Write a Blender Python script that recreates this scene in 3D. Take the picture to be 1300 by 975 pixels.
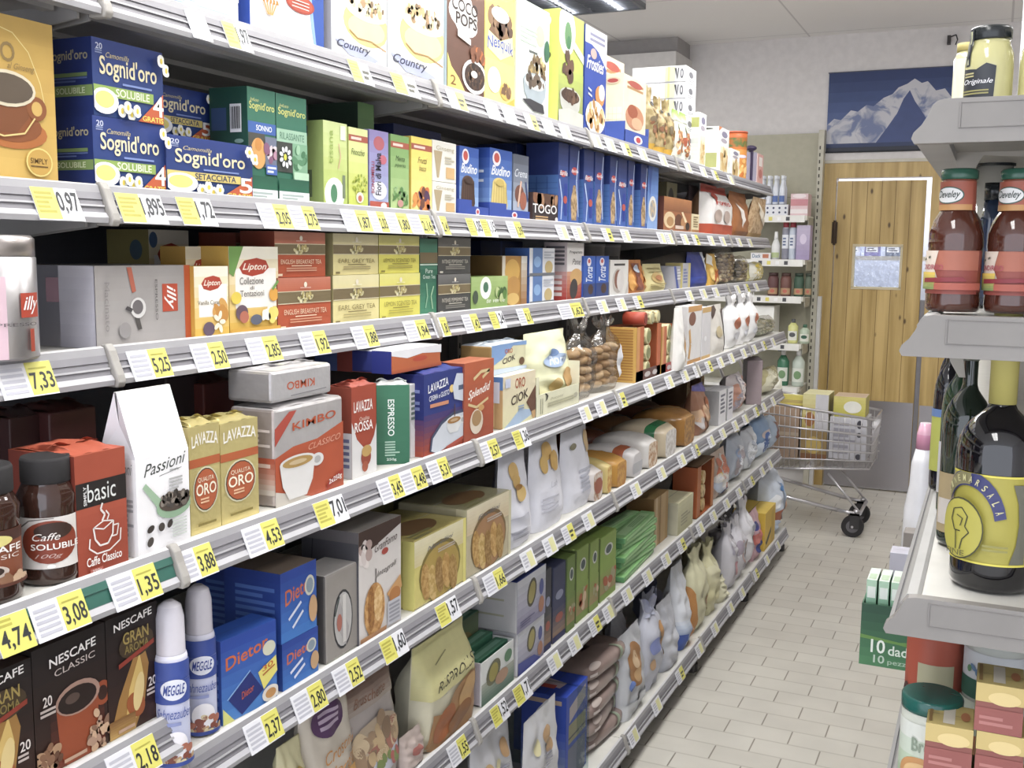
import bpy, bmesh, math, random
from mathutils import Vector, Matrix
from mathutils.geometry import tessellate_polygon
random.seed(7)
for o in list(bpy.data.objects): bpy.data.objects.remove(o)
SC = bpy.context.scene
COL = SC.collection
# ---------------------------------------------------------------- camera
EYE = 1.555
YAW, PITCH, ROLL, FPX = .4253, -.1249, .0114, 1342.9
_f = Vector((-math.sin(YAW)*math.cos(PITCH), math.cos(YAW)*math.cos(PITCH), math.sin(PITCH)))
_r = Vector((math.cos(YAW), math.sin(YAW), 0)); _u = _r.cross(_f)
RR = math.cos(ROLL)*_r + math.sin(ROLL)*_u
UU = -math.sin(ROLL)*_r + math.cos(ROLL)*_u
cam_data = bpy.data.cameras.new('camera'); cam = bpy.data.objects.new('camera', cam_data); COL.objects.link(cam)
cam_data.sensor_width = 36; cam_data.lens = FPX/1300*36; cam_data.clip_start = .02
m = Matrix((RR, UU, -_f)).transposed().to_4x4(); m.translation = (0, 0, EYE)
cam.matrix_world = m
SC.camera = cam
cam_data.dof.use_dof = False
# ---------------------------------------------------------------- light
SC.view_settings.view_transform = 'Standard'; SC.view_settings.look = 'None'
SC.view_settings.gamma = 1; SC.view_settings.use_curve_mapping = False
SC.view_settings.exposure = 0.85
w = bpy.data.worlds.new('world'); SC.world = w; w.use_nodes = True
w.node_tree.nodes['Background'].inputs[0].default_value = (.86, .9, 1, 1)
w.node_tree.nodes['Background'].inputs[1].default_value = 1.5
def area(name, loc, sx, sy, power, rot=(0, 0, 0), col=(1, 1, 1)):
    l = bpy.data.lights.new(name, 'AREA'); l.shape = 'RECTANGLE'; l.size = sx; l.size_y = sy; l.energy = power; l.color = col
    o = bpy.data.objects.new(name, l); o.location = loc; o.rotation_euler = rot; COL.objects.link(o); return o
LAMP_W = 14
# ceiling luminaires (x, y): the lamp under each is added in its builder
LUMINAIRES = [(-2.15, 5.2), (-2.15, 3.4), (-.55, 4.2), (-.55, 2.6), (-.55, 1.0), (-.55, -.6), (1.1, 4.2), (1.1, 1.8)]

# ---------------------------------------------------------------- projection onto the real shelf planes (measuring aid)
def y_at(px, X, Z):
    a, b = (px-650)/FPX, Vector((X, 0, Z-EYE))
    return (b.dot(RR)-a*b.dot(_f))/(a*_f.y-RR.y)
def z_at(py, X, Y):
    a, b = (487.5-py)/FPX, Vector((X, Y, -EYE))
    return (b.dot(UU)-a*b.dot(_f))/(a*_f.z-UU.z)
def x_at(px, Y, Z):
    a, b = (px-650)/FPX, Vector((0, Y, Z-EYE))
    return (b.dot(RR)-a*b.dot(_f))/(a*_f.x-RR.x)

# ---------------------------------------------------------------- materials
def lin(h):
    h = h.lstrip('#')
    if len(h) == 3: h = ''.join(c+c for c in h)
    c = [int(h[i:i+2], 16)/255 for i in (0, 2, 4)]
    l = .3*c[0]+.59*c[1]+.11*c[2]; c = [x+(l-x)*.14 for x in c]      # all colours muted towards grey, standing in for washed-out exposure
    return tuple((x/12.92 if x <= .04045 else ((x+.055)/1.055)**2.4) for x in c)+(1,)
MATS = {}
def M(spec):
    """'#rrggbb' card, 'g:' glossy film, 'f:' foil, 'm:#a,#b[,scale]' mottled print, 'c:' clear film, 'x:' glass, 'e:#c,strength' lamp, 'd:' matt"""
    if spec in MATS: return MATS[spec]
    k, c = spec.split(':', 1) if ':' in spec else ('p', spec)
    mt = bpy.data.materials.new('mat_'+spec.replace('#', '').replace(':', '_').replace(',', '_')); mt.use_nodes = True
    nt = mt.node_tree; N, L = nt.nodes, nt.links; b = N['Principled BSDF']; out = N['Material Output']
    cs = c.split(',')
    b.inputs['Base Color'].default_value = lin(cs[0])
    b.inputs['Roughness'].default_value = {'p': .5, 'g': .22, 'f': .3, 'm': .45, 'd': .8, 'w': .5}.get(k, .4)
    tc = N.new('ShaderNodeTexCoord')
    def noise(scale, detail=3):
        n = N.new('ShaderNodeTexNoise'); n.inputs['Scale'].default_value = scale; n.inputs['Detail'].default_value = detail
        L.new(tc.outputs['Object'], n.inputs['Vector']); return n
    def ramp(src, a, bb, p0=.35, p1=.65):
        r = N.new('ShaderNodeValToRGB'); r.color_ramp.elements[0].color = a; r.color_ramp.elements[1].color = bb
        r.color_ramp.elements[0].position = p0; r.color_ramp.elements[1].position = p1
        L.new(src, r.inputs[0]); return r
    if k in 'pgdf':
        a = lin(cs[0]); n = noise(22, 4)
        s = .93
        r = ramp(n.outputs['Fac'], (a[0]*s, a[1]*s, a[2]*s, 1), a)
        L.new(r.outputs[0], b.inputs['Base Color'])
    if k == 'f':
        b.inputs['Metallic'].default_value = .4
        n = noise(45, 2); bp = N.new('ShaderNodeBump'); bp.inputs['Strength'].default_value = .35; bp.inputs['Distance'].default_value = .004
        L.new(n.outputs['Fac'], bp.inputs['Height']); L.new(bp.outputs[0], b.inputs['Normal'])
    if k == 'g':
        n = noise(38, 2); bp = N.new('ShaderNodeBump'); bp.inputs['Strength'].default_value = .25; bp.inputs['Distance'].default_value = .003
        L.new(n.outputs['Fac'], bp.inputs['Height']); L.new(bp.outputs[0], b.inputs['Normal'])
    if k == 'm':
        sc = float(cs[2]) if len(cs) > 2 else 90
        r = ramp(noise(sc, 3).outputs['Fac'], lin(cs[0]), lin(cs[1]), .42, .58)
        L.new(r.outputs[0], b.inputs['Base Color'])
    if k == 'c':
        t = N.new('ShaderNodeBsdfTransparent'); t.inputs[0].default_value = lin(cs[0])
        g = N.new('ShaderNodeBsdfGlossy'); g.inputs['Roughness'].default_value = .12
        n = noise(30, 2); bp = N.new('ShaderNodeBump'); bp.inputs['Strength'].default_value = .8; bp.inputs['Distance'].default_value = .01
        L.new(n.outputs['Fac'], bp.inputs['Height']); L.new(bp.outputs[0], g.inputs['Normal'])
        mx = N.new('ShaderNodeMixShader'); mx.inputs[0].default_value = float(cs[1]) if len(cs) > 1 else .16
        L.new(t.outputs[0], mx.inputs[1]); L.new(g.outputs[0], mx.inputs[2]); L.new(mx.outputs[0], out.inputs[0])
    if k == 'x':
        b.inputs['Roughness'].default_value = .06; b.inputs['IOR'].default_value = 1.5; b.inputs['Coat Weight'].default_value = .6
    if k == 's':
        b.inputs['Metallic'].default_value = .85; b.inputs['Roughness'].default_value = .32
    if k == 'e':
        b.inputs['Emission Color'].default_value = lin(cs[0]); b.inputs['Emission Strength'].default_value = float(cs[1])
    MATS[spec] = mt
    return mt

# ---------------------------------------------------------------- text outlines
TXT = {}
def text_geo(s, bold=0, shear=0):
    k = (s, bold, shear)
    if k in TXT: return TXT[k]
    c = bpy.data.curves.new('t', 'FONT'); c.body = s; c.fill_mode = 'FRONT'; c.resolution_u = 3; c.offset = bold; c.shear = shear
    o = bpy.data.objects.new('t', c); COL.objects.link(o)
    dg = bpy.context.evaluated_depsgraph_get(); me = bpy.data.meshes.new_from_object(o.evaluated_get(dg))
    vs = [(v.co.x, v.co.y) for v in me.vertices]; fs = [tuple(p.vertices) for p in me.polygons]
    bpy.data.objects.remove(o); bpy.data.curves.remove(c); bpy.data.meshes.remove(me)
    if vs:
        x0, x1 = min(v[0] for v in vs), max(v[0] for v in vs); y0, y1 = min(v[1] for v in vs), max(v[1] for v in vs)
        vs = [((a-x0)/max(1e-6, x1-x0), (b-y0)/max(1e-6, y1-y0)) for a, b in vs]
    TXT[k] = (vs, fs); return TXT[k]
def mixc(a, b, t):
    a, b = a.lstrip('#'), b.lstrip('#')
    return '#'+''.join('%02x' % round(int(a[i:i+2], 16)*(1-t)+int(b[i:i+2], 16)*t) for i in (0, 2, 4))

# ---------------------------------------------------------------- mesh builder
class MB:
    def __init__(s): s.v, s.f, s.m, s.mats, s.sm = [], [], [], [], []
    def mi(s, spec):
        if spec not in s.mats: s.mats.append(spec)
        return s.mats.index(spec)
    def face(s, idx, spec, smooth=False): s.f.append(tuple(idx)); s.m.append(s.mi(spec)); s.sm.append(smooth)
    def quad(s, pts, spec):
        n = len(s.v); s.v += [tuple(p) for p in pts]; s.face(range(n, n+len(pts)), spec)
    def box(s, x0, y0, z0, x1, y1, z1, spec, top=None, front=None, side=None, bottom=None):
        n = len(s.v); s.v += [(x0, y0, z0), (x1, y0, z0), (x1, y1, z0), (x0, y1, z0), (x0, y0, z1), (x1, y0, z1), (x1, y1, z1), (x0, y1, z1)]
        for q, sp in (((0, 3, 2, 1), bottom or spec), ((4, 5, 6, 7), top or spec), ((0, 1, 5, 4), side or spec), ((1, 2, 6, 5), front or spec), ((2, 3, 7, 6), side or spec), ((3, 0, 4, 7), spec)):
            s.face([n+i for i in q], sp)
    def tube(s, a, b, r, spec, seg=8, r2=None, cap=True):
        a, b = Vector(a), Vector(b); d = (b-a).normalized(); p = d.orthogonal().normalized(); q = d.cross(p); n = len(s.v); r2 = r if r2 is None else r2
        for c, rr in ((a, r), (b, r2)):
            for i in range(seg):
                t = 2*math.pi*i/seg; s.v.append(tuple(c+rr*(math.cos(t)*p+math.sin(t)*q)))
        for i in range(seg): s.face((n+i, n+(i+1) % seg, n+seg+(i+1) % seg, n+seg+i), spec, True)
        if cap: s.face([n+i for i in reversed(range(seg))], spec); s.face([n+seg+i for i in range(seg)], spec)
    def path(s, pts, r, spec, seg=6):
        for a, b in zip(pts, pts[1:]): s.tube(a, b, r, spec, seg)
    def lathe(s, prof, seg=28, cx=0, cy=0, z=0, sx=1, sy=1):
        """prof: (radius, height, spec of the band that starts here)"""
        rings = []
        for r, h, sp in prof:
            n = len(s.v); s.v += [(cx+sx*r*math.cos(2*math.pi*i/seg), cy+sy*r*math.sin(2*math.pi*i/seg), z+h) for i in range(seg)]; rings.append(n)
        for k in range(len(rings)-1):
            for i in range(seg): s.face((rings[k]+i, rings[k]+(i+1) % seg, rings[k+1]+(i+1) % seg, rings[k+1]+i), prof[k][2], True)
        s.face([rings[0]+i for i in reversed(range(seg))], prof[0][2]); s.face([rings[-1]+i for i in range(seg)], prof[-1][2])
    def blob(s, c, r, spec, seg=8, rings=5, rot=0):
        n = len(s.v); cr, sr = math.cos(rot), math.sin(rot)
        for j in range(rings+1):
            t = math.pi*j/rings
            for i in range(seg):
                a = 2*math.pi*i/seg; x, y, z = r[0]*math.sin(t)*math.cos(a), r[1]*math.sin(t)*math.sin(a), r[2]*math.cos(t)
                y, z = y*cr-z*sr, y*sr+z*cr
                s.v.append((c[0]+x, c[1]+y, c[2]+z))
        for j in range(rings):
            for i in range(seg): s.face((n+j*seg+i, n+(j+1)*seg+i, n+(j+1)*seg+(i+1) % seg, n+j*seg+(i+1) % seg), spec, True)
    def grid(s, fn, nu, nv, spec, flip=False, smooth=True):
        n = len(s.v)
        for j in range(nv+1):
            for i in range(nu+1): s.v.append(tuple(fn(i/nu, j/nv)))
        for j in range(nv):
            for i in range(nu):
                a = n+j*(nu+1)+i; q = (a, a+1, a+nu+2, a+nu+1)
                sp = spec(i/nu, j/nv) if callable(spec) else spec
                s.face(q[::-1] if flip else q, sp, smooth)
    def extrude_y(s, prof, y0, y1, specs):
        """closed profile of (x,z) run along Y; specs: one per edge"""
        n = len(s.v); k = len(prof)
        s.v += [(x, y0, z) for x, z in prof]+[(x, y1, z) for x, z in prof]
        for i in range(k): s.face((n+i, n+k+i, n+k+(i+1) % k, n+(i+1) % k), specs[i % len(specs)])
        s.face([n+i for i in range(k)], specs[0]); s.face([n+k+i for i in reversed(range(k))], specs[0])
    # ---- print on a surface S(u, v, off) -> point; flat or curved; asp = width/height
    def deco(s, S, ops, asp=1, flat=True, step=.00022, base=.0003):
        k = 0
        for op in ops:
            off = base+k*step; t = op[0]; k += 1
            def P(u, v): return S(min(1, max(0, u)), min(1, max(0, v)), off)
            if t == 'r':
                _, a, b, c, d, col = op; nu, nv = (1, 1) if flat else (18, 14)
                s.grid(lambda i, j: P(a+(c-a)*i, b+(d-b)*j), nu, nv, col, smooth=not flat)
            elif t == 'g':
                _, a, b, c, d, c0, c1 = op; n = 7
                for q in range(n):
                    lo, hi = b+(d-b)*q/n, b+(d-b)*(q+1)/n
                    s.grid(lambda i, j: P(a+(c-a)*i, lo+(hi-lo)*j), 1 if flat else 18, 1 if flat else 4, mixc(c0, c1, q/(n-1)), smooth=not flat)
            elif t == 'e' or t == 'a':
                _, cu, cv, ru, rv, col = op[:6]
                if not rv: rv = ru*asp
                rot = op[6] if len(op) > 6 else 0
                n = len(s.v); seg = 20 if flat else 26; rings = 1 if flat else 4
                s.v.append(tuple(P(cu, cv)))
                for q in range(1, rings+1):
                    for i in range(seg):
                        an = 2*math.pi*i/seg; x, y = ru*q/rings*math.cos(an), rv*q/rings*math.sin(an)
                        if rot:
                            y2 = y/asp; cr, sr = math.cos(rot), math.sin(rot); x, y = x*cr-y2*sr, (x*sr+y2*cr)*asp
                        s.v.append(tuple(P(cu+x, cv+y)))
                for i in range(seg): s.face((n, n+1+i, n+1+(i+1) % seg), col, not flat)
                for q in range(rings-1):
                    for i in range(seg): s.face((n+1+q*seg+i, n+1+(q+1)*seg+i, n+1+(q+1)*seg+(i+1) % seg, n+1+q*seg+(i+1) % seg), col, not flat)
            elif t == 'p':
                _, pts, col = op
                n = len(s.v)
                if flat: s.v += [tuple(P(*p)) for p in pts]
                for tri in tessellate_polygon([[Vector((p[0], p[1], 0)) for p in pts]]):
                    a, b, c = [pts[i] for i in tri]
                    if (b[0]-a[0])*(c[1]-a[1])-(b[1]-a[1])*(c[0]-a[0]) < 0: tri = tri[::-1]
                    if flat: s.face([n+i for i in tri], col); continue
                    a, b, c = [pts[i] for i in tri]
                    L_ = max(math.dist(a, b), math.dist(b, c), math.dist(a, c)); q = max(1, min(12, int(L_/.06)))
                    m0 = len(s.v); idx = {}
                    for i in range(q+1):
                        for j in range(q+1-i):
                            idx[i, j] = len(s.v); s.v.append(tuple(P(a[0]+(b[0]-a[0])*i/q+(c[0]-a[0])*j/q, a[1]+(b[1]-a[1])*i/q+(c[1]-a[1])*j/q)))
                    for i in range(q):
                        for j in range(q-i):
                            s.face((idx[i, j], idx[i+1, j], idx[i, j+1]), col, True)
                            if i+j < q-1: s.face((idx[i+1, j], idx[i+1, j+1], idx[i, j+1]), col, True)
            elif t == 'l':
                _, pts, wd, col = op
                for (a, b), (c, d) in zip(pts, pts[1:]):
                    dx, dy = c-a, (d-b)/asp; q = math.hypot(dx, dy) or 1; nx, ny = -dy/q*wd/2, dx/q*wd/2*asp
                    n = len(s.v); s.v += [tuple(P(a+nx, b+ny)), tuple(P(a-nx, b-ny)), tuple(P(c-nx, d-ny)), tuple(P(c+nx, d+ny))]
                    s.face((n, n+1, n+2, n+3), col)
            elif t == 'n':
                _, cu, cv, ru, rv, cnt, cols, sz, seed = op; rnd = random.Random(seed)
                for q in range(cnt):
                    an, rr = rnd.random()*6.283, math.sqrt(rnd.random()); z = sz*(.7+.6*rnd.random())
                    s.deco(S, [('e', cu+ru*rr*math.cos(an), cv+rv*rr*math.sin(an), z, z*asp*(.5+.5*rnd.random()), rnd.choice(cols), rnd.random()*3)], asp, flat, 0, off+.00003*(q % 5))
            elif t == 'k':   # rows of illegible small print
                _, a, b, c, d, n, col = op; rnd = random.Random(int(a*977+b*131+n))
                for q in range(n):
                    y = d-(d-b)*(q+.5)/n; h = (d-b)/n*.28; e = (c-a)*(1 if rnd.random() < .6 else .7)
                    s.deco(S, [('r', a, y-h, a+e, y+h, col)], asp, flat, 0, off)
            elif t == 't':
                _, txt, a, b, c, d, col = op[:7]; o = op[7] if len(op) > 7 else ''
                vs, fs = text_geo(txt, .014 if "b" in o else (.012 if 'm' in o else 0), .35 if 'i' in o else 0)
                n = len(s.v)
                for x, y in vs:
                    if 'R' in o: x, y = y, 1-x
                    if 'L' in o: x, y = 1-y, x
                    if 'U' in o: x, y = 1-x, 1-y
                    if '~' in o: y = y*.8+.2*math.sin(math.pi*x)
                    if '/' in o: y = y*.65+.35*x
                    if 'A' in o:
                        an = math.radians(float(o.split('A')[1])); dx, dy = (x-.5)*(c-a), (y-.5)*(d-b)/asp; x, y = .5+(dx*math.cos(an)-dy*math.sin(an))/(c-a), .5+(dx*math.sin(an)+dy*math.cos(an))*asp/(d-b)
                    s.v.append(tuple(P(a+(c-a)*x, b+(d-b)*y)))
                for f in fs: s.face([n+i for i in f], col)
    def build(s, name, parent=None, loc=(0, 0, 0), rot=(0, 0, 0), bevel=0, seg=2):
        me = bpy.data.meshes.new(name); me.from_pydata(s.v, [], s.f)
        for sp in s.mats: me.materials.append(M(sp))
        me.polygons.foreach_set('material_index', s.m); me.polygons.foreach_set('use_smooth', s.sm); me.update()
        o = bpy.data.objects.new(name, me); COL.objects.link(o); o.location = loc; o.rotation_euler = rot
        if parent: o.parent = parent
        if bevel:
            b = o.modifiers.new('bevel', 'BEVEL'); b.width = bevel; b.segments = seg; b.limit_method = 'ANGLE'
        return o
def tag(o, label=None, cat=None, group=None, kind=None):
    if label: o['label'] = label
    if cat: o['category'] = cat
    if group: o['group'] = group
    if kind: o['kind'] = kind
    return o
def empty(name, loc, rot=(0, 0, 0)):
    o = bpy.data.objects.new(name, None); COL.objects.link(o); o.location = loc; o.rotation_euler = rot; o.empty_display_size = .02; return o
# ================================================================ the room
def struct(name, mb, loc=(0, 0, 0), rot=(0, 0, 0), parent=None):
    o = mb.build(name, parent, loc, rot)
    if not parent: o['kind'] = 'structure'
    return o
def room_mat(name, fn):
    mt = bpy.data.materials.new(name); mt.use_nodes = True; fn(mt.node_tree.nodes, mt.node_tree.links, mt.node_tree.nodes['Principled BSDF']); return mt
def floor_fn(N, L, b):
    tc = N.new('ShaderNodeTexCoord'); mp = N.new('ShaderNodeMapping'); L.new(tc.outputs['Object'], mp.inputs[0])
    br = N.new('ShaderNodeTexBrick'); L.new(mp.outputs[0], br.inputs[0])
    br.offset = .5; br.inputs['Scale'].default_value = 1; br.inputs['Brick Width'].default_value = .205; br.inputs['Row Height'].default_value = .103
    br.inputs['Mortar Size'].default_value = .0026; br.inputs['Mortar Smooth'].default_value = .3; br.inputs['Bias'].default_value = 0
    br.inputs['Color1'].default_value = lin('#d5d0c5'); br.inputs['Color2'].default_value = lin('#dcd8cd'); br.inputs['Mortar'].default_value = lin('#918a7c')
    n = N.new('ShaderNodeTexNoise'); n.inputs['Scale'].default_value = 5; n.inputs['Detail'].default_value = 5; L.new(tc.outputs['Object'], n.inputs[0])
    sx = N.new('ShaderNodeSeparateXYZ'); L.new(tc.outputs['Object'], sx.inputs[0])
    pp = N.new('ShaderNodeMath'); pp.operation = 'PINGPONG'; pp.inputs[1].default_value = .0515; L.new(sx.outputs[1], pp.inputs[0])
    lt = N.new('ShaderNodeMath'); lt.operation = 'LESS_THAN'; lt.inputs[1].default_value = .004; L.new(pp.outputs[0], lt.inputs[0])
    ml = N.new('ShaderNodeMath'); ml.operation = 'MULTIPLY'; ml.inputs[1].default_value = .85; L.new(lt.outputs[0], ml.inputs[0])
    jr = N.new('ShaderNodeMix'); jr.data_type = 'RGBA'; jr.inputs[7].default_value = lin('#cbc6ba'); L.new(ml.outputs[0], jr.inputs[0]); L.new(br.outputs[0], jr.inputs[6])
    mx = N.new('ShaderNodeMix'); mx.data_type = 'RGBA'; mx.blend_type = 'MULTIPLY'; mx.inputs[0].default_value = .25
    L.new(jr.outputs[2], mx.inputs[6]); L.new(n.outputs[0], mx.inputs[7]); L.new(mx.outputs[2], b.inputs[0]); b.inputs['Roughness'].default_value = .38
def wood_fn(N, L, b):
    tc = N.new('ShaderNodeTexCoord'); mp = N.new('ShaderNodeMapping'); L.new(tc.outputs['Object'], mp.inputs[0]); mp.inputs['Scale'].default_value = (14, 14, .9)
    n = N.new('ShaderNodeTexNoise'); n.inputs['Scale'].default_value = 1.6; n.inputs['Detail'].default_value = 6; L.new(mp.outputs[0], n.inputs[0])
    r = N.new('ShaderNodeValToRGB'); e = r.color_ramp.elements; e[0].position = .3; e[0].color = lin('#a38442'); e[1].position = .68; e[1].color = lin('#ccac68')
    L.new(n.outputs[0], r.inputs[0])
    # knots
    mp2 = N.new('ShaderNodeMapping'); L.new(tc.outputs['Object'], mp2.inputs[0]); mp2.inputs['Scale'].default_value = (11, 11, 5)
    v = N.new('ShaderNodeTexVoronoi'); v.inputs['Scale'].default_value = 1; L.new(mp2.outputs[0], v.inputs[0])
    r2 = N.new('ShaderNodeValToRGB'); e = r2.color_ramp.elements; e[0].position = .05; e[0].color = lin('#5a3a14'); e[1].position = .12; e[1].color = (1, 1, 1, 1)
    L.new(v.outputs['Distance'], r2.inputs[0])
    mx = N.new('ShaderNodeMix'); mx.data_type = 'RGBA'; mx.blend_type = 'MULTIPLY'; mx.inputs[0].default_value = .85
    L.new(r.outputs[0], mx.inputs[6]); L.new(r2.outputs[0], mx.inputs[7])
    L.new(mx.outputs[2], b.inputs[0]); b.inputs['Roughness'].default_value = .4
MATS['floor'] = room_mat('floor_tiles', floor_fn)
MATS['wood'] = room_mat('pine', wood_fn)
def ceil_fn(N, L, b):
    tc = N.new('ShaderNodeTexCoord'); br = N.new('ShaderNodeTexBrick'); L.new(tc.outputs['Object'], br.inputs[0]); br.offset = 0
    br.inputs['Scale'].default_value = 1; br.inputs['Brick Width'].default_value = 1.2; br.inputs['Row Height'].default_value = 1.2; br.inputs['Mortar Size'].default_value = .006
    br.inputs['Color1'].default_value = br.inputs['Color2'].default_value = lin('#f0eeed'); br.inputs['Mortar'].default_value = lin('#d2cfd0')
    L.new(br.outputs[0], b.inputs[0]); b.inputs['Roughness'].default_value = .8
MATS['ceiling'] = room_mat('ceiling_panels', ceil_fn)
BK = 7.31; CZ = 2.97
b = MB(); b.box(-4.2, -3, -.1, 3, BK+1.6, 0, 'floor'); struct('floor', b)
b = MB(); b.box(-4.2, -3, CZ, 3, BK+1.6, CZ+.1, 'ceiling'); struct('ceiling', b)
WALL = 'd:#e2dedd'
b = MB()
b.box(-4.2, BK, 0, -1.105, BK+.12, CZ, WALL); b.box(-1.105, BK, 2.16, .02, BK+.12, CZ, WALL); b.box(.02, BK, 0, 3, BK+.12, CZ, WALL)
struct('wall_back', b)
b = MB(); b.box(-4.3, -3, 0, -4.2, BK+1.6, CZ, WALL); struct('wall_left', b)
b = MB(); b.box(3, -3, 0, 3.1, BK+1.6, CZ, WALL); struct('wall_right', b)
# soffit over the far corner; shadow band at the ceiling painted as a darker box
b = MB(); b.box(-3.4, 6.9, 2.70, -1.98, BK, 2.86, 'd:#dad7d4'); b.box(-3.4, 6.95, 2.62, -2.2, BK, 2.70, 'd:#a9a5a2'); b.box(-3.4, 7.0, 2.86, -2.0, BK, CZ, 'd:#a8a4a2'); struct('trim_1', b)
# wooden door with frame, steel kick plate and a small window
KP = 's:#a19da0'
fr = MB()
fr.box(-1.105, BK-.02, 0, -1.08, BK+.1, 2.16, '#c9c4b4')            # pale outer casing
fr.box(-1.08, BK-.012, .0, -.985, BK+.1, 2.055, 'wood'); fr.box(-1.08, BK-.012, 2.055, .0, BK+.1, 2.15, 'wood'); fr.box(-.40, BK-.012, .0, .0, BK+.1, 2.055, 'wood')
fr.box(-1.105, BK-.02, 2.15, .02, BK+.1, 2.17, '#c9c4b4'); fr.box(0, BK-.02, 0, .02, BK+.1, 2.17, '#c9c4b4')
for x in (-.30, -.2, -.1): fr.box(x, BK-.0135, 0, x+.004, BK-.011, 2.055, '#7d5e2b')
fr.box(-.395, BK-.02, .0, -.005, BK-.012, .59, KP)
d0 = struct('door_1', fr)
lf = MB()
X0, X1, WX0, WX1, WZ0, WZ1 = -.978, -.432, -.853, -.562, 1.345, 1.615
lf.box(X0, BK, .012, WX0, BK+.045, 2.035, 'wood'); lf.box(WX1, BK, .012, X1, BK+.045, 2.035, 'wood')
lf.box(WX0, BK, .012, WX1, BK+.045, WZ0, 'wood'); lf.box(WX0, BK, WZ1, WX1, BK+.045, 2.035, 'wood')
for x in (-.885, -.79, -.70, -.615, -.525):
    for a, c in ((.6, WZ0), (WZ1, 2.035)) if WX0 < x < WX1 else ((.6, 2.035),): lf.box(x, BK-.0015, a, x+.003, BK+.002, c, '#7d5e2b')
leaf = struct('door_leaf', lf, parent=d0)
kp = MB(); kp.box(-.976, BK-.008, .012, -.434, BK-.0005, .60, KP); struct('kick_plate', kp, parent=d0)
h = MB(); h.tube((-.982, BK-.016, 1.62), (-.982, BK-.016, 1.78), .009, 'd:#4a3a2c'); h.box(-1.0, BK-.014, 1.63, -.965, BK-.011, 1.77, 'd:#4a3a2c'); struct('hinge', h, parent=d0)
wf = MB()
for a, c, e, g in ((WX0-.01, WZ0-.012, WX1+.01, WZ0+.004), (WX0-.01, WZ1-.004, WX1+.01, WZ1+.012), (WX0-.01, WZ0, WX0+.004, WZ1), (WX1-.004, WZ0, WX1+.01, WZ1)): wf.box(a, BK-.006, c, e, BK+.05, g, '#cdbf9a')
struct('window_frame', wf, parent=d0)
ws = MB(); ws.box(-.4305, BK+.01, .0, -.4015, BK+.09, 1.27, 'd:#8b8a92'); struct('gap_light_blocker', ws, parent=d0)  # strip added to block the storeroom light in the lower door gap
gl = MB(); gl.box(WX0, BK+.02, WZ0, WX1, BK+.024, WZ1, 'c:#f4f8ff,.06'); struct('pane', gl, parent=d0)
# bright store room behind the door (seen through its pane and round its edge)
b = MB(); b.box(-1.6, BK+1.1, 0, .4, BK+1.2, CZ, 'd:#cfd2dc'); b.box(-1.6, BK+.12, 0, -1.5, BK+1.1, CZ, 'd:#d4d6de'); b.box(.4, BK+.12, 0, .5, BK+1.1, CZ, 'd:#d4d6de'); struct('wall_storeroom', b)
area('storeroom_light', (-.6, BK+.6, 2.9), .9, .25, 20, (0, 0, 0), (.93, .96, 1))
b = MB(); b.box(-1.1, BK+.5, 1.52, -.2, BK+.85, 1.55, '#eef2fa'); b.box(-1.1, BK+.5, 1.15, -.2, BK+.85, 1.18, '#eef2fa')
for x in (-1.08, -.22): b.box(x-.01, BK+.8, 0, x+.01, BK+.85, 1.9, '#dfe3ea')
tag(b.build('storage_shelf'), 'white storage shelf seen through the small window of the wooden door', 'shelf')
for i, (x, c) in enumerate(((-.93, '#d9dbe6'), (-.80, '#8a83b4'), (-.66, '#6c7485'))):
    b = MB(); b.box(-.05, -.05, 0, .05, .05, .09, c, top='#ffffff'); b.deco(lambda u, v, o: (-.05+.1*u, -.05-o, .09*v), [('r', .1, .3, .9, .7, '#f2f2f2'), ('k', .2, .35, .8, .65, 2, '#555566')], 1.1)
    tag(b.build('storage_carton', loc=(x, BK+.62, 1.55)), ['pale carton on the storeroom shelf, left end behind the door pane', 'violet carton on the storeroom shelf behind the door pane', 'slate grey carton on the storeroom shelf behind the door pane'][i], 'carton')
for i, x in enumerate((-.9, -.74, -.6)):
    b = MB(); rnd = random.Random(i+3)
    b.grid(lambda u, v: ((.075*math.sin(math.pi*v)**.6)*math.cos(6.283*u)*(1+.12*math.sin(7*u*6.283+i)), (.06*math.sin(math.pi*v)**.6)*math.sin(6.283*u), .15*v+.012*math.sin(u*19)*v), 20, 10, 'g:#e9eef8')
    tag(b.build('plastic_sack', loc=(x, BK+.64, 1.18)), ['crumpled white sack behind the door pane, left of two others', 'crumpled white sack behind the door pane, between two others', 'crumpled white sack behind the door pane, at the right edge'][i], 'sack')
# poster of a snowy mountain under a deep blue sky
def peak_fn(N, L, b):
    tc = N.new('ShaderNodeTexCoord'); n = N.new('ShaderNodeTexNoise'); n.inputs['Scale'].default_value = 9; n.inputs['Detail'].default_value = 7; n.inputs['Distortion'].default_value = .8
    L.new(tc.outputs['Object'], n.inputs[0]); r = N.new('ShaderNodeValToRGB'); e = r.color_ramp.elements; e[0].position = .40; e[0].color = lin('#6f7ca6'); e[1].position = .52; e[1].color = lin('#c4c4cc')
    L.new(n.outputs[0], r.inputs[0]); L.new(r.outputs[0], b.inputs[0]); b.inputs['Roughness'].default_value = .5
MATS['peak'] = room_mat('snowy_peak_print', peak_fn)
b = MB(); PW, PH = .86, .50
b.box(0, -.012, 0, PW, 0, PH, '#2c3c68')
def PS(u, v, o): return (PW*u, -.012-o, PH*v)
ridge = [(0, .34), (.05, .42), (.1, .40), (.17, .52), (.22, .50), (.28, .58), (.33, .56), (.4, .66), (.46, .70), (.5, .78), (.56, .82), (.61, .88), (.66, .82), (.7, .84), (.76, .72), (.82, .74), (.88, .6), (.94, .52), (1, .46)]
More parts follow.
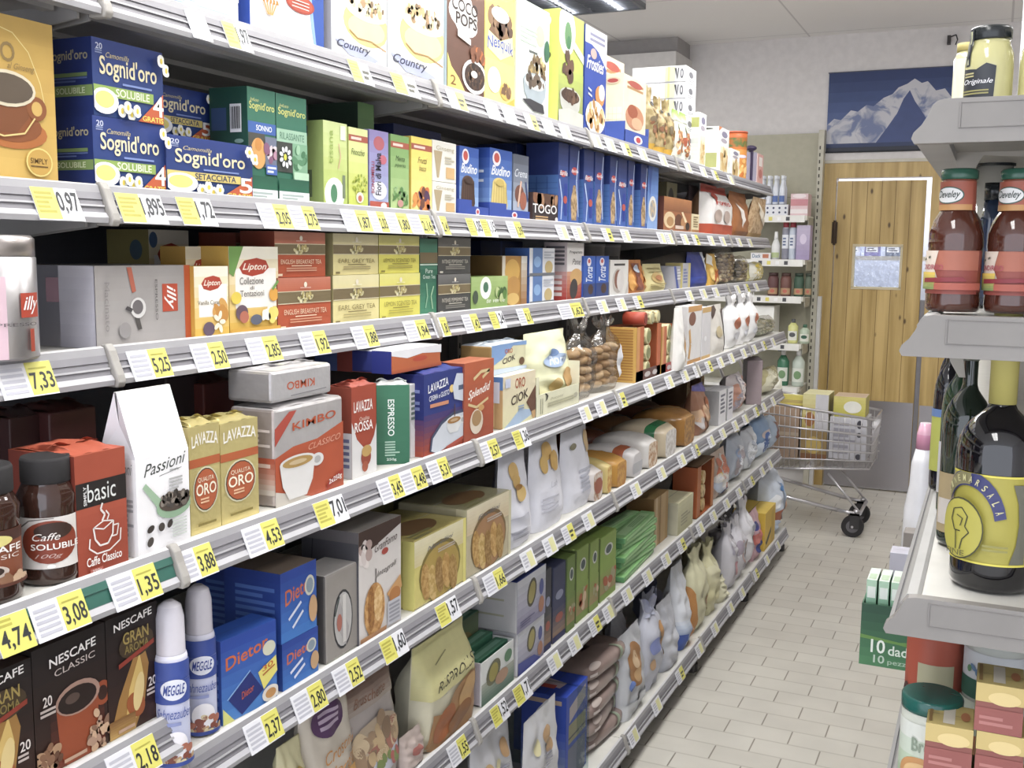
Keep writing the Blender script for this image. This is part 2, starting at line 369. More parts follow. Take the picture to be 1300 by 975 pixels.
b.deco(PS, [('g', 0, .12, 1, 1, '#5a70a8', '#263a70'), ('p', [(0, .1)]+ridge+[(1, .1)], 'peak'), ('p', [(.36, .1), (.44, .3), (.5, .46), (.54, .64), (.58, .74), (.62, .6), (.66, .5), (.72, .34), (.8, .2), (.84, .1)], '#3f5088'), ('r', 0, 0, 1, .05, '#23283a')], PW/PH)
b.box(-.006, -.014, -.008, PW+.006, .0, 0, 'd:#22242c'); b.box(-.006, -.014, PH, PW+.006, 0, PH+.006, 'd:#5a5c68')
tag(b.build('mountain_poster', loc=(-1.062, BK-.002, 2.225)), 'framed photo poster of a snowy mountain under dark blue sky above the door', 'poster')
# ceiling luminaires with louvre grid
def luminaire(i, x, y):
    o = empty('ceiling_light', (x, y, CZ))
    b = MB(); b.box(-.30, -.62, -.05, .30, .62, -.0, '#b9bcc2'); b.build('housing', o)
    b = MB()
    for k in range(25): b.box(-.275, -.6+k*.05-.0015, -.075, .275, -.6+k*.05+.0015, -.052, 's:#9a9da3')
    for k in range(5): b.box(-.275+k*.1375-.0015, -.6, -.075, -.275+k*.1375+.0015, .6, -.052, 's:#9a9da3')
    for sx in (-1, 1): b.box(sx*.29-.01, -.61, -.08, sx*.29+.01, .61, -.05, '#6b6e75')
    for sy in (-1, 1): b.box(-.3, sy*.61-.01, -.08, .3, sy*.61+.01, -.05, '#6b6e75')
    b.build('louvre', o)
    for k in (-.14, .14):
        b = MB(); b.tube((k, -.58, -.058+.002), (k, .58, -.058+.002), .005, 'e:#ffffff,30'); b.build('fluorescent_tube', o)
    l = area('luminaire_light', (x, y, CZ-.085), .56, 1.2, LAMP_W, (0, 0, 0), (1, .985, .96)); 
    tag(o, 'louvred fluorescent luminaire on the ceiling above the far cereal boxes' if i == 0 else 'louvred fluorescent ceiling luminaire outside the photographed view', 'ceiling light', None if i == 0 else 'ceiling luminaires overhead')
for i, (x, y) in enumerate(LUMINAIRES): luminaire(i, x, y)
# small wall bracket beside the poster
b = MB(); b.box(0, 0, 0, .02, .05, .05, 'd:#4a4648'); b.path([(.02, 0, .04), (.05, 0, .05), (.06, 0, .02), (.05, 0, -.01)], .004, 'd:#4a4648')
tag(b.build('wall_hook', loc=(-.36, BK-.05, 2.86)), 'small dark metal hook on the wall above the poster', 'hook')
# ================================================================ left gondola
B0, BW = 1.057, .9           # first joint, bay width
LV = {'A': (1.0593, 1.851), 'B': (1.0593, 1.5865), 'C': (1.0593, 1.373), 'D': (.9576, 1.110), 'E': (.9576, .812), 'F': (.9576, .494), 'G': (.905, .08)}
LV['E0'] = (.9576, .882)
RH = .045
BACK = -1.50
METAL, DECK, DARK = '#b5b3b2', '#d6d4cc', '#77777c'
ORD = {'A': 'top', 'B': 'second', 'C': 'third', 'D': 'fourth', 'E': 'fifth', 'F': 'sixth', 'G': 'bottom', 'E0': 'fifth'}
BAY = {-1: 'nearest', 0: 'second', 1: 'third', 2: 'fourth', 3: 'fifth', 4: 'farthest'}
fr = empty('gondola_frame', (BACK, 2.86, 0)); tag(fr, 'long grey metal gondola frame along the left of the aisle, standing on short feet', 'shelving frame')
def at_fr(mb, name): o = mb.build(name, fr, (-BACK, -2.86, 0)); return o
for n in range(-1, 5):
    b = MB(); y0 = B0+BW*n
    b.box(BACK-.02, y0+.002, .03, BACK, y0+BW-.002, 1.93, '#5d5d66'); at_fr(b, 'back_panel')
for n in range(-1, 6):
    b = MB(); y = B0+BW*n
    b.box(BACK-.01, y-.015, 0, BACK+.03, y+.015, 1.95, '#8d8b8a')
    for k in range(47): b.box(BACK+.0295, y-.004, .12+k*.038, BACK+.0305, y+.004, .136+k*.038, 'd:#26262a')
    at_fr(b, 'upright')
    b = MB(); b.box(BACK, y-.02, .035, -.945, y+.02, .072, '#8d8b8a'); b.box(-.985, y-.025, 0, -.932, y+.025, .072, 'd:#5b5957'); b.tube((-.955, y, 0), (-.955, y, .03), .03, 'd:#454342', 14)
    at_fr(b, 'foot')
def shelf(lv, n):
    d, z = LV[lv]; y0 = B0+BW*n+.0015; y1 = y0+BW-.003
    o = empty('metal_shelf', (-d-.3, (y0+y1)/2, z)); ox, oy, oz = o.location
    b = MB(); b.box(BACK+.032, y0, z+.012, -d-.017, y1, z+RH, DECK, bottom='#a9a6a4', front='#a9a6a4')
    for k in range(3): b.box(BACK+.08+k*.14, y0+.02, z+.004, BACK+.1+k*.14, y1-.02, z+.0125, '#a9a6a4')
    b.build('deck', o, (-ox, -oy, -oz))
    b = MB()
    band = '#2f6558' if (lv, n) == ('D', -1) else '#838187'
    prof = [(-d-.024, z), (-d, z-.001), (-d+.001, z+.006), (-d-.004, z+.0125), (-d-.0055, z+.0125), (-d-.011, z+.0285), (-d-.0095, z+.0295), (-d-.0135, z+.0385), (-d-.0165, z+.048), (-d-.022, z+.050), (-d-.024, z+.046)]
    sp = ['#98979a', '#a9a8ac', '#b4b3b8', '#626066', band, '#626066', band, '#9c9b9f', '#c9c8c9', '#bdbbbb', METAL]
    b.extrude_y([(x+.0, zz) for x, zz in prof], y0+.012, y1-.0005, sp)
    if (lv, n) != ('D', -1): b.extrude_y([(-d-.0065, z+.0195), (-d-.0055, z+.0200), (-d-.0065, z+.0225), (-d-.0080, z+.0220)], y0+.012, y1-.001, ['#a9a8ac'])
    b.build('price_rail', o, (-ox, -oy, -oz))
    b = MB()
    b.extrude_y([(-d-.024, z-.004), (-d+.003, z-.005), (-d+.0065, z+.002), (-d+.004, z+.012), (-d-.004, z+.030), (-d-.009, z+.044), (-d-.016, z+.053), (-d-.024, z+.052)], y0-.002, y0+.012, ['#a29e98'])
    b.build('end_cap', o, (-ox, -oy, -oz), bevel=.002)
    for yy in (y0+.006, y1-.010):
        b = MB(); b.extrude_y([(BACK+.032, z-.07), (-d-.25, z-.03), (-d-.03, z-.006), (-d-.03, z+.012), (BACK+.032, z+.012)], yy-.002, yy+.002, ['#9c9a99'])
        if lv != 'G': b.build('bracket', o, (-ox, -oy, -oz))
    tag(o, 'grey metal shelf with price rail, %s level, %s bay of the left gondola' % (ORD[lv], BAY[n]), 'shelf', 'shelves of the left gondola')
for n in range(-1, 5):
    for lv in 'ABCDEFG':
        if n == -1 and lv in 'EFG': lv = {'E': 'E0'}.get(lv)
        if lv is None or (lv, n) == ('G', 0): continue
        shelf(lv, n)

# ---------------------------------------------------------------- price tags
def ptag(lv, xl, xr, txt, style='wy', lab=None, hang=0.0):
    d, z = LV[lv]; X = -d-.003
    y0, y1 = y_at(xl, X, z+.02), y_at(xr, X, z+.02); w = y1-y0; h = .040
    b = MB()
    def S(u, v, o): return (-.014+.017*(1-v)+.003+o, -w/2+w*u, h*v-hang)
    n = len(b.v)
    for o in (0, .0012): b.v += [tuple(S(u, v, o)) for u, v in ((0, 0), (1, 0), (1, 1), (0, 1))]
    for q in ((4, 5, 6, 7), (3, 2, 1, 0), (0, 1, 5, 4), (1, 2, 6, 5), (2, 3, 7, 6), (3, 0, 4, 7)): b.face([n+i for i in q], '#dcdce2')
    Y, WH, K = '#d6d05e', '#e2e1e8', '#2c2e32'
    def S2(u, v, o): return S(u, v, o+.0012)
    if style == 'wy': ops = [('r', .52, .04, 1, 1, Y), ('k', .05, .1, .46, .9, 5, '#b4b4c0'), ('t', txt, .55, .12, .97, .7, K, 'b'), ('r', .57, .8, .9, .84, '#b0a840')]
    elif style == 'yw': ops = [('r', 0, .04, .5, 1, Y), ('k', .05, .2, .42, .9, 5, '#b0a840'), ('t', txt, .5, .2, .97, .9, K, 'b')]
    elif style == 'y': ops = [('r', 0, 0, 1, 1, Y), ('k', .1, .7, .7, .95, 2, '#b0a840'), ('t', txt, .08, .1, .92, .65, K, 'b')]
    else: ops = [('r', .5, .1, .9, .9, '#d8d59a'), ('k', .1, .15, .45, .85, 4, '#b0b0bc')]
    b.deco(S2, ops if txt or style == 'w' else [ops[0], ops[1], ('k', .58, .2, .9, .7, 2, '#4a4a3a')], w/h, step=.0002)
    o = b.build('price_tag', loc=(X, (y0+y1)/2, z))
    where = '%s rail of the left gondola' % ORD[lv]
    if lab: L = lab
    elif txt: L = 'paper price tag reading %s on the %s' % (txt, where)
    else: L = None
    if L: tag(o, L, 'price tag', 'price tags on the %s rail' % ORD[lv])
    return o
PT = {}
def ptags(lv, rows):
    for r in rows: ptag(lv, *r)
ptags('A', [(241, 266, '', 'w', 'blank clear tag at the left of the top rail'), (287, 318, '1,97', 'yw'), (446, 472, '', 'yw', 'yellow and white tag on the top rail under the first muesli box'), (500, 531, '', 'yw', 'yellow and white tag on the top rail under the second muesli box'),
            (570, 592, '', 'wy', 'white and yellow tag on the top rail under the brown cereal box')])
ptags('B', [(45, 103, '0,97', 'yw'), (152, 210, '1,895', 'yw'), (229, 273, '1,72', 'yw'), (331, 369, '2,05', 'wy'), (370, 403, '2,75', 'wy'), (437, 471, '1,87', 'wy'), (471, 492, '2,03', 'wy'), (492, 520, '1,80', 'wy'), (521, 549, '2,16', 'wy'),
            (553, 570, '2,41', 'wy'), (595, 613, '1,05', 'yw'), (613, 630, '1,15', 'yw'), (646, 664, '1,39', 'wy')])
ptags('C', [(0, 70, '7,33', 'wy'), (167, 216, '5,25', 'wy'), (247, 288, '2,50', 'wy'), (317, 356, '2,85', 'wy'), (384, 417, '1,92', 'wy'), (450, 479, '1,88', 'wy'), (516, 544, '1,94', 'wy'), (552, 570, '1,81', 'wy'), (590, 609, '1,42', 'wy'), (624, 641, '1,24', 'yw'), (659, 675, '2,11', 'wy'), (711, 740, '1,62', 'wy')])
ptags('D', [(-3, 41, '4,74', 'y'), (44, 111, '3,08', 'wy'), (143, 202, '1,35', 'wy'), (227, 273, '3,88', 'wy'), (313, 357, '4,53', 'wy'), (403, 440, '7,01', 'yw'), (483, 511, '3,45', 'wy'), (511, 540, '2,48', 'wy'), (546, 571, '5,31', 'wy'), (610, 634, '2,57', 'wy'), (654, 672, '1,36', 'yw')])
ptags('E0', [(141, 201, '2,18', 'wy')])
ptags('E', [(315, 357, '2,37', 'wy'), (375, 413, '2,80', 'wy'), (427, 459, '2,52', 'wy'), (487, 516, '1,60', 'yw'), (557, 583, '1,57', 'yw'), (617, 641, '1,66', 'wy')])
ptags('F', [(572, 594, '1,55', 'wy'), (626, 645, '1,52', 'yw'), (655, 674, '1,71', 'yw')])
# small tags farther along: nothing tells these apart
def far_tags(lv, pxs, st='w'):
    d, z = LV[lv]
    for i, x in enumerate(pxs):
        w = max(4, (1100-x)*.035)
        o = ptag(lv, x, x+w, '', ['w', 'w', 'w', 'wy', 'w'][(i+len(lv)) % 5])
        tag(o, 'small illegible price tag on the far part of the %s rail' % ORD[lv], 'price tag', 'far price tags on the %s rail' % ORD[lv])
far_tags('A', [618, 640, 668, 690, 712, 752, 770, 790, 812, 838, 870, 890, 905, 925])
far_tags('B', [708, 728, 766, 790, 836, 846, 866, 880, 900, 915, 936, 950])
far_tags('C', [760, 784, 806, 872, 890, 906, 934, 946, 958])
far_tags('D', [738, 758, 784, 820, 846, 866, 882, 897, 912, 926, 942, 956, 968, 980])
far_tags('E', [664, 692, 716, 742, 803, 836, 862, 880, 900, 915, 931, 944, 958, 968, 980])
far_tags('F', [698, 724, 750, 768, 792, 818, 842, 862, 886, 903, 920, 936, 952, 966, 976])
far_tags('G', [800, 830, 860, 885, 905, 925, 940, 958, 972, 986])
# ================================================================ product builders (front faces +X, base at z=0)
def deckz(lv): return LV[lv][1]+RH+.0005
def spot(lv, xl, xr, yt, sb=.03, zb=None):
    d = LV[lv][0]; X = -(d+sb); z = deckz(lv) if zb is None else zb
    y0, y1 = y_at(xl, X, z), y_at(xr, X, z); ym = (y0+y1)/2; zt = z_at(yt, X, ym)
    up = {'B': 'A', 'C': 'B', 'D': 'C', 'E': 'D', 'E0': 'D', 'F': 'E', 'G': 'F'}.get(lv)
    if up: zt = min(zt, LV[up][1]-.003)   # never into the shelf above
    return X, ym, z, y1-y0, zt-z
def put(mb, name, cat, label, loc, rot=(0, 0, 0), group=None, bevel=0):
    o = mb.build(name, None, loc, rot, bevel=bevel); return tag(o, label, cat, group)
BC = [('r', 0, 0, 1, 1, '#e8e8ea')]+[('r', .08+k*.11, .12, .08+k*.11+.05*(1+k % 2)*.8, .9, '#333338') for k in range(8)]
def sub(ops, a, b, c, d):
    """place a list of rect/text ops inside a sub-rectangle"""
    o2 = []
    for op in ops:
        t = op[0]; f = lambda u: a+(c-a)*u; g = lambda v: b+(d-b)*v
        if t in 'rgk': o2.append((t, f(op[1]), g(op[2]), f(op[3]), g(op[4]))+op[5:])
        elif t == 't': o2.append(('t', op[1], f(op[2]), g(op[3]), f(op[4]), g(op[5]))+op[6:])
        elif t == 'e': o2.append(('e', f(op[1]), g(op[2]), (c-a)*op[3], ((d-b)*op[4]) if op[4] else 0)+op[5:])
        elif t == 'p': o2.append(('p', [(f(u), g(v)) for u, v in op[1]], op[2]))
        elif t == 'l': o2.append(('l', [(f(u), g(v)) for u, v in op[1]], op[2]*(c-a), op[3]))
        elif t == 'n': o2.append(('n', f(op[1]), g(op[2]), (c-a)*op[3], (d-b)*op[4], op[5], op[6], op[7]*(c-a), op[8]))
    return o2
def cup(cu, cv, s, c='#e8e6e2', cof='#b08a4a', k=1, saucer=None, dp=1.3):
    """printed coffee cup; s = half width in u, k = aspect factor width/height"""
    o = []
    if saucer: o.append(('e', cu, cv-s*k*.95, s*1.5, s*.5*k, saucer))
    o += [('e', cu+s*1.15, cv-s*k*.25, s*.38, s*.42*k, c), ('e', cu+s*1.15, cv-s*k*.25, s*.2, s*.24*k, mixc(c, '#888888', .5)),
          ('p', [(cu-s, cv), (cu-s*.85, cv-s*k*.6*dp), (cu-s*.5, cv-s*k*dp), (cu+s*.5, cv-s*k*dp), (cu+s*.85, cv-s*k*.6*dp), (cu+s, cv)], c),
          ('e', cu, cv, s, s*.42*k, c), ('e', cu, cv-.02*s, s*.86, s*.32*k, cof), ('e', cu, cv-.02*s, s*.5, s*.15*k, mixc(cof, '#ffffff', .35))]
    return o
def carton_mb(dx, w, h, front, side=None, top=None, F=(), S=(), T=(), bottom=None, flap=True):
    b = MB(); b.box(-dx/2, -w/2, 0, dx/2, w/2, h, front, top=top or front, side=side or front, bottom=bottom or top or front)
    if flap:  # glued closure seam and tuck flap line on the lid
        sc = mixc(((top or front).split(':')[-1]).split(',')[0], '#444444', .35)
        b.deco(lambda u, v, o: (dx/2-v*dx, -w/2+u*w, h+o), [('r', .02, .48, .98, .50, sc)]+list(T), w/dx)
        b.deco(lambda u, v, o: (dx/2-v*dx, w/2-u*w, -o), [('r', .02, .48, .98, .50, sc)], w/dx)
    elif T: b.deco(lambda u, v, o: (dx/2-v*dx, -w/2+u*w, h+o), T, w/dx)
    b.deco(lambda u, v, o: (dx/2+o, -w/2+u*w, v*h), F, w/h)
    b.deco(lambda u, v, o: (-dx/2+u*dx, -w/2-o, v*h), S, dx/h)
    return b
def carton(lv, xl, xr, yt, name, cat, label, front, dep=.06, side=None, top=None, F=(), S=(), T=(), sb=.03, zb=None, rot=0, tilt=0, group=None, h=None, w=None, bev=.0012):
    X, y, z, ww, hh = spot(lv, xl, xr, yt, sb, zb); w = w or ww; h = h or hh
    b = carton_mb(dep, w, h, front, side, top, F, S, T)
    o = put(b, name, cat, label, (X-dep/2*math.cos(rot), y-dep/2*math.sin(rot), z), (tilt, 0, rot), group, bevel=bev)
    o['top_z'] = z+h; return o
def brick(lv, xl, xr, yt, name, cat, label, front, dep=.05, side=None, top=None, F=(), S=(), sb=.03, zb=None, rot=0, group=None, w=None, h=None, lie=False):
    """vacuum brick or film wrapped block: rounded edges, folded seam on top"""
    X, y, z, ww, hh = spot(lv, xl, xr, yt, sb, zb); w = w or ww; h = h or hh
    top = top or front; b = MB(); h0 = h*.955
    b.box(-dep/2, -w/2, 0, dep/2, w/2, h0, front, top=top, side=side or front)
    bb = MB(); bb.v, bb.f, bb.m, bb.mats, bb.sm = b.v, b.f, b.m, b.mats, b.sm
    n = 9; amp = h*.02     # crimped fold over the top
    bb.grid(lambda u, v: (-dep*.46+dep*.92*v, -w*.47+w*.94*u, h0+(h-h0)*math.sin(math.pi*v)**.7*(1 if .1 < u < .9 else .3)+amp*.3*math.sin(u*17+v*9)), 14, 8, top)
    bb.grid(lambda u, v: (-.004+.008*v+dep*.1, -w*.46+w*.92*u, h0+(h-h0)*.8+.003*math.sin(u*11)+.004*v), 12, 1, top)
    bb.deco(lambda u, v, o: (dep/2+o, -w/2+u*w, v*h0), F, w/h)
    bb.deco(lambda u, v, o: (-dep/2+u*dep, -w/2-o, v*h0), S, dep/h)
    o = put(bb, name, cat, label, (X-dep/2*math.cos(rot), y-dep/2*math.sin(rot), z), (0, 0, rot), group, bevel=min(.005, w*.08, dep*.12))
    o['top_z'] = z+h; return o
def pouch_mb(w, h, d, col, style='flat', F=(), wr=.004, seed=1, back=None, nu=16, nv=20, top=None):
    n = {'pillow': 2.2, 'flat': 3, 'tie': 2.3, 'gable': 7, 'stand': 2.6}[style]
    rnd = random.Random(seed); ph = [rnd.random()*6.28 for _ in range(6)]
    def Wd(v):
        if style == 'tie':
            if v < .72: return .92+.08*math.sin(v*4)
            if v < .84: return .97-(v-.72)/.12*.62
            return .35+(v-.84)/.16*.45
        if style == 'pillow': return .95+.05*math.sin(math.pi*v)
        if style == 'stand': return 1-.12*v
        return 1
    def T(v):
        if style == 'pillow': return max(0., math.sin(math.pi*min(1, max(0, v))))**.45
        if style == 'tie': return (min(1, .55+v*2) if v < .6 else max(.12, 1-(v-.6)*3.4)) if v < .84 else .3
        if style == 'gable': return 1 if v < .62 else max(.03, 1-(v-.62)/.34)
        if style == 'flat': return (min(1, .6+v*3))*(1-max(0, (v-.35)/.65)**1.6*.97)
        return (min(1, .75+v*2))*(1-max(0, (v-.2)/.8)**1.3*.95)
    def wv(u, v): return .62*wr*(math.sin(13*u+ph[0]+3*math.sin(7*v+ph[1]))*math.sin(9*v+ph[2]+2*u)+.6*math.sin(23*u*v+ph[3])+.5*math.sin(31*v+ph[4]+5*u))
    def S(u, v, o):
        e = max(0., 1-abs(2*u-1)**n)**(1/n)
        x = d/2*T(v)*e+wv(u, v)*e*min(1, T(v)*2+.25)
        yy = (u-.5)*w*Wd(v)
        zz = v*h
        if style in ('tie',) and v > .9: zz += .01*math.sin(u*14+ph[5])
        if style == 'pillow': zz += .003*math.sin(u*9+ph[5])*(1 if v > .5 else 0)
        return (x+o, yy, zz)
    def Bk(u, v): p = S(u, v, 0); return (-p[0], p[1], p[2])
    b = MB(); b.grid(lambda u, v: S(u, v, 0), nu, nv, col); b.grid(Bk, nu, nv, back or (col if not callable(col) else '#cccccc'), flip=True)
    # base so the bag is closed
    m = len(b.v); b.v += [tuple(S(i/nu, 0, 0)) for i in range(nu+1)]+[tuple(Bk(i/nu, 0)) for i in range(nu, -1, -1)]
    b.face(list(range(m, len(b.v)))[::-1], back or (col if not callable(col) else '#cccccc'))
    def SF(u, v, o): return S(u, v, o*3+.0014)
    b.deco(SF, F, w/h, flat=False)
    return b
def pouch(lv, xl, xr, yt, name, cat, label, col, dep=.05, style='flat', F=(), wr=.004, seed=1, back=None, sb=.03, zb=None, rot=0, lean=0, group=None, w=None, h=None, tilt=0):
    X, y, z, ww, hh = spot(lv, xl, xr, yt, sb, zb); w = w or ww; h = h or hh
    b = pouch_mb(w, h, dep, col, style, F, wr, seed, back)
    o = put(b, name, cat, label, (X-dep/2*math.cos(rot), y-dep/2*math.sin(rot), z+abs(math.sin(lean))*dep/2+abs(math.sin(tilt))*w*.5), (tilt, lean, rot), group)
    o['top_z'] = z+h; return o
def loaf(lv, xl, xr, yt, name, cat, label, col, dep=.22, F=(), sb=.03, zb=None, band=None, rot=0, group=None, ends='m:#c98a4a,#e6cfa0,60', w=None, h=None, seed=1):
    """sliced loaf in film: rounded square end faces the aisle"""
    X, y, z, ww, hh = spot(lv, xl, xr, yt, sb, zb); w = w or ww; h = h or hh
    b = MB(); seg = 28; rings = 12
    def ring(t):   # t 0 back .. 1 front
        bul = min(1, (math.sin(math.pi*min(.97, max(.03, t))))**.22)
        return bul
    def P(t, i):
        a = 2*math.pi*i/seg; c, s = math.cos(a), math.sin(a); e = .42; k = ring(t)
        yy = w/2*math.copysign(abs(c)**e, c)*k*(1+.03*math.sin(t*40+seed)); zz = h/2+h/2*math.copysign(abs(s)**e, s)*(k if s > 0 else 1)*(1+.015*math.sin(t*34+i+seed))
        return (-dep+dep*t, yy, max(0, zz))
    n = len(b.v)
    for r in range(rings+1): b.v += [P(r/rings, i) for i in range(seg)]
    for r in range(rings):
        sp = band if (band and 8 <= r <= 9) else col
        for i in range(seg): b.face((n+r*seg+i, n+r*seg+(i+1) % seg, n+(r+1)*seg+(i+1) % seg, n+(r+1)*seg+i), sp, True)
    b.face([n+rings*seg+i for i in range(seg)], ends); b.face([n+i for i in reversed(range(seg))], ends)
    b.deco(lambda u, v, o: (.0005+o, (u-.5)*w*.9, h*.05+v*h*.9), F, w/h)
    o = put(b, name, cat, label, (X, y, z), (0, 0, rot), group); o['top_z'] = z+h; return o
def cylS(prof, a0, span, h):
    """label map on a lathe profile [(r,z,..)]: a0 = centre azimuth"""
    def R_(z):
        for (r0, z0, *_), (r1, z1, *_) in zip(prof, prof[1:]):
            if z0 <= z <= z1: return r0+(r1-r0)*((z-z0)/(z1-z0) if z1 > z0 else 0)
        return prof[-1][0]
    return lambda u, v, o: ((R_(v*h)+o+.0004)*math.cos(a0+(u-.5)*span), (R_(v*h)+o+.0004)*math.sin(a0+(u-.5)*span), v*h)
def vessel(loc, name, cat, label, prof, lid=None, lab=None, a0=-.7, span=2.4, group=None, lidname='lid', v0=0, v1=1, asp=None, seg=32):
    """bottle / jar / can: body + lid part + printed label part"""
    o = empty(name, loc); tag(o, label, cat, group)
    b = MB(); b.lathe(prof, seg); b.build('body', o)
    H = prof[-1][1]
    if lid: b = MB(); b.lathe(lid, seg); b.build(lidname, o)
    if lab:
        b = MB(); z0, z1 = v0*H, v1*H; S0 = cylS(prof, a0, span, H)
        R0 = prof[1][0]
        b.deco(lambda u, v, o_: S0(u, (z0+(z1-z0)*v)/H, o_+.0004), lab, asp or (R0*span/(z1-z0)), flat=False, step=.0005)
        b.build('printed_label', o)
    return o
def clearbag(lv, xl, xr, yt, name, label, cols, dep=.08, sb=.03, zb=None, cnt=26, r=.014, seed=1, style='tie', group=None, content='biscuit', labl=None, h=None, w=None, shape=(1, 1, .5), cat='bag'):
    X, y, z, ww, hh = spot(lv, xl, xr, yt, sb, zb); w = w or ww; h = h or hh
    o = empty(name, (X-dep/2, y, z)); tag(o, label, cat, group)
    b = pouch_mb(w, h, dep, 'c:#f2f0ec,.22', style, labl or (), .006, seed); b.build('clear_film', o)
    rnd = random.Random(seed); b = MB(); hf = h*(.68 if style == 'tie' else .85)
    nx = max(1, int(dep*.8/(2*r*shape[0]))); ny = max(1, int(w*.86/(2*r*shape[1]))); nz = max(1, int(hf/(2*r*max(shape[2], .5))))
    for i in range(nz):
        for j in range(ny):
            for k in range(nx):
                c = ((k+.5)/nx-.5)*dep*.72+rnd.uniform(-.1, .1)*r, ((j+.5)/ny-.5)*w*.82+rnd.uniform(-.2, .2)*r, r*.6+(i+.5)/nz*(hf-r)+rnd.uniform(-.2, .2)*r
                b.blob(c, (r*shape[0], r*shape[1], r*shape[2]), rnd.choice(cols), 8, 5, rnd.uniform(-.5, .5))
    c = b.build(content, o); c['kind'] = 'stuff'
    o['top_z'] = z+h; return o
# ================================================================ top shelf: cereals
CH = '#5a3f33'; CREAM = '#f3e39a'
def bowl(cu, cv, s, k, c, fill, seed=1, cnt=24, fc=('#5b4030', '#72523c', '#4a3226')):
    return [('p', [(cu-s, cv), (cu-s*.9, cv-s*k*.55), (cu-s*.5, cv-s*k), (cu, cv-s*k*1.12), (cu+s*.5, cv-s*k), (cu+s*.9, cv-s*k*.55), (cu+s, cv)], c),
            ('e', cu, cv, s, s*k*.42, c), ('e', cu, cv, s*.88, s*k*.34, fill), ('n', cu, cv+s*k*.05, s*.75, s*k*.26, cnt, list(fc), s*.15, seed)]
def wheat(cu, cv, s, k):
    return [('l', [(cu+s*.1*i, cv-s*k), (cu+s*(.35*i), cv+s*k)], s*.12, '#e0a860') for i in (-2, -1, 0, 1, 2)]+[('e', cu+s*.35*i, cv+s*k, s*.12, s*.4*k, '#c98a3a', .3*i) for i in (-2, -1, 0, 1, 2)]
carton('A', 186, 303, -60, 'cereal_box', 'cereal box', 'white cereal box with pale blue bands at the left end of the top shelf', '#f4f6fb', .075, side='#e8eaf0', F=[('r', 0, .3, .35, .36, '#a9cdee'), ('r', .5, .12, .9, .15, '#bcd9f0'), ('g', .6, .4, 1, 1, '#f4f6fb', '#b4d0ee'), ('k', .1, .05, .5, .2, 4, '#b0c4dc')])
carton('A', 318, 411, -85, 'cereal_box', 'cereal box', 'white cereal box with blue edge, red oval badge and wheat ears', '#f6f7fc', .07, side='#2f4fae', F=[('p', [(.86, 0), (1, 0), (1, 1), (.76, 1), (.8, .5)], '#2a55b8')]+sub([('p', [(.86, 0), (1, 0), (1, 1), (.76, 1), (.8, .5)], '#2a55b8'), ('p', [(.82, .25), (.86, 0), (.89, 0), (.84, .5), (.8, 1), (.76, 1)], '#8fb4ea'),
        ('e', .66, .56, .2, .13, '#b8432f'), ('e', .66, .56, .17, .11, '#c8523c')]+[('r', .54, .5+.045*i, .78, .515+.045*i, '#f0d8d0') for i in range(3)]+wheat(.24, .36, .12, .75)+[('r', .62, .09, .78, .12, '#bfe0f0')], 0, 0, 1, .68))
for a, c, lb in ((421, 491, 'white muesli box with a yellow bowl, left of two alike, next to a grey side'), (492, 563, 'white muesli box with a yellow bowl, right of two alike, beside the brown box')):
    carton('A', a, c, -110, 'muesli_box', 'cereal box', lb, '#fbfbfb', .06, side='#a9a8ae', F=[('e', .62, .27, .42, .15, '#f0da86'), ('e', .62, .24, .34, .09, '#f6e8a8'), ('e', .62, .355, .38, .065, '#f7efcc'), ('n', .62, .40, .3, .05, 60, ['#d8b880', '#e8d4a0', '#b8946a', '#f4ecd0', '#8a7050'], .035, a), ('l', [(.3, .2), (.45, .16), (.7, .165), (.98, .13)], .012, '#b88a50'), ('p', [(.02, .12), (.3, .03), (.7, .02), (.85, .045), (.5, .09)], '#b4bbe0'), ('t', 'Country', .08, .05, .68, .12, '#3c3f58', 'bi')])
carton('A', 567, 614, -75, 'cereal_box', 'cereal box', 'brown chocolate rice cereal box with white bubble lettering and a cereal bowl', '#6e4636', .06, side='#cfe4ea', F=[('g', 0, 0, 1, 1, '#6e4a3c', '#7a5444')]+sub([('e', .42, .66, .38, .13, '#f6f4f2'), ('e', .5, .58, .3, .1, '#f6f4f2'), ('e', .35, .76, .3, .09, '#f6f4f2'),
        ('t', 'COCO', .12, .67, .8, .77, '#3a2822', 'b'), ('t', 'POPS', .22, .56, .78, .66, '#3a2822', 'b'), ('p', [(0, 0), (.5, 0), (.3, .12), (.1, .2), (0, .3)], '#f0dc6e'), ('t', '2', .08, .05, .22, .13, '#8a5a2a', 'b'),
        ('e', .72, .17, .34, .145, '#f2f0ee'), ('e', .72, .17, .28, .115, '#43302a'), ('n', .72, .17, .24, .1, 50, ['#5b4030', '#33221c', '#7a5a44'], .03, 5), ('e', .7, .19, .09, .03, '#e6e2dc'), ('p', [(.25, .46), (.6, .42), (.6, .47), (.25, .52)], '#e8e2da'), ('n', .8, .36, .16, .07, 14, ['#c9703a', '#8a5236'], .06, 4)], 0, 0, 1, .79))
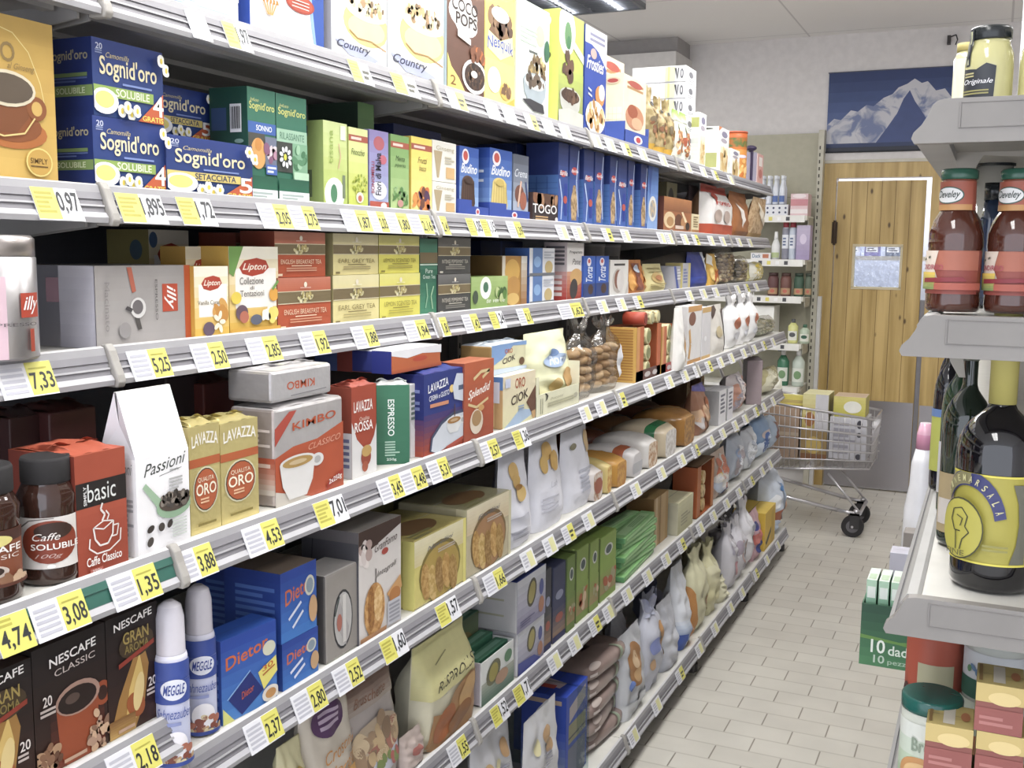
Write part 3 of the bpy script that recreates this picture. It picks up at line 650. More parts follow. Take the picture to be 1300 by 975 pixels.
carton('A', 615, 652, -62, 'cereal_box', 'cereal box', 'yellow chocolate-ball cereal box with blue wavy lettering', '#f3de6a', .06, F=[('g', 0, 0, 1, 1, '#f7e68a', '#efd858')]+sub([('n', .5, .74, .42, .13, 46, ['#7d5a3e', '#5e4030', '#94704e', '#4a3226'], .10, 8), ('e', .5, .84, .3, .07, '#f4f0e4'),
        ('p', [(.05, .5), (.5, .42), (.95, .52), (.92, .68), (.5, .6), (.1, .66)], '#f8efb0'), ('t', 'Nesquik', .08, .46, .95, .64, '#4a63c0', 'b~'), ('e', .3, .22, .22, .12, '#f6f0e6'), ('e', .7, .14, .2, .08, '#e8c05a'), ('n', .7, .15, .14, .05, 12, ['#7d5a3e', '#94704e'], .06, 3), ('p', [(.6, .0), (1, 0), (1, .1)], '#e8b84a')], 0, 0, 1, .70))
carton('A', 655, 696, 6, 'cereal_box', 'cereal box', 'white and pale mint muesli box with a blue-grey bowl', '#eef4ee', .055, side='#e6efe2', F=[('g', 0, .62, .8, 1, '#eef4ee', '#cfe6d6'), ('e', .7, .74, .14, .1, '#e6cfa2'), ('r', .36, .56, .62, .58, '#58605e'), ('k', .1, .62, .6, .78, 4, '#b9ccbc'), ('n', .64, .42, .26, .12, 40, ['#b99a5c', '#6a5034', '#d9c084', '#857048'], .05, 6),
        ]+bowl(.55, .3, .36, .55, '#a9b6be', '#d8dcd8', 2, 18, ('#6a5848', '#57483c'))+[('p', [(.15, .12), (.5, .04), (.85, .04), (.8, .12), (.4, .14)], '#3b3a40'), ('e', .9, .63, .08, .1, '#2f6a4a')])
carton('A', 708, 739, 19, 'cereal_box', 'cereal box', 'lime green and white cereal box with chocolate hearts falling into a bowl', '#b9c85a', .075, side='#d9e868', F=[('g', 0, 0, 1, .5, '#8f9a5e', '#b4c45c'), ('e', .3, .84, .34, .22, '#f2f5ec'), ('e', .35, .8, .14, .12, '#5f8f5a'), ('e', .38, .74, .08, .06, '#3b7a4a'), ('p', [(.5, .72), (1, .6), (1, .68), (.5, .8)], '#e0e8c4'),
        ('n', .35, .52, .18, .14, 16, ['#59402f', '#6b4a36'], .09, 3)]+bowl(.46, .27, .42, .42, '#c2c3bb', '#4f372b', 9, 22)+[('p', [(0, .0), (1, 0), (1, .14), (.4, .16), (0, .12)], '#c9cac2')], S=[('e', .5, .6, .2, .04, '#59602a'), ('e', .4, .9, .3, .06, '#f2f5ec')], top='#4a5238')
carton('A', 741, 768, 38, 'cereal_box', 'cereal box', 'royal blue and white cereal box with a bowl of golden flakes', '#2f4cae', .055, side='#2a43a0', F=[('p', [(0, 1), (1, 1), (1, .66), (.6, .8), (.3, .84), (0, .84)], '#ececf4'), ('k', .2, .86, .9, .96, 2, '#8a8aa8'), ('e', .38, .76, .14, .05, '#c8a8a0'), ('t', 'Frosties', .06, .6, .86, .73, '#f2f2f8', 'bi'), ('e', .7, .38, .22, .1, '#d88a4a'), ('e', .78, .42, .14, .08, '#f0ece6'), ('l', [(.15, .42), (.3, .4)], .03, '#dfe4f4'), ('l', [(.15, .37), (.32, .35)], .03, '#dfe4f4'),
        ('e', .5, .16, .46, .16, '#ece6e0'), ('n', .5, .17, .38, .12, 40, ['#d9a868', '#e8c48c', '#b98448'], .07, 4)])
# blue display tray with two cream rusk boxes
tr = empty('display_tray', (0, 0, 0)); X, y, z, w_, h_ = spot('A', 793, 823, 158); yy0 = y_at(793, X, z); y1 = y_at(823, X, z); W_ = (y1-yy0)+.0
b = MB(); D_ = .19
for q in ((-D_/2, -W_/2, 0, D_/2, W_/2, .002), (-D_/2, -W_/2, 0, D_/2, -W_/2+.002, .07), (-D_/2, W_/2-.002, 0, D_/2, W_/2, .07), (D_/2-.002, -W_/2, 0, D_/2, W_/2, .045), (-D_/2, -W_/2, 0, -D_/2+.002, W_/2, .07)): b.box(*q, '#3d58b4', bottom='#cfcac2')
b.deco(lambda u, v, o: (D_/2+o, -W_/2+u*W_, v*.045), [('e', .55, .5, .18, .3, '#e8e4ee'), ('e', .55, .5, .1, .2, '#c8484a')], 3)
bpy.data.objects.remove(tr); put(b, 'display_tray', 'tray', 'royal blue cardboard display tray under the cream rusk boxes on the top shelf', (X-D_/2, y, z))
for i, (dx, h, lb) in enumerate(((.045, .215, 'cream rusk box with red toast picture, standing front in the blue tray'), (.125, .285, 'taller cream rusk box, standing behind in the blue tray'))):
    b = carton_mb(.07, W_-.012, h-.02*0, '#e9dcc0', side='#efe4bc', top='#d8c8a4', F=[('k', .15, .8, .85, .93, 2, '#b88a5a'), ('e', .5, .9, .3, .05, '#b8584a'), ('e', .5, .42, .4, .18, '#c98a68'), ('e', .4, .5, .22, .1, '#a8583c'), ('e', .6, .34, .24, .09, '#dcae88')],
                  S=[('r', .06, .04, .94, .52, '#f4edcc')]+[('r', .06, .1+.08*k, .94, .105+.08*k, '#d8cc9a') for k in range(5)]+[('r', .3+.2*k, .04, .31+.2*k, .52, '#d8cc9a') for k in range(3)]+[('e', .5, .9, .36, .05, '#d9c2a2'), ('e', .5, .9, .26, .03, '#b84a44')])
    put(b, 'rusk_box', 'box', lb, (X-dx, y, z+.0025), bevel=.001)
# tied and crimped snack bags
for i, (a, c, t, col, lb) in enumerate(((826, 838, 112, 'm:#bda97a,#94804f,40', 'cream snack bag with black tie, first after the blue tray'), (839, 849, 124, 'm:#c4b080,#8f7848,40', 'cream snack bag with black tie, second after the blue tray'), (850, 858, 128, 'm:#b8a470,#8c7648,40', 'cream snack bag with black tie, third after the blue tray'))):
    pouch('A', a, c, t, 'snack_bag', 'bag', lb, col, .07, 'tie', F=[('r', 0, 0, 1, .14, '#d9a93c'), ('n', .5, .45, .35, .25, 18, ['#8a5a3c', '#7a6a50', '#b98a58'], .12, i), ('r', .3, .74, .7, .80, '#2a221e')], seed=i+3, wr=.003, w=.075)
for i, (a, c, t, lb) in enumerate(((860, 868, 139, 'white and green muesli pouch, left of two before the white boxes'), (869, 877, 143, 'white and green muesli pouch, right of two before the white boxes'))):
    pouch('A', a, c, t, 'muesli_pouch', 'pouch', lb, '#e6e8dc', .06, 'flat', F=[('g', 0, .78, 1, 1, '#dfe6cc', '#8fb04a'), ('n', .5, .35, .4, .25, 30, ['#c98a5a', '#a8683c', '#d9b88a', '#b05a3c'], .12, i+20), ('e', .5, .66, .3, .08, '#cfd8c0')], seed=i+8, w=.08)
# white cases stacked behind the bags
zz = deckz('A')
zz = deckz('A'); XF = -1.12; yc = y_at(871, XF, 2.25); yd = y_at(884, XF, 2.25); xb_ = x_at(803, yc, 2.25); zt_ = z_at(82, XF, yc); NC = 6
for i in range(NC):
    hh = (zt_-zz)/NC-.0015; dx_ = XF-xb_
    b = carton_mb(dx_, yd-yc, hh, '#ececee', side='#eeeef2', F=[('e', .5, .55, .2, .2, '#77777e'), ('k', .2, .1, .8, .3, 2, '#a8a8b0')],
        S=[('r', .04+.055*k, .04, .043+.055*k, .96, '#b8b8c0') for k in range(11)]+[('r', .62, .06, .80, .94, '#e6e8b0'), ('r', .67, .06, .71, .94, '#e2e088'), ('p', [(.79, .85), (.83, .85), (.845, .3), (.86, .85), (.88, .85), (.85, .12)], '#55555c'), ('e', .93, .5, .03, .3, '#66666e'), ('e', .93, .5, .015, .18, '#d8d8dc'), ('r', .0, .0, 1, .03, '#b4b4bc')])
    put(b, 'ricecake_case', 'case', 'white display case with yellow stripe behind the snack bags, %s of the stack' % ['lowest', 'second lowest', 'third lowest', 'third highest', 'second highest', 'topmost'][i], ((XF+xb_)/2, (yc+yd)/2, zz+i*(hh+.0015)), bevel=.001)
def whitebox(a, c, t, lb, sc, dep=.13, F=()):
    carton('A', a, c, t, 'cracker_box', 'box', lb, '#f2f2f0', dep, side='#dfe3da', top='#c9cac6', F=[('e', .55, .86, .28, .07, '#8a86a0'), ('e', .5, .72, .3, .05, '#b0a8b4'), ('g', .2, .05, .9, .58, '#e0cfa0', '#f0eac8'), ('n', .55, .3, .28, .2, 16, ['#d9b878', '#c99a5a', '#e6d09a'], .12, a)]+list(F), S=sc)
SG = [('r', 0, .72, 1, .9, '#b8bc6a'), ('e', .5, .96, .3, .02, '#4a4a4a')]+[('r', .0, .15+.07*k, 1, .153+.07*k, '#bcc2b8') for k in range(7)]
whitebox(886, 895, 144, 'tall white cracker box with olive band on its side, on the top shelf', SG)
whitebox(911, 924, 163, 'white cracker box with olive square low on its side', [('r', .05, .1, .95, .42, '#a8ac68'), ('e', .5, .95, .32, .02, '#4a4a4a')]+[('r', .0, .5+.06*k, 1, .503+.06*k, '#bcc2b8') for k in range(6)], F=[('p', [(0, 1), (.3, 1), (0, .9)], '#d88a5a')])
whitebox(927, 938, 190, 'short white biscuit box beside the orange tube', [('r', .1, .3, .9, .5, '#cfd8d8')], .05)
X, y, z, w_, h_ = spot('A', 938, 953, 167)
vessel((X-.05, y, z), 'snack_tube', 'tube', 'orange cardboard snack canister with dark picture band near the end of the top shelf', [(.052, 0, '#d98a3e'), (.053, .004, '#dd9040'), (.053, h_*.62, '#c9702c'), (.053, h_*.67, 'm:#a8642c,#5a6a30,40'), (.053, h_*.86, '#c9602c'), (.053, h_*.97, '#d07040')],
       lid=[(.055, h_*.962, '#c85a3a'), (.055, h_*.995, '#e8b8a0'), (.05, h_, '#c85a3a')], lab=[('e', .5, .8, .24, .06, '#d8cce0'), ('n', .5, .35, .4, .3, 20, ['#e8b060', '#c97030', '#f0c880'], .1, 2)], v0=.05, v1=.6)
b = MB(); b.lathe([(.0, .0, '#34284a')]+[(.028*math.sin(math.pi*k/10), .0+.014-.014*math.cos(math.pi*k/10), '#34284a') for k in range(1, 10)]+[(.001, .028, '#34284a')], 16, z=.155)
b.box(-.02, -.004, 0, .02, .004, .155, '#34284a')
b.grid(lambda u, v: (.006, -.03+.06*v, .01+.14*u), 2, 2, '#9a94a8')
put(b, 'round_badge_stand', 'stand', 'dark violet round-topped plastic stand at the far end of the top shelf', (-1.12, y_at(957, -1.1, deckz('A')), deckz('A')), rot=(0, 0, -.9))
carton('A', 961, 968, 196, 'biscuit_box', 'box', 'slim pink and white box at the far end of the top shelf', '#e0a8a0', .05, side='#e6c8c4', F=[('r', .2, .6, .8, .9, '#f2e8e4'), ('e', .5, .35, .3, .15, '#c87068')])
# ================================================================ second shelf: chamomile, herbal teas, puddings, pasta
OR = '#c9a050'
X, y, z, w_, h_ = spot('B', -12, 74, 22)
carton('B', -12, 74, 22, 'barley_coffee_box', 'box', 'large golden box with a brown coffee cup, at the left edge', '#c9a252', .09, side='#a8823c', top='#8a6a30', F=[('g', 0, 0, 1, 1, '#cfa852', '#b8923e'), ('l', [(.12, .93), (.4, .9), (.62, .8), (.78, .62), (.84, .48)], .012, '#dcc882'),
       ('t', 'ZO', .02, .72, .42, .84, '#8a6f3c', 'b'), ('t', 'al Ginseng', .3, .67, .7, .72, '#8f7440', 'i'), ('e', .35, .3, .5, .1, '#b0642c'), ('e', .33, .34, .44, .1, '#8a4a22'), ('p', [(-.0, .55), (.62, .56), (.58, .4), (.4, .3), (.1, .29), (0, .3)], '#7d4420'), ('e', .7, .46, .15, .075, '#8a4c24'), ('e', .7, .46, .08, .045, '#c9a252'), ('e', .27, .56, .42, .11, '#cfc4a8'), ('e', .27, .56, .38, .09, '#57493a'),
       ('l', [(0, .29), (.2, .27), (.5, .30), (.66, .4)], .02, '#d9c27a'), ('e', .7, .13, .2, .09, '#e2cc74'), ('e', .7, .13, .18, .08, '#c59a44'), ('t', 'SIMPLY', .56, .12, .82, .155, '#6a4c20', 'b'), ('r', .56, .1, .82, .108, '#6a4c20')])
def sogni(kind, num):
    bl, bd = '#263c86', '#1c2c66'
    band = '#8fae52' if kind == 'SOLUBILE' else '#d9c46a'
    F = [('g', 0, 0, 1, 1, '#24407e', bl), ('t', '20', .05, .86, .14, .94, '#c9d0e6', 'b'), ('k', .04, .8, .17, .86, 2, '#8a98c4'), ('t', 'Camomilla', .18, .77, .5, .84, '#cdbf8c', 'i'), ('t', "Sognid'oro", .09, .47, .9, .79, '#e8dcb0', 'b'), ('k', .4, .43, .82, .48, 1, '#7a90cc'),
         ('r', 0, .26, .84, .4, band), ('t', kind, .3, .28, .78, .385, '#e8f0d4' if kind == 'SOLUBILE' else '#2a3560', 'b'), ('e', .14, .2, .19, .17, '#f0f0f4'), ('e', .14, .22, .13, .11, '#e6d878'), ('p', [(.6, 0), (.86, .0), (.98, 0), (.98, .42), (.86, .28)], '#c85a34'), ('t', num, .82, .1, .98, .38, '#f4f0ea', 'b'), ('t', 'GRATIS', .66, .015, .97, .085, '#f0dc5a', 'b')]
    for cu, cv in ((.36, .1), (.48, .07), (.42, .15), (.54, .12), (.9, .86), (.96, .74)):
        F += [('e', cu+.032*math.cos(k*1.047), cv+.06*math.sin(k*1.047), .022, .05, '#f2f2ea', k*1.047) for k in range(6)]+[('e', cu, cv, .018, .04, '#e0c84a')]
    S = [('r', 0, .25, 1, .39, mixc(band, '#223355', .25)), ('t', "Sognid'oro", .1, .68, .92, .85, '#a8a284', 'b'), ('r', .05, .5, .9, .55, mixc(band, '#223355', .35)), ('k', .1, .42, .9, .5, 2, '#5064a0'), ('t', kind, .25, .28, .85, .36, '#c9d4b0', 'm')]
    return F, S
F, S = sogni('SOLUBILE', '4')
a = carton('B', 120, 211, 153, 'chamomile_box', 'tea box', 'navy chamomile box with pale green band, lower of the near stack', '#263c86', .085, side='#1f3070', F=F, S=S)
a2 = carton('B', 119, 208, 57, 'chamomile_box', 'tea box', 'navy chamomile box with pale green band, upper of the near stack', '#263c86', .085, side='#1f3070', F=F, S=S, zb=a['top_z']+.0005)
F, S = sogni('SETACCIATA', '5')
s1 = carton('B', 212, 321, 178, 'chamomile_box', 'tea box', 'navy chamomile box with yellow band, standing in front beside the green cartons', '#263c86', .07, side='#1c2c66', F=F, S=S, sb=.026)
s2 = carton('B', 192, 268, 175, 'chamomile_box', 'tea box', 'navy chamomile box with yellow band, lower one behind in the shade', '#263c86', .07, side='#1c2c66', F=F, S=S, sb=.115)
carton('B', 192, 268, 112, 'chamomile_box', 'tea box', 'navy chamomile box with yellow band, upper one behind in the shade', '#263c86', .07, side='#1c2c66', F=F, S=S, sb=.115, zb=s2['top_z']+.0005)
G1, G2 = '#2d6a55', '#1e4a3e'
def green(t1, kind):
    F = [('g', 0, 0, 1, 1, '#2f6f58', '#3a7a62'), ('t', 'Infuso', .1, .88, .4, .91, '#d9d88a', 'i'), ('t', "Sognid'oro", .06, .79, .96, .88, '#d8dc7c', 'b')]
    if kind == 0: F += [('r', 0, .6, 1, .7, '#3f66b4'), ('t', t1, .28, .625, .85, .675, '#eef2fa', 'b'), ('r', 0, .3, .58, .6, '#4a4a44'), ('e', .34, .42, .27, .14, '#dca25a'), ('e', .34, .5, .12, .06, '#d08a40'), ('r', .58, .3, 1, .58, '#6f7890'), ('n', .78, .46, .2, .1, 14, ['#b88aa0', '#8a5a7a', '#d8c8d0'], .1, 2), ('r', .6, .24, 1, .33, '#4a6cc0'), ('k', .64, .25, .96, .32, 2, '#dfe6f4')]
    else: F += [('r', 0, .56, 1, .68, '#9cc4a8'), ('t', t1, .1, .585, .9, .65, '#4a7a60', ''), ('r', 0, .28, .5, .56, '#3f4440'), ('r', .5, .22, 1, .56, '#7fb08c'), ('n', .75, .42, .2, .1, 10, ['#5a9068', '#9cc8a4', '#447a54'], .1, 5), ('e', .25, .42, .05, .03, '#d8d848')]+[('e', .25+.15*math.cos(k*.7), .42+.075*math.sin(k*.7), .06, .02, '#e8ecf0', k*.7) for k in range(9)]+[('r', .5, .22, 1, .29, '#b4d8b8')]
    return F+[('g', 0, .1, 1, .22, '#2a6a50', '#256048'), ('r', 0, 0, 1, .1, '#e2e8ec'), ('k', .1, .02, .8, .08, 2, '#a8b8b4')]
carton('B', 316, 351, 113, 'herbal_tea_box', 'tea box', 'dark green herbal tea box with blue band and orange fruit', G1, .075, side=G2, F=green('SONNO', 0), S=[('r', .05, .62, .45, .82, '#35507e'), ('r', 0, .0, 1, .1, '#b8c0c0')]+sub(BC, .55, .6, .85, .85)+[('e', .8, .52, .12, .02, '#7a9a90'), ('t', 'relax', .5, .4, .9, .48, '#6a9a88', 'i')])
carton('B', 352, 390, 122, 'herbal_tea_box', 'tea box', 'dark green herbal tea box with white daisy and mint picture', G1, .075, side=G2, F=green('RILASSANTE', 1))
carton('B', 411, 441, 155, 'herbal_tea_box', 'tea box', 'pale lime tea box with white oval leaf emblem near its foot', '#c0d078', .08, side='#8fa45c', top='#dfe4dc', F=[('g', 0, 0, 1, 1, '#b4c860', '#cfdc94'), ('e', .45, .14, .42, .2, '#f4f6f0'), ('e', .42, .15, .14, .11, '#4f8a64'), ('r', .78, .1, .9, .38, '#7a8a6a'), ('r', .7, .8, .92, .97, '#dfe6d4'), ('t', 'tisana', .2, .5, .38, .9, '#9ab454', 'L'), ('l', [(.6, .45), (.7, .6), (.62, .75)], .03, '#d8a890')], S=[('r', .35, .1, .7, .42, '#5a6a4a'), ('r', .3, .82, .6, .94, '#6a7a74')])
HB = [('r', .0, .83, 1, .91, '#b05844'), ('k', .12, .84, .88, .9, 1, '#f0d0c4')]
carton('B', 443, 467, 163, 'herbal_tea_box', 'tea box', 'yellow-green fennel tea box with red brand strip', '#ccd66e', .065, side='#a8b45a', F=[('g', 0, 0, 1, 1, '#c8d45c', '#dce49a')]+HB+[('t', 'Finocchio', .12, .66, .82, .74, '#4a5a2a', 'i'), ('n', .55, .3, .4, .12, 60, ['#a8b83a', '#8aa030', '#d8dc5c'], .04, 3), ('e', .55, .13, .2, .07, '#e8e0d0'), ('e', .55, .12, .1, .04, '#c86a5a')])
carton('B', 469, 493, 166, 'herbal_tea_box', 'tea box', 'lilac floral tea box with vertical lettering and red foot', '#8a86c4', .065, side='#7a70a8', F=[('g', 0, 0, 1, 1, '#a8b4dc', '#8f84bc'), ('e', .5, .84, .28, .09, '#b8606a'), ('e', .7, .64, .2, .06, '#c8687a'), ('e', .5, .24, .4, .12, '#dfe2f0'), ('t', 'Fiori di Malva', .3, .18, .6, .72, '#2c2a3c', 'Lb'), ('t', 'BONOMELLI', .08, .2, .24, .6, '#a8445a', 'Lb'), ('r', 0, 0, 1, .1, '#c05848'), ('e', .72, .05, .16, .04, '#f0e6e0')])
carton('B', 496, 519, 172, 'herbal_tea_box', 'tea box', 'fresh green mint tea box with red brand strip', '#8fb46c', .065, side='#6f9454', F=[('g', 0, 0, 1, 1, '#b4cf8a', '#78a45c')]+HB+[('t', 'Menta', .25, .66, .75, .73, '#3a5a30', 'i'), ('t', 'piperita', .2, .57, .8, .63, '#3a5a30', 'i'), ('n', .5, .2, .44, .14, 50, ['#5a8a4a', '#78a860', '#9cc084'], .07, 9), ('e', .5, .1, .16, .05, '#c89088')])
carton('B', 522, 548, 175, 'herbal_tea_box', 'tea box', 'bright yellow fruit tea box with peaches and berries', '#ecd872', .065, side='#d8b44a', F=[('g', 0, 0, 1, 1, '#f0e08a', '#ecd560')]+HB+[('t', 'Frutti', .3, .66, .75, .74, '#6a5a2a', 'i'), ('t', 'bosco', .36, .56, .7, .63, '#6a5a2a', 'i'), ('n', .5, .16, .44, .13, 22, ['#e8934a', '#d8703c', '#f0b060', '#5a3a5c', '#7a4a3a'], .13, 9)])
for i, (zb, t, lb) in enumerate(((None, 232, 'white coffee drink box with a sundae glass, lower of two'), (1, 180, 'white coffee drink box with a sundae glass, upper of two'))):
    q = carton('B', 549, 579, t, 'coffee_drink_box', 'box', lb, '#e6e4da', .065, side='#d0cec4', F=[('t', 'Ginseng', .15, .74, .9, .88, '#b4a884', ''), ('p', [(.05, .75), (.4, .75), (.32, .4), (.26, .1), (.18, .1), (.12, .4)], '#b4a07c'), ('r', .55, .1, .92, .38, '#d8b078'), ('k', .5, .45, .9, .65, 3, '#c4bcA4'.lower())], zb=None if i == 0 else q['top_z']+.0005)
# puddings in a blue tray
def pud(c1, c2, txt='Budino'):
    return [('g', 0, 0, 1, 1, '#a8c8ee', '#2c55b0'), ('e', .3, .86, .18, .11, '#e8e4ea'), ('e', .3, .87, .12, .07, '#c85048'), ('t', txt, .06, .62, .9, .76, '#eef2fa', 'bi'), ('e', .42, .5, .3, .09, c1), ('p', [(.12, .5), (.72, .5), (.8, .2), (.76, .14), (.08, .14), (.05, .2)], c1)]+[('l', [(.2+.1*k, .52), (.14+.12*k, .18)], .03, c2) for k in range(6)]+[('e', .42, .52, .18, .05, c2)]
carton('B', 583, 607, 187, 'pudding_box', 'box', 'blue pudding mix box showing a chocolate pudding', '#2c50a8', .055, side='#28469a', top='#c88a80', F=pud('#5c4238', '#453029'))
carton('B', 621, 649, 190, 'pudding_box', 'box', 'blue pudding mix box showing a vanilla pudding', '#2c60c0', .1, side='#3a66c0', top='#c88a80', F=pud('#e2cc7a', '#cdb25c'), S=[('g', 0, 0, 1, 1, '#8ab0e4', '#2c50b0'), ('e', .4, .86, .22, .08, '#c8bcd0'), ('k', .15, .5, .85, .7, 3, '#dfe8f6')])
carton('B', 651, 670, 197, 'pudding_box', 'box', 'grey-blue dessert cream box showing chocolate swirls', '#6a7488', .055, F=[('g', 0, 0, 1, 1, '#b8c4d8', '#585f70'), ('t', 'Crema', .1, .66, .9, .78, '#dfe4ec', 'i'), ('e', .4, .4, .3, .14, '#7a4a3c'), ('e', .65, .3, .22, .14, '#a8604a'), ('l', [(.3, .2), (.5, .6)], .1, '#e0b8a0'), ('l', [(.8, .6), (.95, .3)], .08, '#3a4a80')])
for nm, a_, c_, lb in (('display_tray', 582, 619, 'low royal blue display tray in front of the chocolate pudding box'), ('display_tray', 620, 671, 'notched royal blue display tray in front of the vanilla pudding box')):
    X, y, z, w_, h_ = spot('B', a_, c_, 250, sb=.026); b = MB(); hh = .036
    b.box(-.003, -w_/2, 0, 0, -w_*.1, hh, '#3450b0'); b.box(-.003, -w_*.1, 0, 0, w_/2, hh*.62, '#3450b0'); b.box(-.1, -w_/2, 0, -.003, -w_/2+.0015, hh, '#304aa6'); b.box(-.1, -w_/2, -.0, 0, w_/2, .0004, '#304aa6')
    b.deco(lambda u, v, o: (.0002+o, -w_/2+u*w_, v*hh), [('e', .6, .3, .07, .22, '#e0dcea'), ('e', .6, .3, .04, .12, '#c8484a')], w_/hh)
    put(b, nm, 'tray', lb, (X+.003, y, z))
carton('B', 676, 708, 246, 'wafer_box', 'biscuit box', 'dark brown chocolate snack box with large white letters', '#33262a', .12, side='#4a3432', top='#5a4038', F=[('g', 0, .6, .6, 1, '#3a2a2a', '#6a4638'), ('n', .5, .84, .45, .12, 20, ['#8a5a40', '#5c3c2e', '#a87a58'], .1, 3), ('t', 'TOGO', .0, .3, .94, .62, '#f0ecec', 'b'), ('k', .1, .05, .8, .22, 2, '#c8a070'), ('e', .93, .12, .06, .08, '#e0d8d8')])
# blue pasta cartons, some with clear windows
pasta = [(708, 720, 178, .06, 0), (722, 734, 181, .06, 1), (740, 752, 186, .06, 0), (754, 765, 190, .06, 1), (773, 782, 192, .05, 1), (783, 794, 198, .06, 0), (796, 804, 200, .05, 1), (812, 820, 205, .05, 1), (821, 834, 210, .05, 2)]
where = ['first from the snack box', 'second from the snack box, with pasta window', 'third from the snack box', 'fourth from the snack box, with pasta window', 'fifth from the snack box, with pasta window', 'sixth from the snack box', 'seventh from the snack box, with pasta window', 'eighth from the snack box, with pasta window', 'last, pale with large oval']
for i, (a_, c_, t, dp, k) in enumerate(pasta):
    F = [('g', 0, 0, 1, 1, '#3c62b8', '#22367c')]
    if k == 0: F += [('e', .5, .62, .3, .04, '#c84a4a'), ('l', [(.1, .55), (.4, .3), (.3, .05)], .09, '#b8cdf0'), ('r', .6, .1, .9, .5, '#1f3aa0'), ('t', 'Barilla', .1, .6, .9, .66, '#f0e8ea', 'bi'), ('e', .7, .3, .2, .05, '#c05048')]
    if k == 1: F += [('p', [(.25, .05), (.75, .05), (.85, .3), (.6, .5), (.4, .5), (.15, .3)], 'm:#c9a878,#8a6c48,60'), ('e', .5, .68, .32, .05, '#c84a4a'), ('l', [(.9, .95), (.7, .55), (.95, .1)], .08, '#b8cdf0'), ('t', 'Barilla', .15, .66, .85, .7, '#f0e8ea', 'bi')]
    if k == 2: F = [('g', 0, 0, 1, 1, '#86a8e0', '#4c78c8'), ('e', .5, .34, .38, .2, '#dcdcd8'), ('e', .5, .34, .26, .14, 'm:#c9b088,#8f94a0,50'), ('p', [(0, 1), (.4, 1), (.2, .5)], '#3a5cb0')]
    S = [('r', 0, .0, 1, .6, '#4a74bc')]+[('r', .02, .08+.07*q, .98, .084+.07*q, '#2a4a90') for q in range(7)]+[('r', .33*q, .05, .33*q+.02, .58, '#2f5098') for q in (1, 2)]
    carton('B', a_, c_, t, 'pasta_box', 'pasta box', 'blue dry pasta carton on the second shelf, '+where[i], '#2a4494', dp*1.6, side='#26387e', F=F, S=S, group='blue pasta cartons')
carton('B', 842, 877, 252, 'chocolate_box', 'biscuit box', 'shiny copper brown chocolate pastry box', '#a8663e', .12, side='#5f3024', top='#7a4a34', F=[('g', 0, .6, 1, 1, '#8f5634', '#b87848'), ('e', .2, .34, .2, .24, '#e2c69a'), ('e', .22, .3, .12, .14, '#b98a58'), ('e', .52, .32, .14, .22, '#6a3c28'), ('e', .72, .3, .12, .2, '#c08858'), ('r', .4, .1, .7, .2, '#d8c0b0'), ('e', .85, .2, .08, .12, '#2f1e1a'), ('p', [(.6, .6), (.75, .3), (.82, .34), (.66, .62)], '#f0d8b0')])
carton('B', 878, 887, 272, 'cocoa_box', 'box', 'small cream cocoa box leaning beside the copper brown box', '#dfd0a8', .05, F=[('r', 0, .0, 1, .2, '#b07848'), ('k', .2, .3, .8, .9, 5, '#8a7048')])
pouch('B', 901, 931, 236, 'biscuit_bag', 'bag', 'white and red biscuit bag with two oval pictures', '#ece8e6', .1, 'gable', F=[('r', 0, 0, 1, .22, '#b84a30'), ('e', .3, .38, .14, .13, '#b8a49a'), ('e', .66, .38, .14, .13, '#b8a49a'), ('r', .0, .84, 1, 1, '#b84438'), ('t', 'Forno', .2, .6, .8, .72, '#b84438', 'bi'), ('e', .3, .78, .12, .06, '#c04a3a')], seed=3, wr=.002, back='#b88a68')
pouch('B', 933, 953, 245, 'biscuit_bag', 'bag', 'tan brown biscuit bag with white flash, end of the second shelf', '#a8683a', .09, 'flat', F=[('p', [(.15, .75), (.5, .6), (.55, .4), (.4, .2), (.35, .5)], '#f0e8e2'), ('g', 0, 0, 1, .2, '#8a5026', '#a8683a')], seed=4, lean=.05)
pouch('B', 951, 968, 252, 'biscuit_bag', 'bag', 'beige wheat-printed bag leaning forward at the end of the second shelf', 'm:#c9ab84,#a8845c,50', .06, 'flat', F=[('p', [(.3, .9), (.8, .6), (.9, .3), (.5, .5)], '#ece2d0'), ('r', .0, 0, 1, .12, '#b89460')], seed=14, lean=.22)
# ================================================================ third shelf: teas and mixes
X = -1.105; z = deckz('C')
y = y_at(-10, X, z); hh = z_at(298, X, y)-z
SL = 's:#c9c6c8'
vessel((X-.0, y, z), 'coffee_tin', 'tin', 'tall silver coffee tin with pinkish label and screw lid, left edge of third shelf', [(.052, 0, '#8f8d90'), (.054, .003, SL), (.054, hh*.82, SL), (.05, hh*.84, '#9a989c')], lid=[(.053, hh*.83, 's:#b8b0ae'), (.053, hh*.97, 's:#d8d0cc'), (.049, hh, 's:#b8b0ae')], lab=[('r', 0, 0, .5, 1, '#d8b8c4'), ('r', .62, .5, .84, .8, '#b8412c'), ('t', 'illy', .64, .54, .83, .76, '#f4eeee', 'bi'), ('r', .7, .08, .75, .36, '#a8402c'), ('t', 'ESPRESSO', .3, .4, .78, .44, '#5a5458', '')], a0=-.35, span=2.6, v0=.02, v1=.80)
SV = '#a8a4a6'
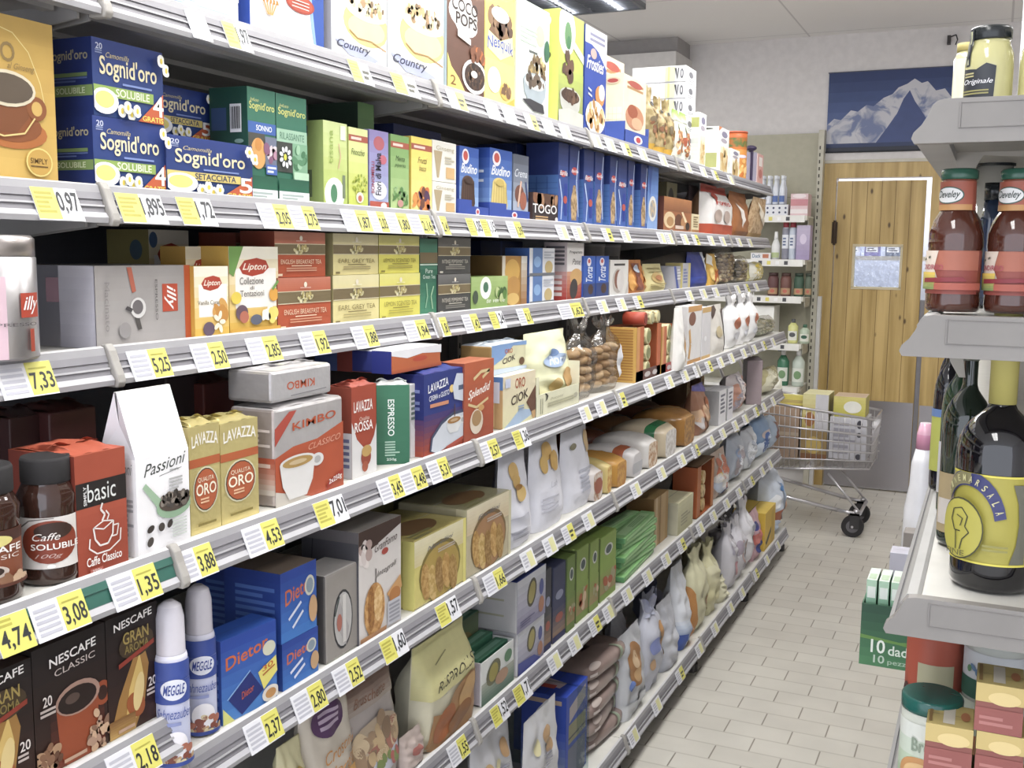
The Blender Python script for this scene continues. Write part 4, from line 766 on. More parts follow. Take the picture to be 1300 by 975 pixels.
carton('C', 123, 243, 337, 'coffee_pod_box', 'coffee box', 'silver coffee pod box with orange edge, portafilter picture and red square badge', 's:#b9b5b4', .16, side='s:#c4c2cc', top='s:#d0ced2', F=[('g', 0, 0, 1, 1, '#aaa5a3', '#9f9a98'), ('r', .93, 0, 1, 1, '#c4552c'), ('r', .68, .4, .85, .76, '#c24a30'), ('t', 'illy', .7, .42, .83, .74, '#f4efee', 'Rbi'), ('p', [(.31, .98), (.36, .98), (.40, .68), (.36, .66)], '#b8604a'),
       ('p', [(.36, .42), (.42, .38), (.45, .2), (.41, .19)], '#54504e'), ('e', .415, .47, .08, .13, '#d8d6d4'), ('e', .41, .48, .055, .09, '#6f6a6c'), ('p', [(.3, .5), (.36, .46), (.34, .42), (.28, .46)], '#4c484a'), ('t', 'ESPRESSO', .595, .3, .62, .82, '#5f5a5c', 'R'), ('t', 'Macinato', .08, .2, .13, .8, '#8f8a8a', 'R'), ('e', .27, .2, .06, .1, '#979392')],
       S=[('r', 0, .5, .25, .9, '#3f4258'), ('k', .02, .52, .23, .88, 4, '#8a8ea8'), ('r', 0, .05, .25, .45, '#5a5c74'), ('r', .45, .55, .65, .85, '#b08a98'), ('g', .6, 0, 1, 1, '#b8b6c4', '#cfcdd8')], bev=.002)
def lip(name, oth=0):
    F = [('g', 0, 0, 1, 1, '#e2b44a', '#f2ecd8'), ('g', .12, .3, .95, .75, '#f6f2e8', '#f6f2ec'), ('p', [(.2, .76), (.3, .84), (.55, .87), (.74, .84), (.8, .76), (.68, .69), (.45, .66), (.26, .69)], '#b8402c'), ('t', 'Lipton', .26, .71, .75, .81, '#f6e8d8', 'bi')]
    return F
lf = [('n', .5, .2, .42, .13, 14, ['#c98a3c', '#8a6a7a', '#6a5668', '#e0a850', '#f0ece0', '#d8c070'], .09, 11)]
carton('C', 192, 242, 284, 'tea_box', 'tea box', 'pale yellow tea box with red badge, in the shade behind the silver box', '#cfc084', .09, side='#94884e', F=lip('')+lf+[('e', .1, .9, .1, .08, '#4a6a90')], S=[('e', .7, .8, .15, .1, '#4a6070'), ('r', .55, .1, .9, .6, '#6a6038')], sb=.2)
carton('C', 238, 279, 313, 'tea_box', 'tea box', 'amber tea box with violet fruit, behind the small tea box', '#c99a44', .05, F=lip('')+lf, sb=.08)
carton('C', 248, 291, 338, 'tea_box', 'tea box', 'small yellow tea box with red badge, vanilla flower and caramel', '#e6c250', .05, side='#c99a3c', F=lip('')+[('t', 'Vanilla Caramel', .08, .47, .85, .53, '#7a6a4a', ''), ('n', .7, .36, .2, .15, 7, ['#c98a3c', '#d8a050', '#b87a34'], .13, 1), ('e', .38, .13, .17, .1, '#6a5668')]+[('e', .68+.1*math.cos(k*1.26), .22+.1*math.sin(k*1.26), .09, .035, '#f2ead0', k*1.26) for k in range(5)], sb=.022)
carton('C', 292, 354, 313, 'tea_box', 'tea box', 'large white and yellow tea assortment box with figs and blossoms', '#e8c05a', .06, side='#cfa548', F=lip('')+[('p', [(0, 1), (.28, 1), (.08, .66), (0, .7)], '#6f9c4c'), ('t', 'Collezione', .2, .57, .68, .65, '#5a5048', ''), ('t', 'di', .4, .51, .48, .55, '#5a5048', ''), ('t', 'Tentazioni', .2, .43, .68, .5, '#5a5048', ''),
       ('e', .12, .42, .1, .07, '#e8cc4a'), ('e', .88, .44, .1, .08, '#e0a040'), ('l', [(.85, .5), (.98, .6)], .04, '#6f9c4c'), ('e', .22, .25, .12, .09, '#6a5260'), ('e', .26, .2, .09, .07, '#b86a54'), ('e', .5, .16, .12, .06, '#5f6476'), ('n', .78, .22, .12, .07, 8, ['#f4f0e0', '#e8d86a'], .08, 3), ('r', 0, 0, 1, .07, '#d8a440')], sb=.026)
def twin(base, name, tc='#e8d8a8'):
    dk = mixc(base, '#ffffff', .12)
    return [('g', 0, .72, 1, 1, mixc(base, '#ffffff', .1), mixc(base, '#ffffff', .22)), ('r', 0, .5, 1, .73, '#7a6a4a'), ('r', 0, .725, 1, .74, '#d8ccaa'), ('r', 0, .495, 1, .51, '#d8ccaa'), ('n', .5, .61, .14, .09, 24, ['#cfc490', '#b8a868', '#e0d8b0'], .025, 5), ('e', .5, .86, .03, 0, '#efe6d0'), ('r', .4, .79, .6, .81, mixc(base, '#ffffff', .5)), ('t', name, .1, .29, .9, .39, tc, ''), ('r', .3, .24, .7, .26, tc), ('k', .2, .12, .8, .22, 2, mixc(base, tc, .5)), ('r', .03, .03, .12, .08, tc)]
RED = '#bd5434'
STK = [(349, 413, 353, 420, 352, 288, RED, 'ENGLISH BREAKFAST TEA', '#eccfae', 'brick red breakfast tea box', '#7a3424'),
       (423, 480, 423, 481, 349, 292, '#e2d592', 'EARL GREY TEA', '#8a7a4a', 'cream Earl Grey tea box', '#9a9060'),
       (481, 532, 482, 533, 347, 293, '#e0d85c', 'LEMON SCENTED TEA', '#8f8436', 'yellow lemon scented tea box', '#9a9040'),
       (556, 597, 556, 597, 348, 298, '#4c4c4a', 'INTENSE PEPPERMINT TEA', '#c8c4b4', 'charcoal peppermint tea box', '#38383a')]
for a1, c1, a2_, c2_, t1, t2, base, nm, tc, lb, sd in STK:
    dp = .07 if base != '#4c4c4a' else .055
    q = carton('C', a2_, c2_, t1, 'tea_box', 'tea box', lb+' with bronze band, lower of its stack', base, dp, side=sd, F=twin(base, nm, tc), sb=.024)
    carton('C', a1, c1, t2, 'tea_box', 'tea box', lb+' with bronze band, upper of its stack in clear film', base, dp, side=sd, F=twin(mixc(base, '#998877', .18), nm, tc), sb=.028, zb=q['top_z']+.0006)
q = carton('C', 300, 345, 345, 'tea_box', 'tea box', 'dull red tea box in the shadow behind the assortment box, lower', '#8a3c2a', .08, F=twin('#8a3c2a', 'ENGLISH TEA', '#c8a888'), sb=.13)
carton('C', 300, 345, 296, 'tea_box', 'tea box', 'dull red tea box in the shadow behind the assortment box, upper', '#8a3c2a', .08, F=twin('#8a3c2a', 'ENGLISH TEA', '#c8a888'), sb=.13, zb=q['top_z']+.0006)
carton('C', 533, 555, 303, 'tea_box', 'tea box', 'tall sea-green tea box with leaf print', '#3f7a60', .07, side='#2c5a48', F=[('g', 0, 0, 1, .6, '#4a9070', '#2f6a52'), ('r', 0, .68, 1, .82, '#7a6a4a'), ('r', 0, .655, 1, .67, '#cfe0d0'), ('t', 'Pure', .3, .55, .7, .61, '#d8e8dc', ''), ('t', 'Green Tea', .15, .48, .85, .53, '#d8e8dc', ''), ('l', [(.3, .1), (.4, .25), (.35, .42)], .05, '#8fc09c'), ('l', [(.7, .08), (.6, .25), (.75, .38)], .05, '#a8d0a8')], sb=.028)
carton('C', 598, 644, 351, 'tea_box', 'tea box', 'low light green tea box with white oval leaf emblem', '#93b25c', .06, side='#6a8444', F=[('g', 0, 0, 1, 1, '#8fb060', '#a8c478'), ('e', .38, .66, .15, .34, '#f2f6ee'), ('e', .38, .68, .07, .16, '#4a7a5c'), ('t', 'te verde', .4, .2, .92, .34, '#e8f0d8', 'bi'), ('e', .72, .5, .1, .18, '#6f8f4a'), ('n', .8, .5, .12, .2, 9, ['#5f8a40', '#c0d090', '#47683a'], .06, 2), ('e', .1, .4, .07, .2, '#4a5a48')], sb=.022)
carton('C', 637, 668, 325, 'rusk_box', 'biscuit box', 'tan rusk box with large golden biscuits', '#b8843c', .15, side='#6f5228', top='#c8b488', F=[('r', 0, 0, .12, 1, '#d8d0c0'), ('e', .4, .7, .3, .24, '#d8a850'), ('e', .45, .4, .28, .2, '#c8924a'), ('e', .42, .15, .26, .12, '#e0b868'), ('g', .75, 0, 1, 1, '#a8784a', '#d8d4cc')])
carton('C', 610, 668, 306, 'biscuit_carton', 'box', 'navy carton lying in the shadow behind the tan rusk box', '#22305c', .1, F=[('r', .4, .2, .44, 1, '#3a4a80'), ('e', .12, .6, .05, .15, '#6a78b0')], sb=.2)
for i, (a1, c1, t, lb) in enumerate(((672, 703, 350, 'lower'), (672, 704, 315, 'upper'))):
    q = carton('C', a1, c1, t, 'biscuit_box', 'biscuit box', 'blue and white biscuit box with milk picture, %s of two stacked' % lb, '#e2e4ea', .07, side='#3f66b4', F=[('r', .12, 0, .5, 1, '#5c80bc'), ('e', .3, .5, .14, .2, '#8ab0e0'), ('e', .75, .3, .16, .24, '#c8b078'), ('r', 0, 0, 1, .1, '#70747c'), ('k', .55, .6, .95, .9, 3, '#b8bcc8')], zb=None if i == 0 else q['top_z']+.0005)
carton('C', 719, 740, 308, 'baking_mix_box', 'box', 'tall white and red baking mix box with a dark pan picture', '#ece8e6', .07, side='#d8c8c6', top='#b85a44', F=[('t', 'Preparato', .15, .8, .9, .86, '#3a3436', 'b'), ('t', 'Pane', .3, .62, .8, .72, '#3a3436', 'i'), ('g', 0, 0, 1, .5, '#a83c2c', '#d89a7c'), ('e', .55, .4, .38, .15, '#d8a868'), ('e', .4, .2, .24, .17, '#3f3a3c', .5)], S=[('g', 0, 0, 1, .5, '#b83c34', '#e0a8a0')]+[('r', .1, .08+.1*k, .8, .14+.1*k, '#f0dcd8') for k in range(4)]+[('k', .1, .6, .9, .95, 5, '#6a6468')])
for i, (a1, c1, lb) in enumerate(((740, 755, 'left'), (756, 772, 'right'))):
    carton('C', a1, c1, 325, 'cake_mix_box', 'box', 'bright blue cake mix box with script lettering, %s of two' % lb, '#2c5cc0', .07, side='#2a52b0', top='#d89a90', F=[('e', .45, .86, .18, .1, '#e6e2ea'), ('e', .45, .88, .1, .05, '#c8504c'), ('t', 'Torta', .2, .4, .75, .75, '#dfe8f8', 'Lbi'), ('r', 0, 0, 1, .36, '#2c4484'), ('e', .6, .22, .22, .12, '#4a3430')], sb=.024)
carton('C', 774, 797, 330, 'cake_mix_box', 'box', 'pale grey mix box with brown oval picture', '#d8d6d2', .06, side='#b8b6b2', F=[('r', .2, .84, .8, .9, '#3a3a3c'), ('e', .42, .42, .3, .34, '#b8b2ac'), ('e', .42, .46, .2, .26, '#8a5a4a'), ('e', .55, .42, .2, .3, '#d4d0ce'), ('p', [(.8, 0), (1, 0), (1, .4)], '#c0bcb8')], sb=.024)
pouch('C', 800, 824, 330, 'snack_bag', 'bag', 'orange snack bag with waisted brown label', '#c87a38', .06, 'stand', F=[('p', [(.3, .9), (.75, .9), (.62, .5), (.7, .1), (.3, .1), (.4, .5)], '#8a4a38'), ('e', .5, .74, .14, .12, '#b8c4d4'), ('e', .15, .4, .1, .3, '#e0a050'), ('e', .88, .4, .1, .3, '#e0a050')], seed=5)
pouch('C', 825, 850, 335, 'flour_bag', 'bag', 'cream kraft bag with ornate tan print', '#d8cc90', .07, 'stand', F=[('e', .48, .5, .28, .2, '#c8a868'), ('r', .1, .82, .8, .86, '#a89860'), ('r', .15, .7, .85, .73, '#b0a068'), ('k', .1, .1, .9, .3, 3, '#a89860'), ('e', .5, .5, .15, .1, '#b87a50')], seed=6, wr=.002)
carton('C', 852, 866, 338, 'rice_pack', 'box', 'grey and blue striped pack beside the kraft bag', '#a8a8b4', .07, F=[('p', [(0, 1), (.3, 1), (.8, 0), (.5, 0)], '#3c54a8'), ('k', .5, .4, 1, .9, 4, '#e0e0e4')], rot=.1)
carton('C', 866, 876, 334, 'rice_pack', 'box', 'yellow-backed pale pack beside the striped pack', '#cfc07a', .07, F=[('r', 0, 0, .7, 1, '#b4b4bc'), ('k', .1, .2, .6, .8, 5, '#6f78a8')])
pouch('C', 880, 902, 320, 'sugar_bag', 'bag', 'royal blue bag with white edge', '#2c3c94', .07, 'stand', F=[('p', [(.7, 1), (.9, 1), (1, .4), (.95, 0)], '#dfe6f4'), ('g', 0, 0, .7, .3, '#28388c', '#3448a4')], seed=7, wr=.003)
pouch('C', 903, 915, 322, 'flake_bag', 'bag', 'yellow and orange flake bag beside the royal blue bag', '#e2b04a', .06, 'stand', F=[('p', [(0, 1), (.5, .9), (.3, .6), (0, .7)], '#f0ece0'), ('n', .5, .35, .4, .25, 16, ['#c8742c', '#f0d080', '#b85a28'], .12, 2)], seed=8)
clearbag('C', 917, 938, 314, 'nut_bag', 'rounded clear bag of walnuts and nuts on the third shelf', ['#a89070', '#c8b490', '#7a6250'], .1, r=.018, seed=3, style='pillow', content='nuts')
clearbag('C', 940, 953, 325, 'nut_bag', 'narrow clear bag of dried fruit beside the nut bag', ['#8a7a5c', '#b8a888', '#5c5040'], .08, r=.016, seed=4, style='pillow', content='dried_fruit')
pouch('C', 955, 972, 333, 'popcorn_bag', 'bag', 'yellow and white crumpled bag at the end of the third shelf', '#e2d890', .07, 'pillow', F=[('n', .5, .5, .4, .35, 20, ['#e8cc40', '#f4f2e4', '#b8b07a'], .16, 2)], seed=9, wr=.008)
for i, x in enumerate((752, 772)):
    X, y, z, w_, h_ = spot('C', x, x+22, 309, sb=.16)
    b = MB(); b.lathe([(.042, 0, '#8f8c90'), (.052, .02, '#9a979a'), (.056, h_*.93, '#a8a5a8'), (.058, h_*.95, '#b4b2b4'), (.058, h_, '#8f8c90')], 24); b.deco(cylS([(.05, 0), (.056, h_)], -.6, 1.6, h_), [('r', .2, .6, .8, .75, '#6f6c72'), ('k', .2, .3, .8, .55, 3, '#7a787c')], 1, flat=False)
    put(b, 'plastic_tub', 'tub', 'grey lidded tub in the shadow behind the blue cake mixes, '+('left one' if i == 0 else 'right one'), (X-.05, y, z))
# ================================================================ fourth shelf: coffee
X = -1.0; z = deckz('D')
def jar(px0, px1, top, label, style):
    r = abs(y_at(px1, X, z)-y_at(px0, X, z))/2*.86; y = (y_at(px1, X, z)+y_at(px0, X, z))/2; Xc = -.985-r
    y = y_at((px0+px1)/2, Xc, z); H = z_at(top, Xc, y)-z
    G = 'x:#3a231c'
    prof = [(r*.86, 0, G), (r*.98, H*.02, G), (r, H*.06, G), (r*.97, H*.2, G), (r*.97, H*.6, G), (r, H*.7, G), (r*.86, H*.77, G), (r*.8, H*.80, G), (r*.8, H*.83, G)]
    lid = [(r*.83, H*.80, 'd:#262426'), (r*.85, H*.81, 'd:#262426'), (r*.85, H*.975, 'd:#262426'), (r*.80, H, 'd:#1e1c1e')]
    if style == 0:
        L = [('r', 0, 0, 1, 1, '#8a4a30'), ('r', 0, .8, 1, 1, '#4a2a22'), ('e', .45, .82, .32, .12, '#dcd07a'), ('t', 'NESCAFE', .1, .6, .9, .73, '#eee8e4', 'b'), ('t', 'CLASSIC', .2, .49, .85, .57, '#e0d4cc', ''), ('e', .4, .28, .3, .14, '#c8b8ac'), ('e', .4, .29, .24, .11, '#33201a'), ('n', .8, .1, .2, .08, 14, ['#c9a888', '#8a5f44'], .05, 2), ('r', 0, 0, 1, .06, '#5a2f22')]
    else:
        L = [('r', 0, 0, 1, 1, '#d9d4d0'), ('e', .45, .52, .4, .42, '#8f3a24'), ('e', .5, .74, .26, .16, '#3a241c'), ('t', 'Caffe', .22, .56, .58, .7, '#f0eae4', 'i'), ('t', 'SOLUBILE', .2, .38, .86, .5, '#f4efea', 'b'), ('t', '100g', .25, .2, .6, .3, '#c8a8a0', 'i'), ('e', .3, .06, .04, .03, '#d8d0cc'), ('e', .45, .06, .05, .04, '#f0ece8'), ('l', [(.05, .8), (.2, .96), (.5, 1)], .02, '#6a6260')]
    return vessel((Xc, y, z), 'coffee_jar', 'jar', label, prof, lid, L, a0=-.55, span=2.5, v0=.17, v1=.66)
jar(-62, 28, 590, 'glass jar of instant coffee with red-brown cup label, cut by the left edge', 0)
jar(30, 98, 578, 'glass jar of soluble coffee with black lid, beside the red coffee pack', 1)
# filter coffee pack with black band
brick('D', 100, 163, 566, 'coffee_pack', 'coffee pack', 'brick red vacuum coffee pack with black band and white cup outline', '#a84a34', .11, side='#7a2f22', top='#b8543a', F=[('g', 0, 0, 1, .7, '#a0432f', '#b4523c'), ('r', 0, .56, 1, .77, '#26201f'), ('t', 'basic', .22, .6, .78, .75, '#dfe2e0', ''), ('t', 'SIMPLY', .14, .58, .2, .74, '#e8e8e8', 'Lb'),
      ('l', [(.48, .42), (.54, .47), (.46, .52), (.5, .57)], .035, '#eae4e0'), ('l', [(.58, .42), (.62, .46), (.56, .5)], .025, '#eae4e0'), ('l', [(.3, .38), (.33, .28), (.42, .22), (.58, .22), (.68, .29), (.7, .4)], .03, '#eae4e0'), ('l', [(.3, .38), (.5, .35), (.7, .4), (.5, .42), (.3, .38)], .022, '#eae4e0'), ('l', [(.7, .36), (.8, .36), (.76, .27), (.66, .27)], .022, '#eae4e0'), ('l', [(.22, .3), (.2, .22), (.35, .16), (.6, .16), (.82, .22), (.84, .32)], .025, '#eae4e0'),
      ('t', 'Caffe Classico', .14, .07, .84, .145, '#f2eeea', 'b'), ('r', .2, .0, .45, .045, '#c0685a'), ('t', '250g', .24, .008, .42, .036, '#eee', 'b')])
# white gable carton
X, y, z, w_, h_ = spot('D', 176, 242, 487, sb=.028); dp = .062
b = MB(); hb = h_*.60; W = '#f2f1f4'
b.box(-dp/2, -w_/2, 0, dp/2, w_/2, hb, W, top=W)
for sgn in (1,):
    b.quad([(dp/2, -w_/2, hb), (dp/2, w_/2, hb), (.002, w_/2*.99, h_), (.002, -w_/2*.99, h_)], '#f4f3f6'); b.quad([(-dp/2, w_/2, hb), (-dp/2, -w_/2, hb), (-.002, -w_/2*.99, h_), (-.002, w_/2*.99, h_)], W)
b.quad([(.002, -w_/2*.99, h_), (.002, w_/2*.99, h_), (-.002, w_/2*.99, h_), (-.002, -w_/2*.99, h_)], '#ffffff')
for s_ in (-1, 1):
    yy = s_*w_/2; yi = s_*w_*.44
    t1 = [(-dp/2, yy, hb), (dp/2, yy, hb), (0, yi, hb+(h_-hb)*.5)]; t2 = [(dp/2, yy, hb), (.002, yy*.99, h_), (0, yi, hb+(h_-hb)*.5)]; t3 = [(-.002, yy*.99, h_), (-dp/2, yy, hb), (0, yi, hb+(h_-hb)*.5)]
    for t in (t1, t2, t3): b.quad(t if s_ < 0 else t[::-1], '#dcdbe2')
b.deco(lambda u, v, o: (dp/2+o, -w_/2+u*w_, v*hb), [('t', 'Passioni', .14, .80, .94, .99, '#3e4540', 'i/'), ('l', [(.42, .78), (.85, .82)], .008, '#5a605c'), ('t', 'simply', .62, .80, .8, .83, '#4a504c', ''), ('k', .6, .6, .86, .74, 4, '#b4b4b4'),
      ('p', [(.1, .86-.16), (.16, .74), (.4, .56), (.5, .5), (.46, .42), (.36, .46)], '#9cbc9c'), ('e', .68, .44, .34, .13, '#8fb090'), ('e', .69, .48, .3, .1, '#55483f'), ('n', .69, .5, .26, .09, 46, ['#4c4540', '#6f655c', '#8a8076', '#3a332e'], .05, 3),
      ('e', .22, .26, .07, .035, '#3f3834', .4), ('e', .42, .25, .06, .045, '#47403b', 1), ('e', .58, .26, .065, .035, '#3f3834', .8), ('e', .2, .13, .07, .04, '#4b443f', .9), ('k', .62, .1, .9, .3, 6, '#c9d0c9')], w_/hb)
b.deco(lambda u, v, o: (-dp/2+u*dp, -w_/2-o, v*hb), [('t', 'Passioni', .3, .84, .9, .96, '#8a8e8c', 'i'), ('k', .4, .2, .9, .6, 8, '#b4b6ba')], dp/hb)
put(b, 'coffee_carton', 'coffee pack', 'tall white gable-top carton with a green spoon of roasted beans', (X-dp/2, y, z))
# gold foil packs
def oro():
    gd = 'f:#b8a45c'
    return [('r', 0, .62, 1, .70, '#b85c34'), ('t', 'LAVAZZA', .08, .8, .94, .94, '#efece4', 'b~'), ('e', .5, .4, .42, .215, '#d8d2b0'), ('e', .5, .4, .39, .2, '#3a352e'), ('e', .5, .4, .37, .19, '#b85c38'), ('t', 'QUALITA', .24, .47, .76, .52, '#f0e4c8', ''), ('t', 'ORO', .17, .35, .83, .46, '#f4ecd4', 'b'), ('k', .3, .27, .7, .33, 2, '#e8b890'), ('k', .2, .06, .8, .1, 1, '#8a7a3a')]
for a_, c_, t, lb in ((243, 281, 533, 'left'), (282, 329, 528, 'right')):
    brick('D', a_, c_, t, 'coffee_pack', 'coffee pack', 'gold foil coffee pack with orange round seal, %s of two' % lb, 'f:#dccb84', .07, top='f:#cfc07a', F=oro(), S=[('r', 0, .62, 1, .7, '#b06040')], sb=.04)
# large silver and orange twin pack, a small one lying on top
q = brick('D', 350, 436, 505, 'coffee_twin_pack', 'coffee pack', 'large silver and orange twin coffee pack with a white espresso cup', 'f:#c8c4c4', .085, side='f:#b0a4a0', top='f:#d0cccc', F=[('p', [(0, .1), (0, .5), (.25, .58), (.6, .6), (1, .72), (1, .0), (.3, .0)], '#b85234'), ('p', [(0, 0), (.5, 0), (0, .16)], '#c9c2b8'), ('p', [(0, .62), (0, .8), (.2, .95), (.3, .95)], '#b4483a'),
      ('t', 'KIMBO', .24, .74, .88, .87, '#bc5230', 'm/'), ('t', 'CLASSICO', .46, .5, .95, .6, '#e0a48c', 'i/')]+cup(.3, .42, .25, '#dcdad8', '#b08c4c', .66, None, 2.3)+[('p', [(.72, .02), (.97, .14), (.97, .2), (.72, .08)], '#a8382c'), ('t', '2x250g', .75, .05, .95, .16, '#f2ece8', '/b')], S=[('g', 0, .12, 1, .5, '#c4bab0', '#b4543c'), ('r', .1, .4, .9, .44, '#e0c4b8'), ('k', .1, .6, .9, .8, 4, '#d8ccc8')], sb=.035)
brick('D', 345, 421, 458, 'coffee_pack', 'coffee pack', 'small silver coffee pack lying upside down on the silver twin pack', 'f:#c9c7c9', .085, side='f:#a8a4a6', top='f:#e0dede', F=[('t', 'KIMBO', .24, .34, .7, .6, '#c45a3a', 'Um'), ('l', [(.3, .15), (.9, .2)], .01, '#8a888a')], sb=.04, zb=q['top_z']+.001)
# red and white ground coffee
brick('D', 447, 478, 484, 'coffee_pack', 'coffee pack', 'red and white coffee pack with a wavy white foot', '#a84632', .05, side='#8a3c2c', top='#b05040', F=[('p', [(0, 0), (1, 0), (1, .55), (.9, .42), (.75, .33), (.45, .32), (.2, .42), (0, .62)], '#d8d6d6'), ('t', 'LAVAZZA', .08, .72, .84, .84, '#f0e8e4', 'b'), ('t', 'Qualita', .3, .61, .7, .66, '#e8c8b8', ''), ('t', 'ROSSA', .1, .5, .84, .61, '#f4ece8', 'b'), ('e', .55, .2, .2, .1, '#9a4430'), ('e', .57, .27, .2, .065, '#c09a58'), ('e', .5, .1, .12, .06, '#a8543a')], S=[('r', 0, 0, 1, .5, '#c8c4c8'), ('k', .2, .1, .9, .45, 5, '#6a6a90')], sb=.045)
# green espresso pack turned towards the viewer
brick('D', 477, 520, 484, 'coffee_pack', 'coffee pack', 'dark green espresso pack with vertical white lettering, turned sideways', '#2f6a50', .042, top='#dfe2e0', side='#2a5f48', F=[('g', 0, 0, 1, 1, '#2c6a4e', '#38785a'), ('t', 'ESPRESSO', .34, .36, .54, .82, '#e4ece8', 'Rb'), ('k', .25, .1, .7, .3, 6, '#9cc0ac'), ('t', '250g', .3, .04, .6, .08, '#d0e0d8', 'b')], sb=.05, rot=-.85, w=.062)
carton('D', 521, 530, 487, 'coffee_carton', 'coffee pack', 'narrow white coffee pack squeezed beside the green espresso pack', '#d9d8d8', .04, F=[('k', .1, .5, .8, .9, 6, '#6a7a70'), ('p', [(0, 0), (1, 0), (1, .3), (0, .5)], '#e8e8ea')], sb=.05)
q = brick('D', 538, 588, 466, 'coffee_twin_pack', 'coffee pack', 'blue and red twin coffee pack with an espresso cup on a tray', '#2c3a86', .09, side='#28307a', top='#303e90', F=[('g', 0, .0, 1, .5, '#b04a34', '#4a3a78'), ('t', 'LAVAZZA', .1, .76, .6, .92, '#eef0f6', 'b/'), ('t', 'CREMA e GUSTO', .12, .66, .62, .76, '#d8dcea', 'b/'), ('r', .14, .58, .6, .625, '#d08a68'), ('e', .68, .76, .06, .05, '#e0c070'), ('p', [(.74, .62), (1, .56), (1, .92), (.8, .94), (.7, .78)], '#ccd4e2'), ('r', .85, .72, 1, .78, '#54627c'),
       ('p', [(.12, .05), (.16, .22), (.4, .38), (.7, .46), (1, .46), (1, .12), (.3, .0)], '#46506c'), ('p', [(.16, .05), (.2, .2), (.42, .34), (.7, .42), (1, .42), (1, .12), (.3, .0)], '#ccd2dc')]+cup(.72, .36, .2, '#dcdedf', '#a8763c', .62)+[('l', [(.73, .4), (.73, .56)], .02, '#5a3a22'), ('p', [(.5, .05), (.95, .12), (.95, .08), (.55, .0)], '#b85040')], S=[('g', 0, 0, 1, .45, '#b04a34', '#5a3a70'), ('k', .2, .55, .9, .9, 5, '#7a84c0')], sb=.03)
brick('D', 497, 560, 434, 'coffee_pack', 'coffee pack', 'orange and blue coffee pack lying on the blue twin pack, white foil seam upward', '#c2633a', .17, side='#2c357e', top='#e4e4e8', F=[('p', [(0, .8), (.3, .6), (.6, .72), (1, .62), (1, 1), (0, 1)], '#e2e2e6'), ('e', .55, .5, .15, .12, '#c04a34'), ('g', 0, 0, 1, .2, '#a84c30', '#c2633a')], S=[('r', .75, 0, 1, 1, '#2a3488'), ('r', .0, 0, .3, 1, '#4a5f9a'), ('r', .3, 0, .5, 1, '#8a3c34')], sb=.05, zb=q['top_z']+.001)
carton('D', 589, 626, 458, 'coffee_carton', 'coffee pack', 'burnt orange coffee carton with white slanted lettering and swirl', '#b4563a', .06, side='#8f3f2c', top='#c06a48', F=[('g', 0, 0, 1, 1, '#a84c34', '#bc5c3a'), ('t', 'Splendid', .12, .5, .88, .72, '#f2ece4', 'bi/'), ('l', [(.3, .78), (.55, .86), (.85, .86), (.6, .78)], .05, '#d8c08a'), ('l', [(.12, .48), (.4, .42), (.8, .5)], .04, '#d8c08a'), ('e', .4, .24, .22, .16, '#dcccb8'), ('e', .4, .28, .16, .1, '#a88458'), ('e', .55, .4, .1, .04, '#cf9a5c')], sb=.026)
def orocio():
    return [('g', 0, 0, 1, 1, '#e2dcae', '#e6d8b8'), ('p', [(0, 0), (.45, 0), (.9, .12), (1, 0), (1, .2), (.5, .3), (.2, .1)], '#a8c0dc'), ('t', 'ORO', .36, .72, .66, .92, '#b4502c', 'b'), ('t', 'CIOK', .24, .4, .76, .68, '#4a3a32', 'b/'), ('p', [(.7, .4), (1, .7), (1, .2), (.86, .18)], '#6f4a38'), ('p', [(.86, .18), (1, .2), (1, .05), (.92, .02)], '#c9a06c'), ('k', .45, .28, .7, .38, 2, '#8aa4c8'), ('r', .05, .78, .2, .95, '#c8d0e8')]
q = carton('D', 638, 679, 474, 'biscuit_box', 'biscuit box', 'cream chocolate biscuit box with brown slanted lettering, lower of two', '#ddd6a8', .08, side='#c8a06a', top='#e4e0cc', F=orocio(), S=[('r', 0, .75, 1, 1, '#5b84c4'), ('r', .2, .5, .9, .9, '#dfe0ec'), ('r', .35, .05, .4, .5, '#e0c48c'), ('r', .7, .05, .75, .5, '#e0c48c')], sb=.03)
brick('D', 624, 668, 434, 'biscuit_pack', 'biscuit box', 'blue topped chocolate biscuit pack lying on the cream box', '#dcd8b0', .08, side='#a8844c', top='#ccd4dc', F=[('p', [(0, .3), (.3, .5), (.6, .9), (1, .85), (1, 1), (0, 1)], '#7fa4da'), ('t', 'CIOK', .3, .3, .66, .6, '#4a3a3a', 'b/'), ('t', 'ORO', .36, .66, .58, .82, '#c8603c', 'b'), ('p', [(0, 0), (1, 0), (1, .12), (0, .2)], '#c0cfe4'), ('e', .85, .3, .08, .14, '#6f5038')], sb=.06, zb=q['top_z']+.001)
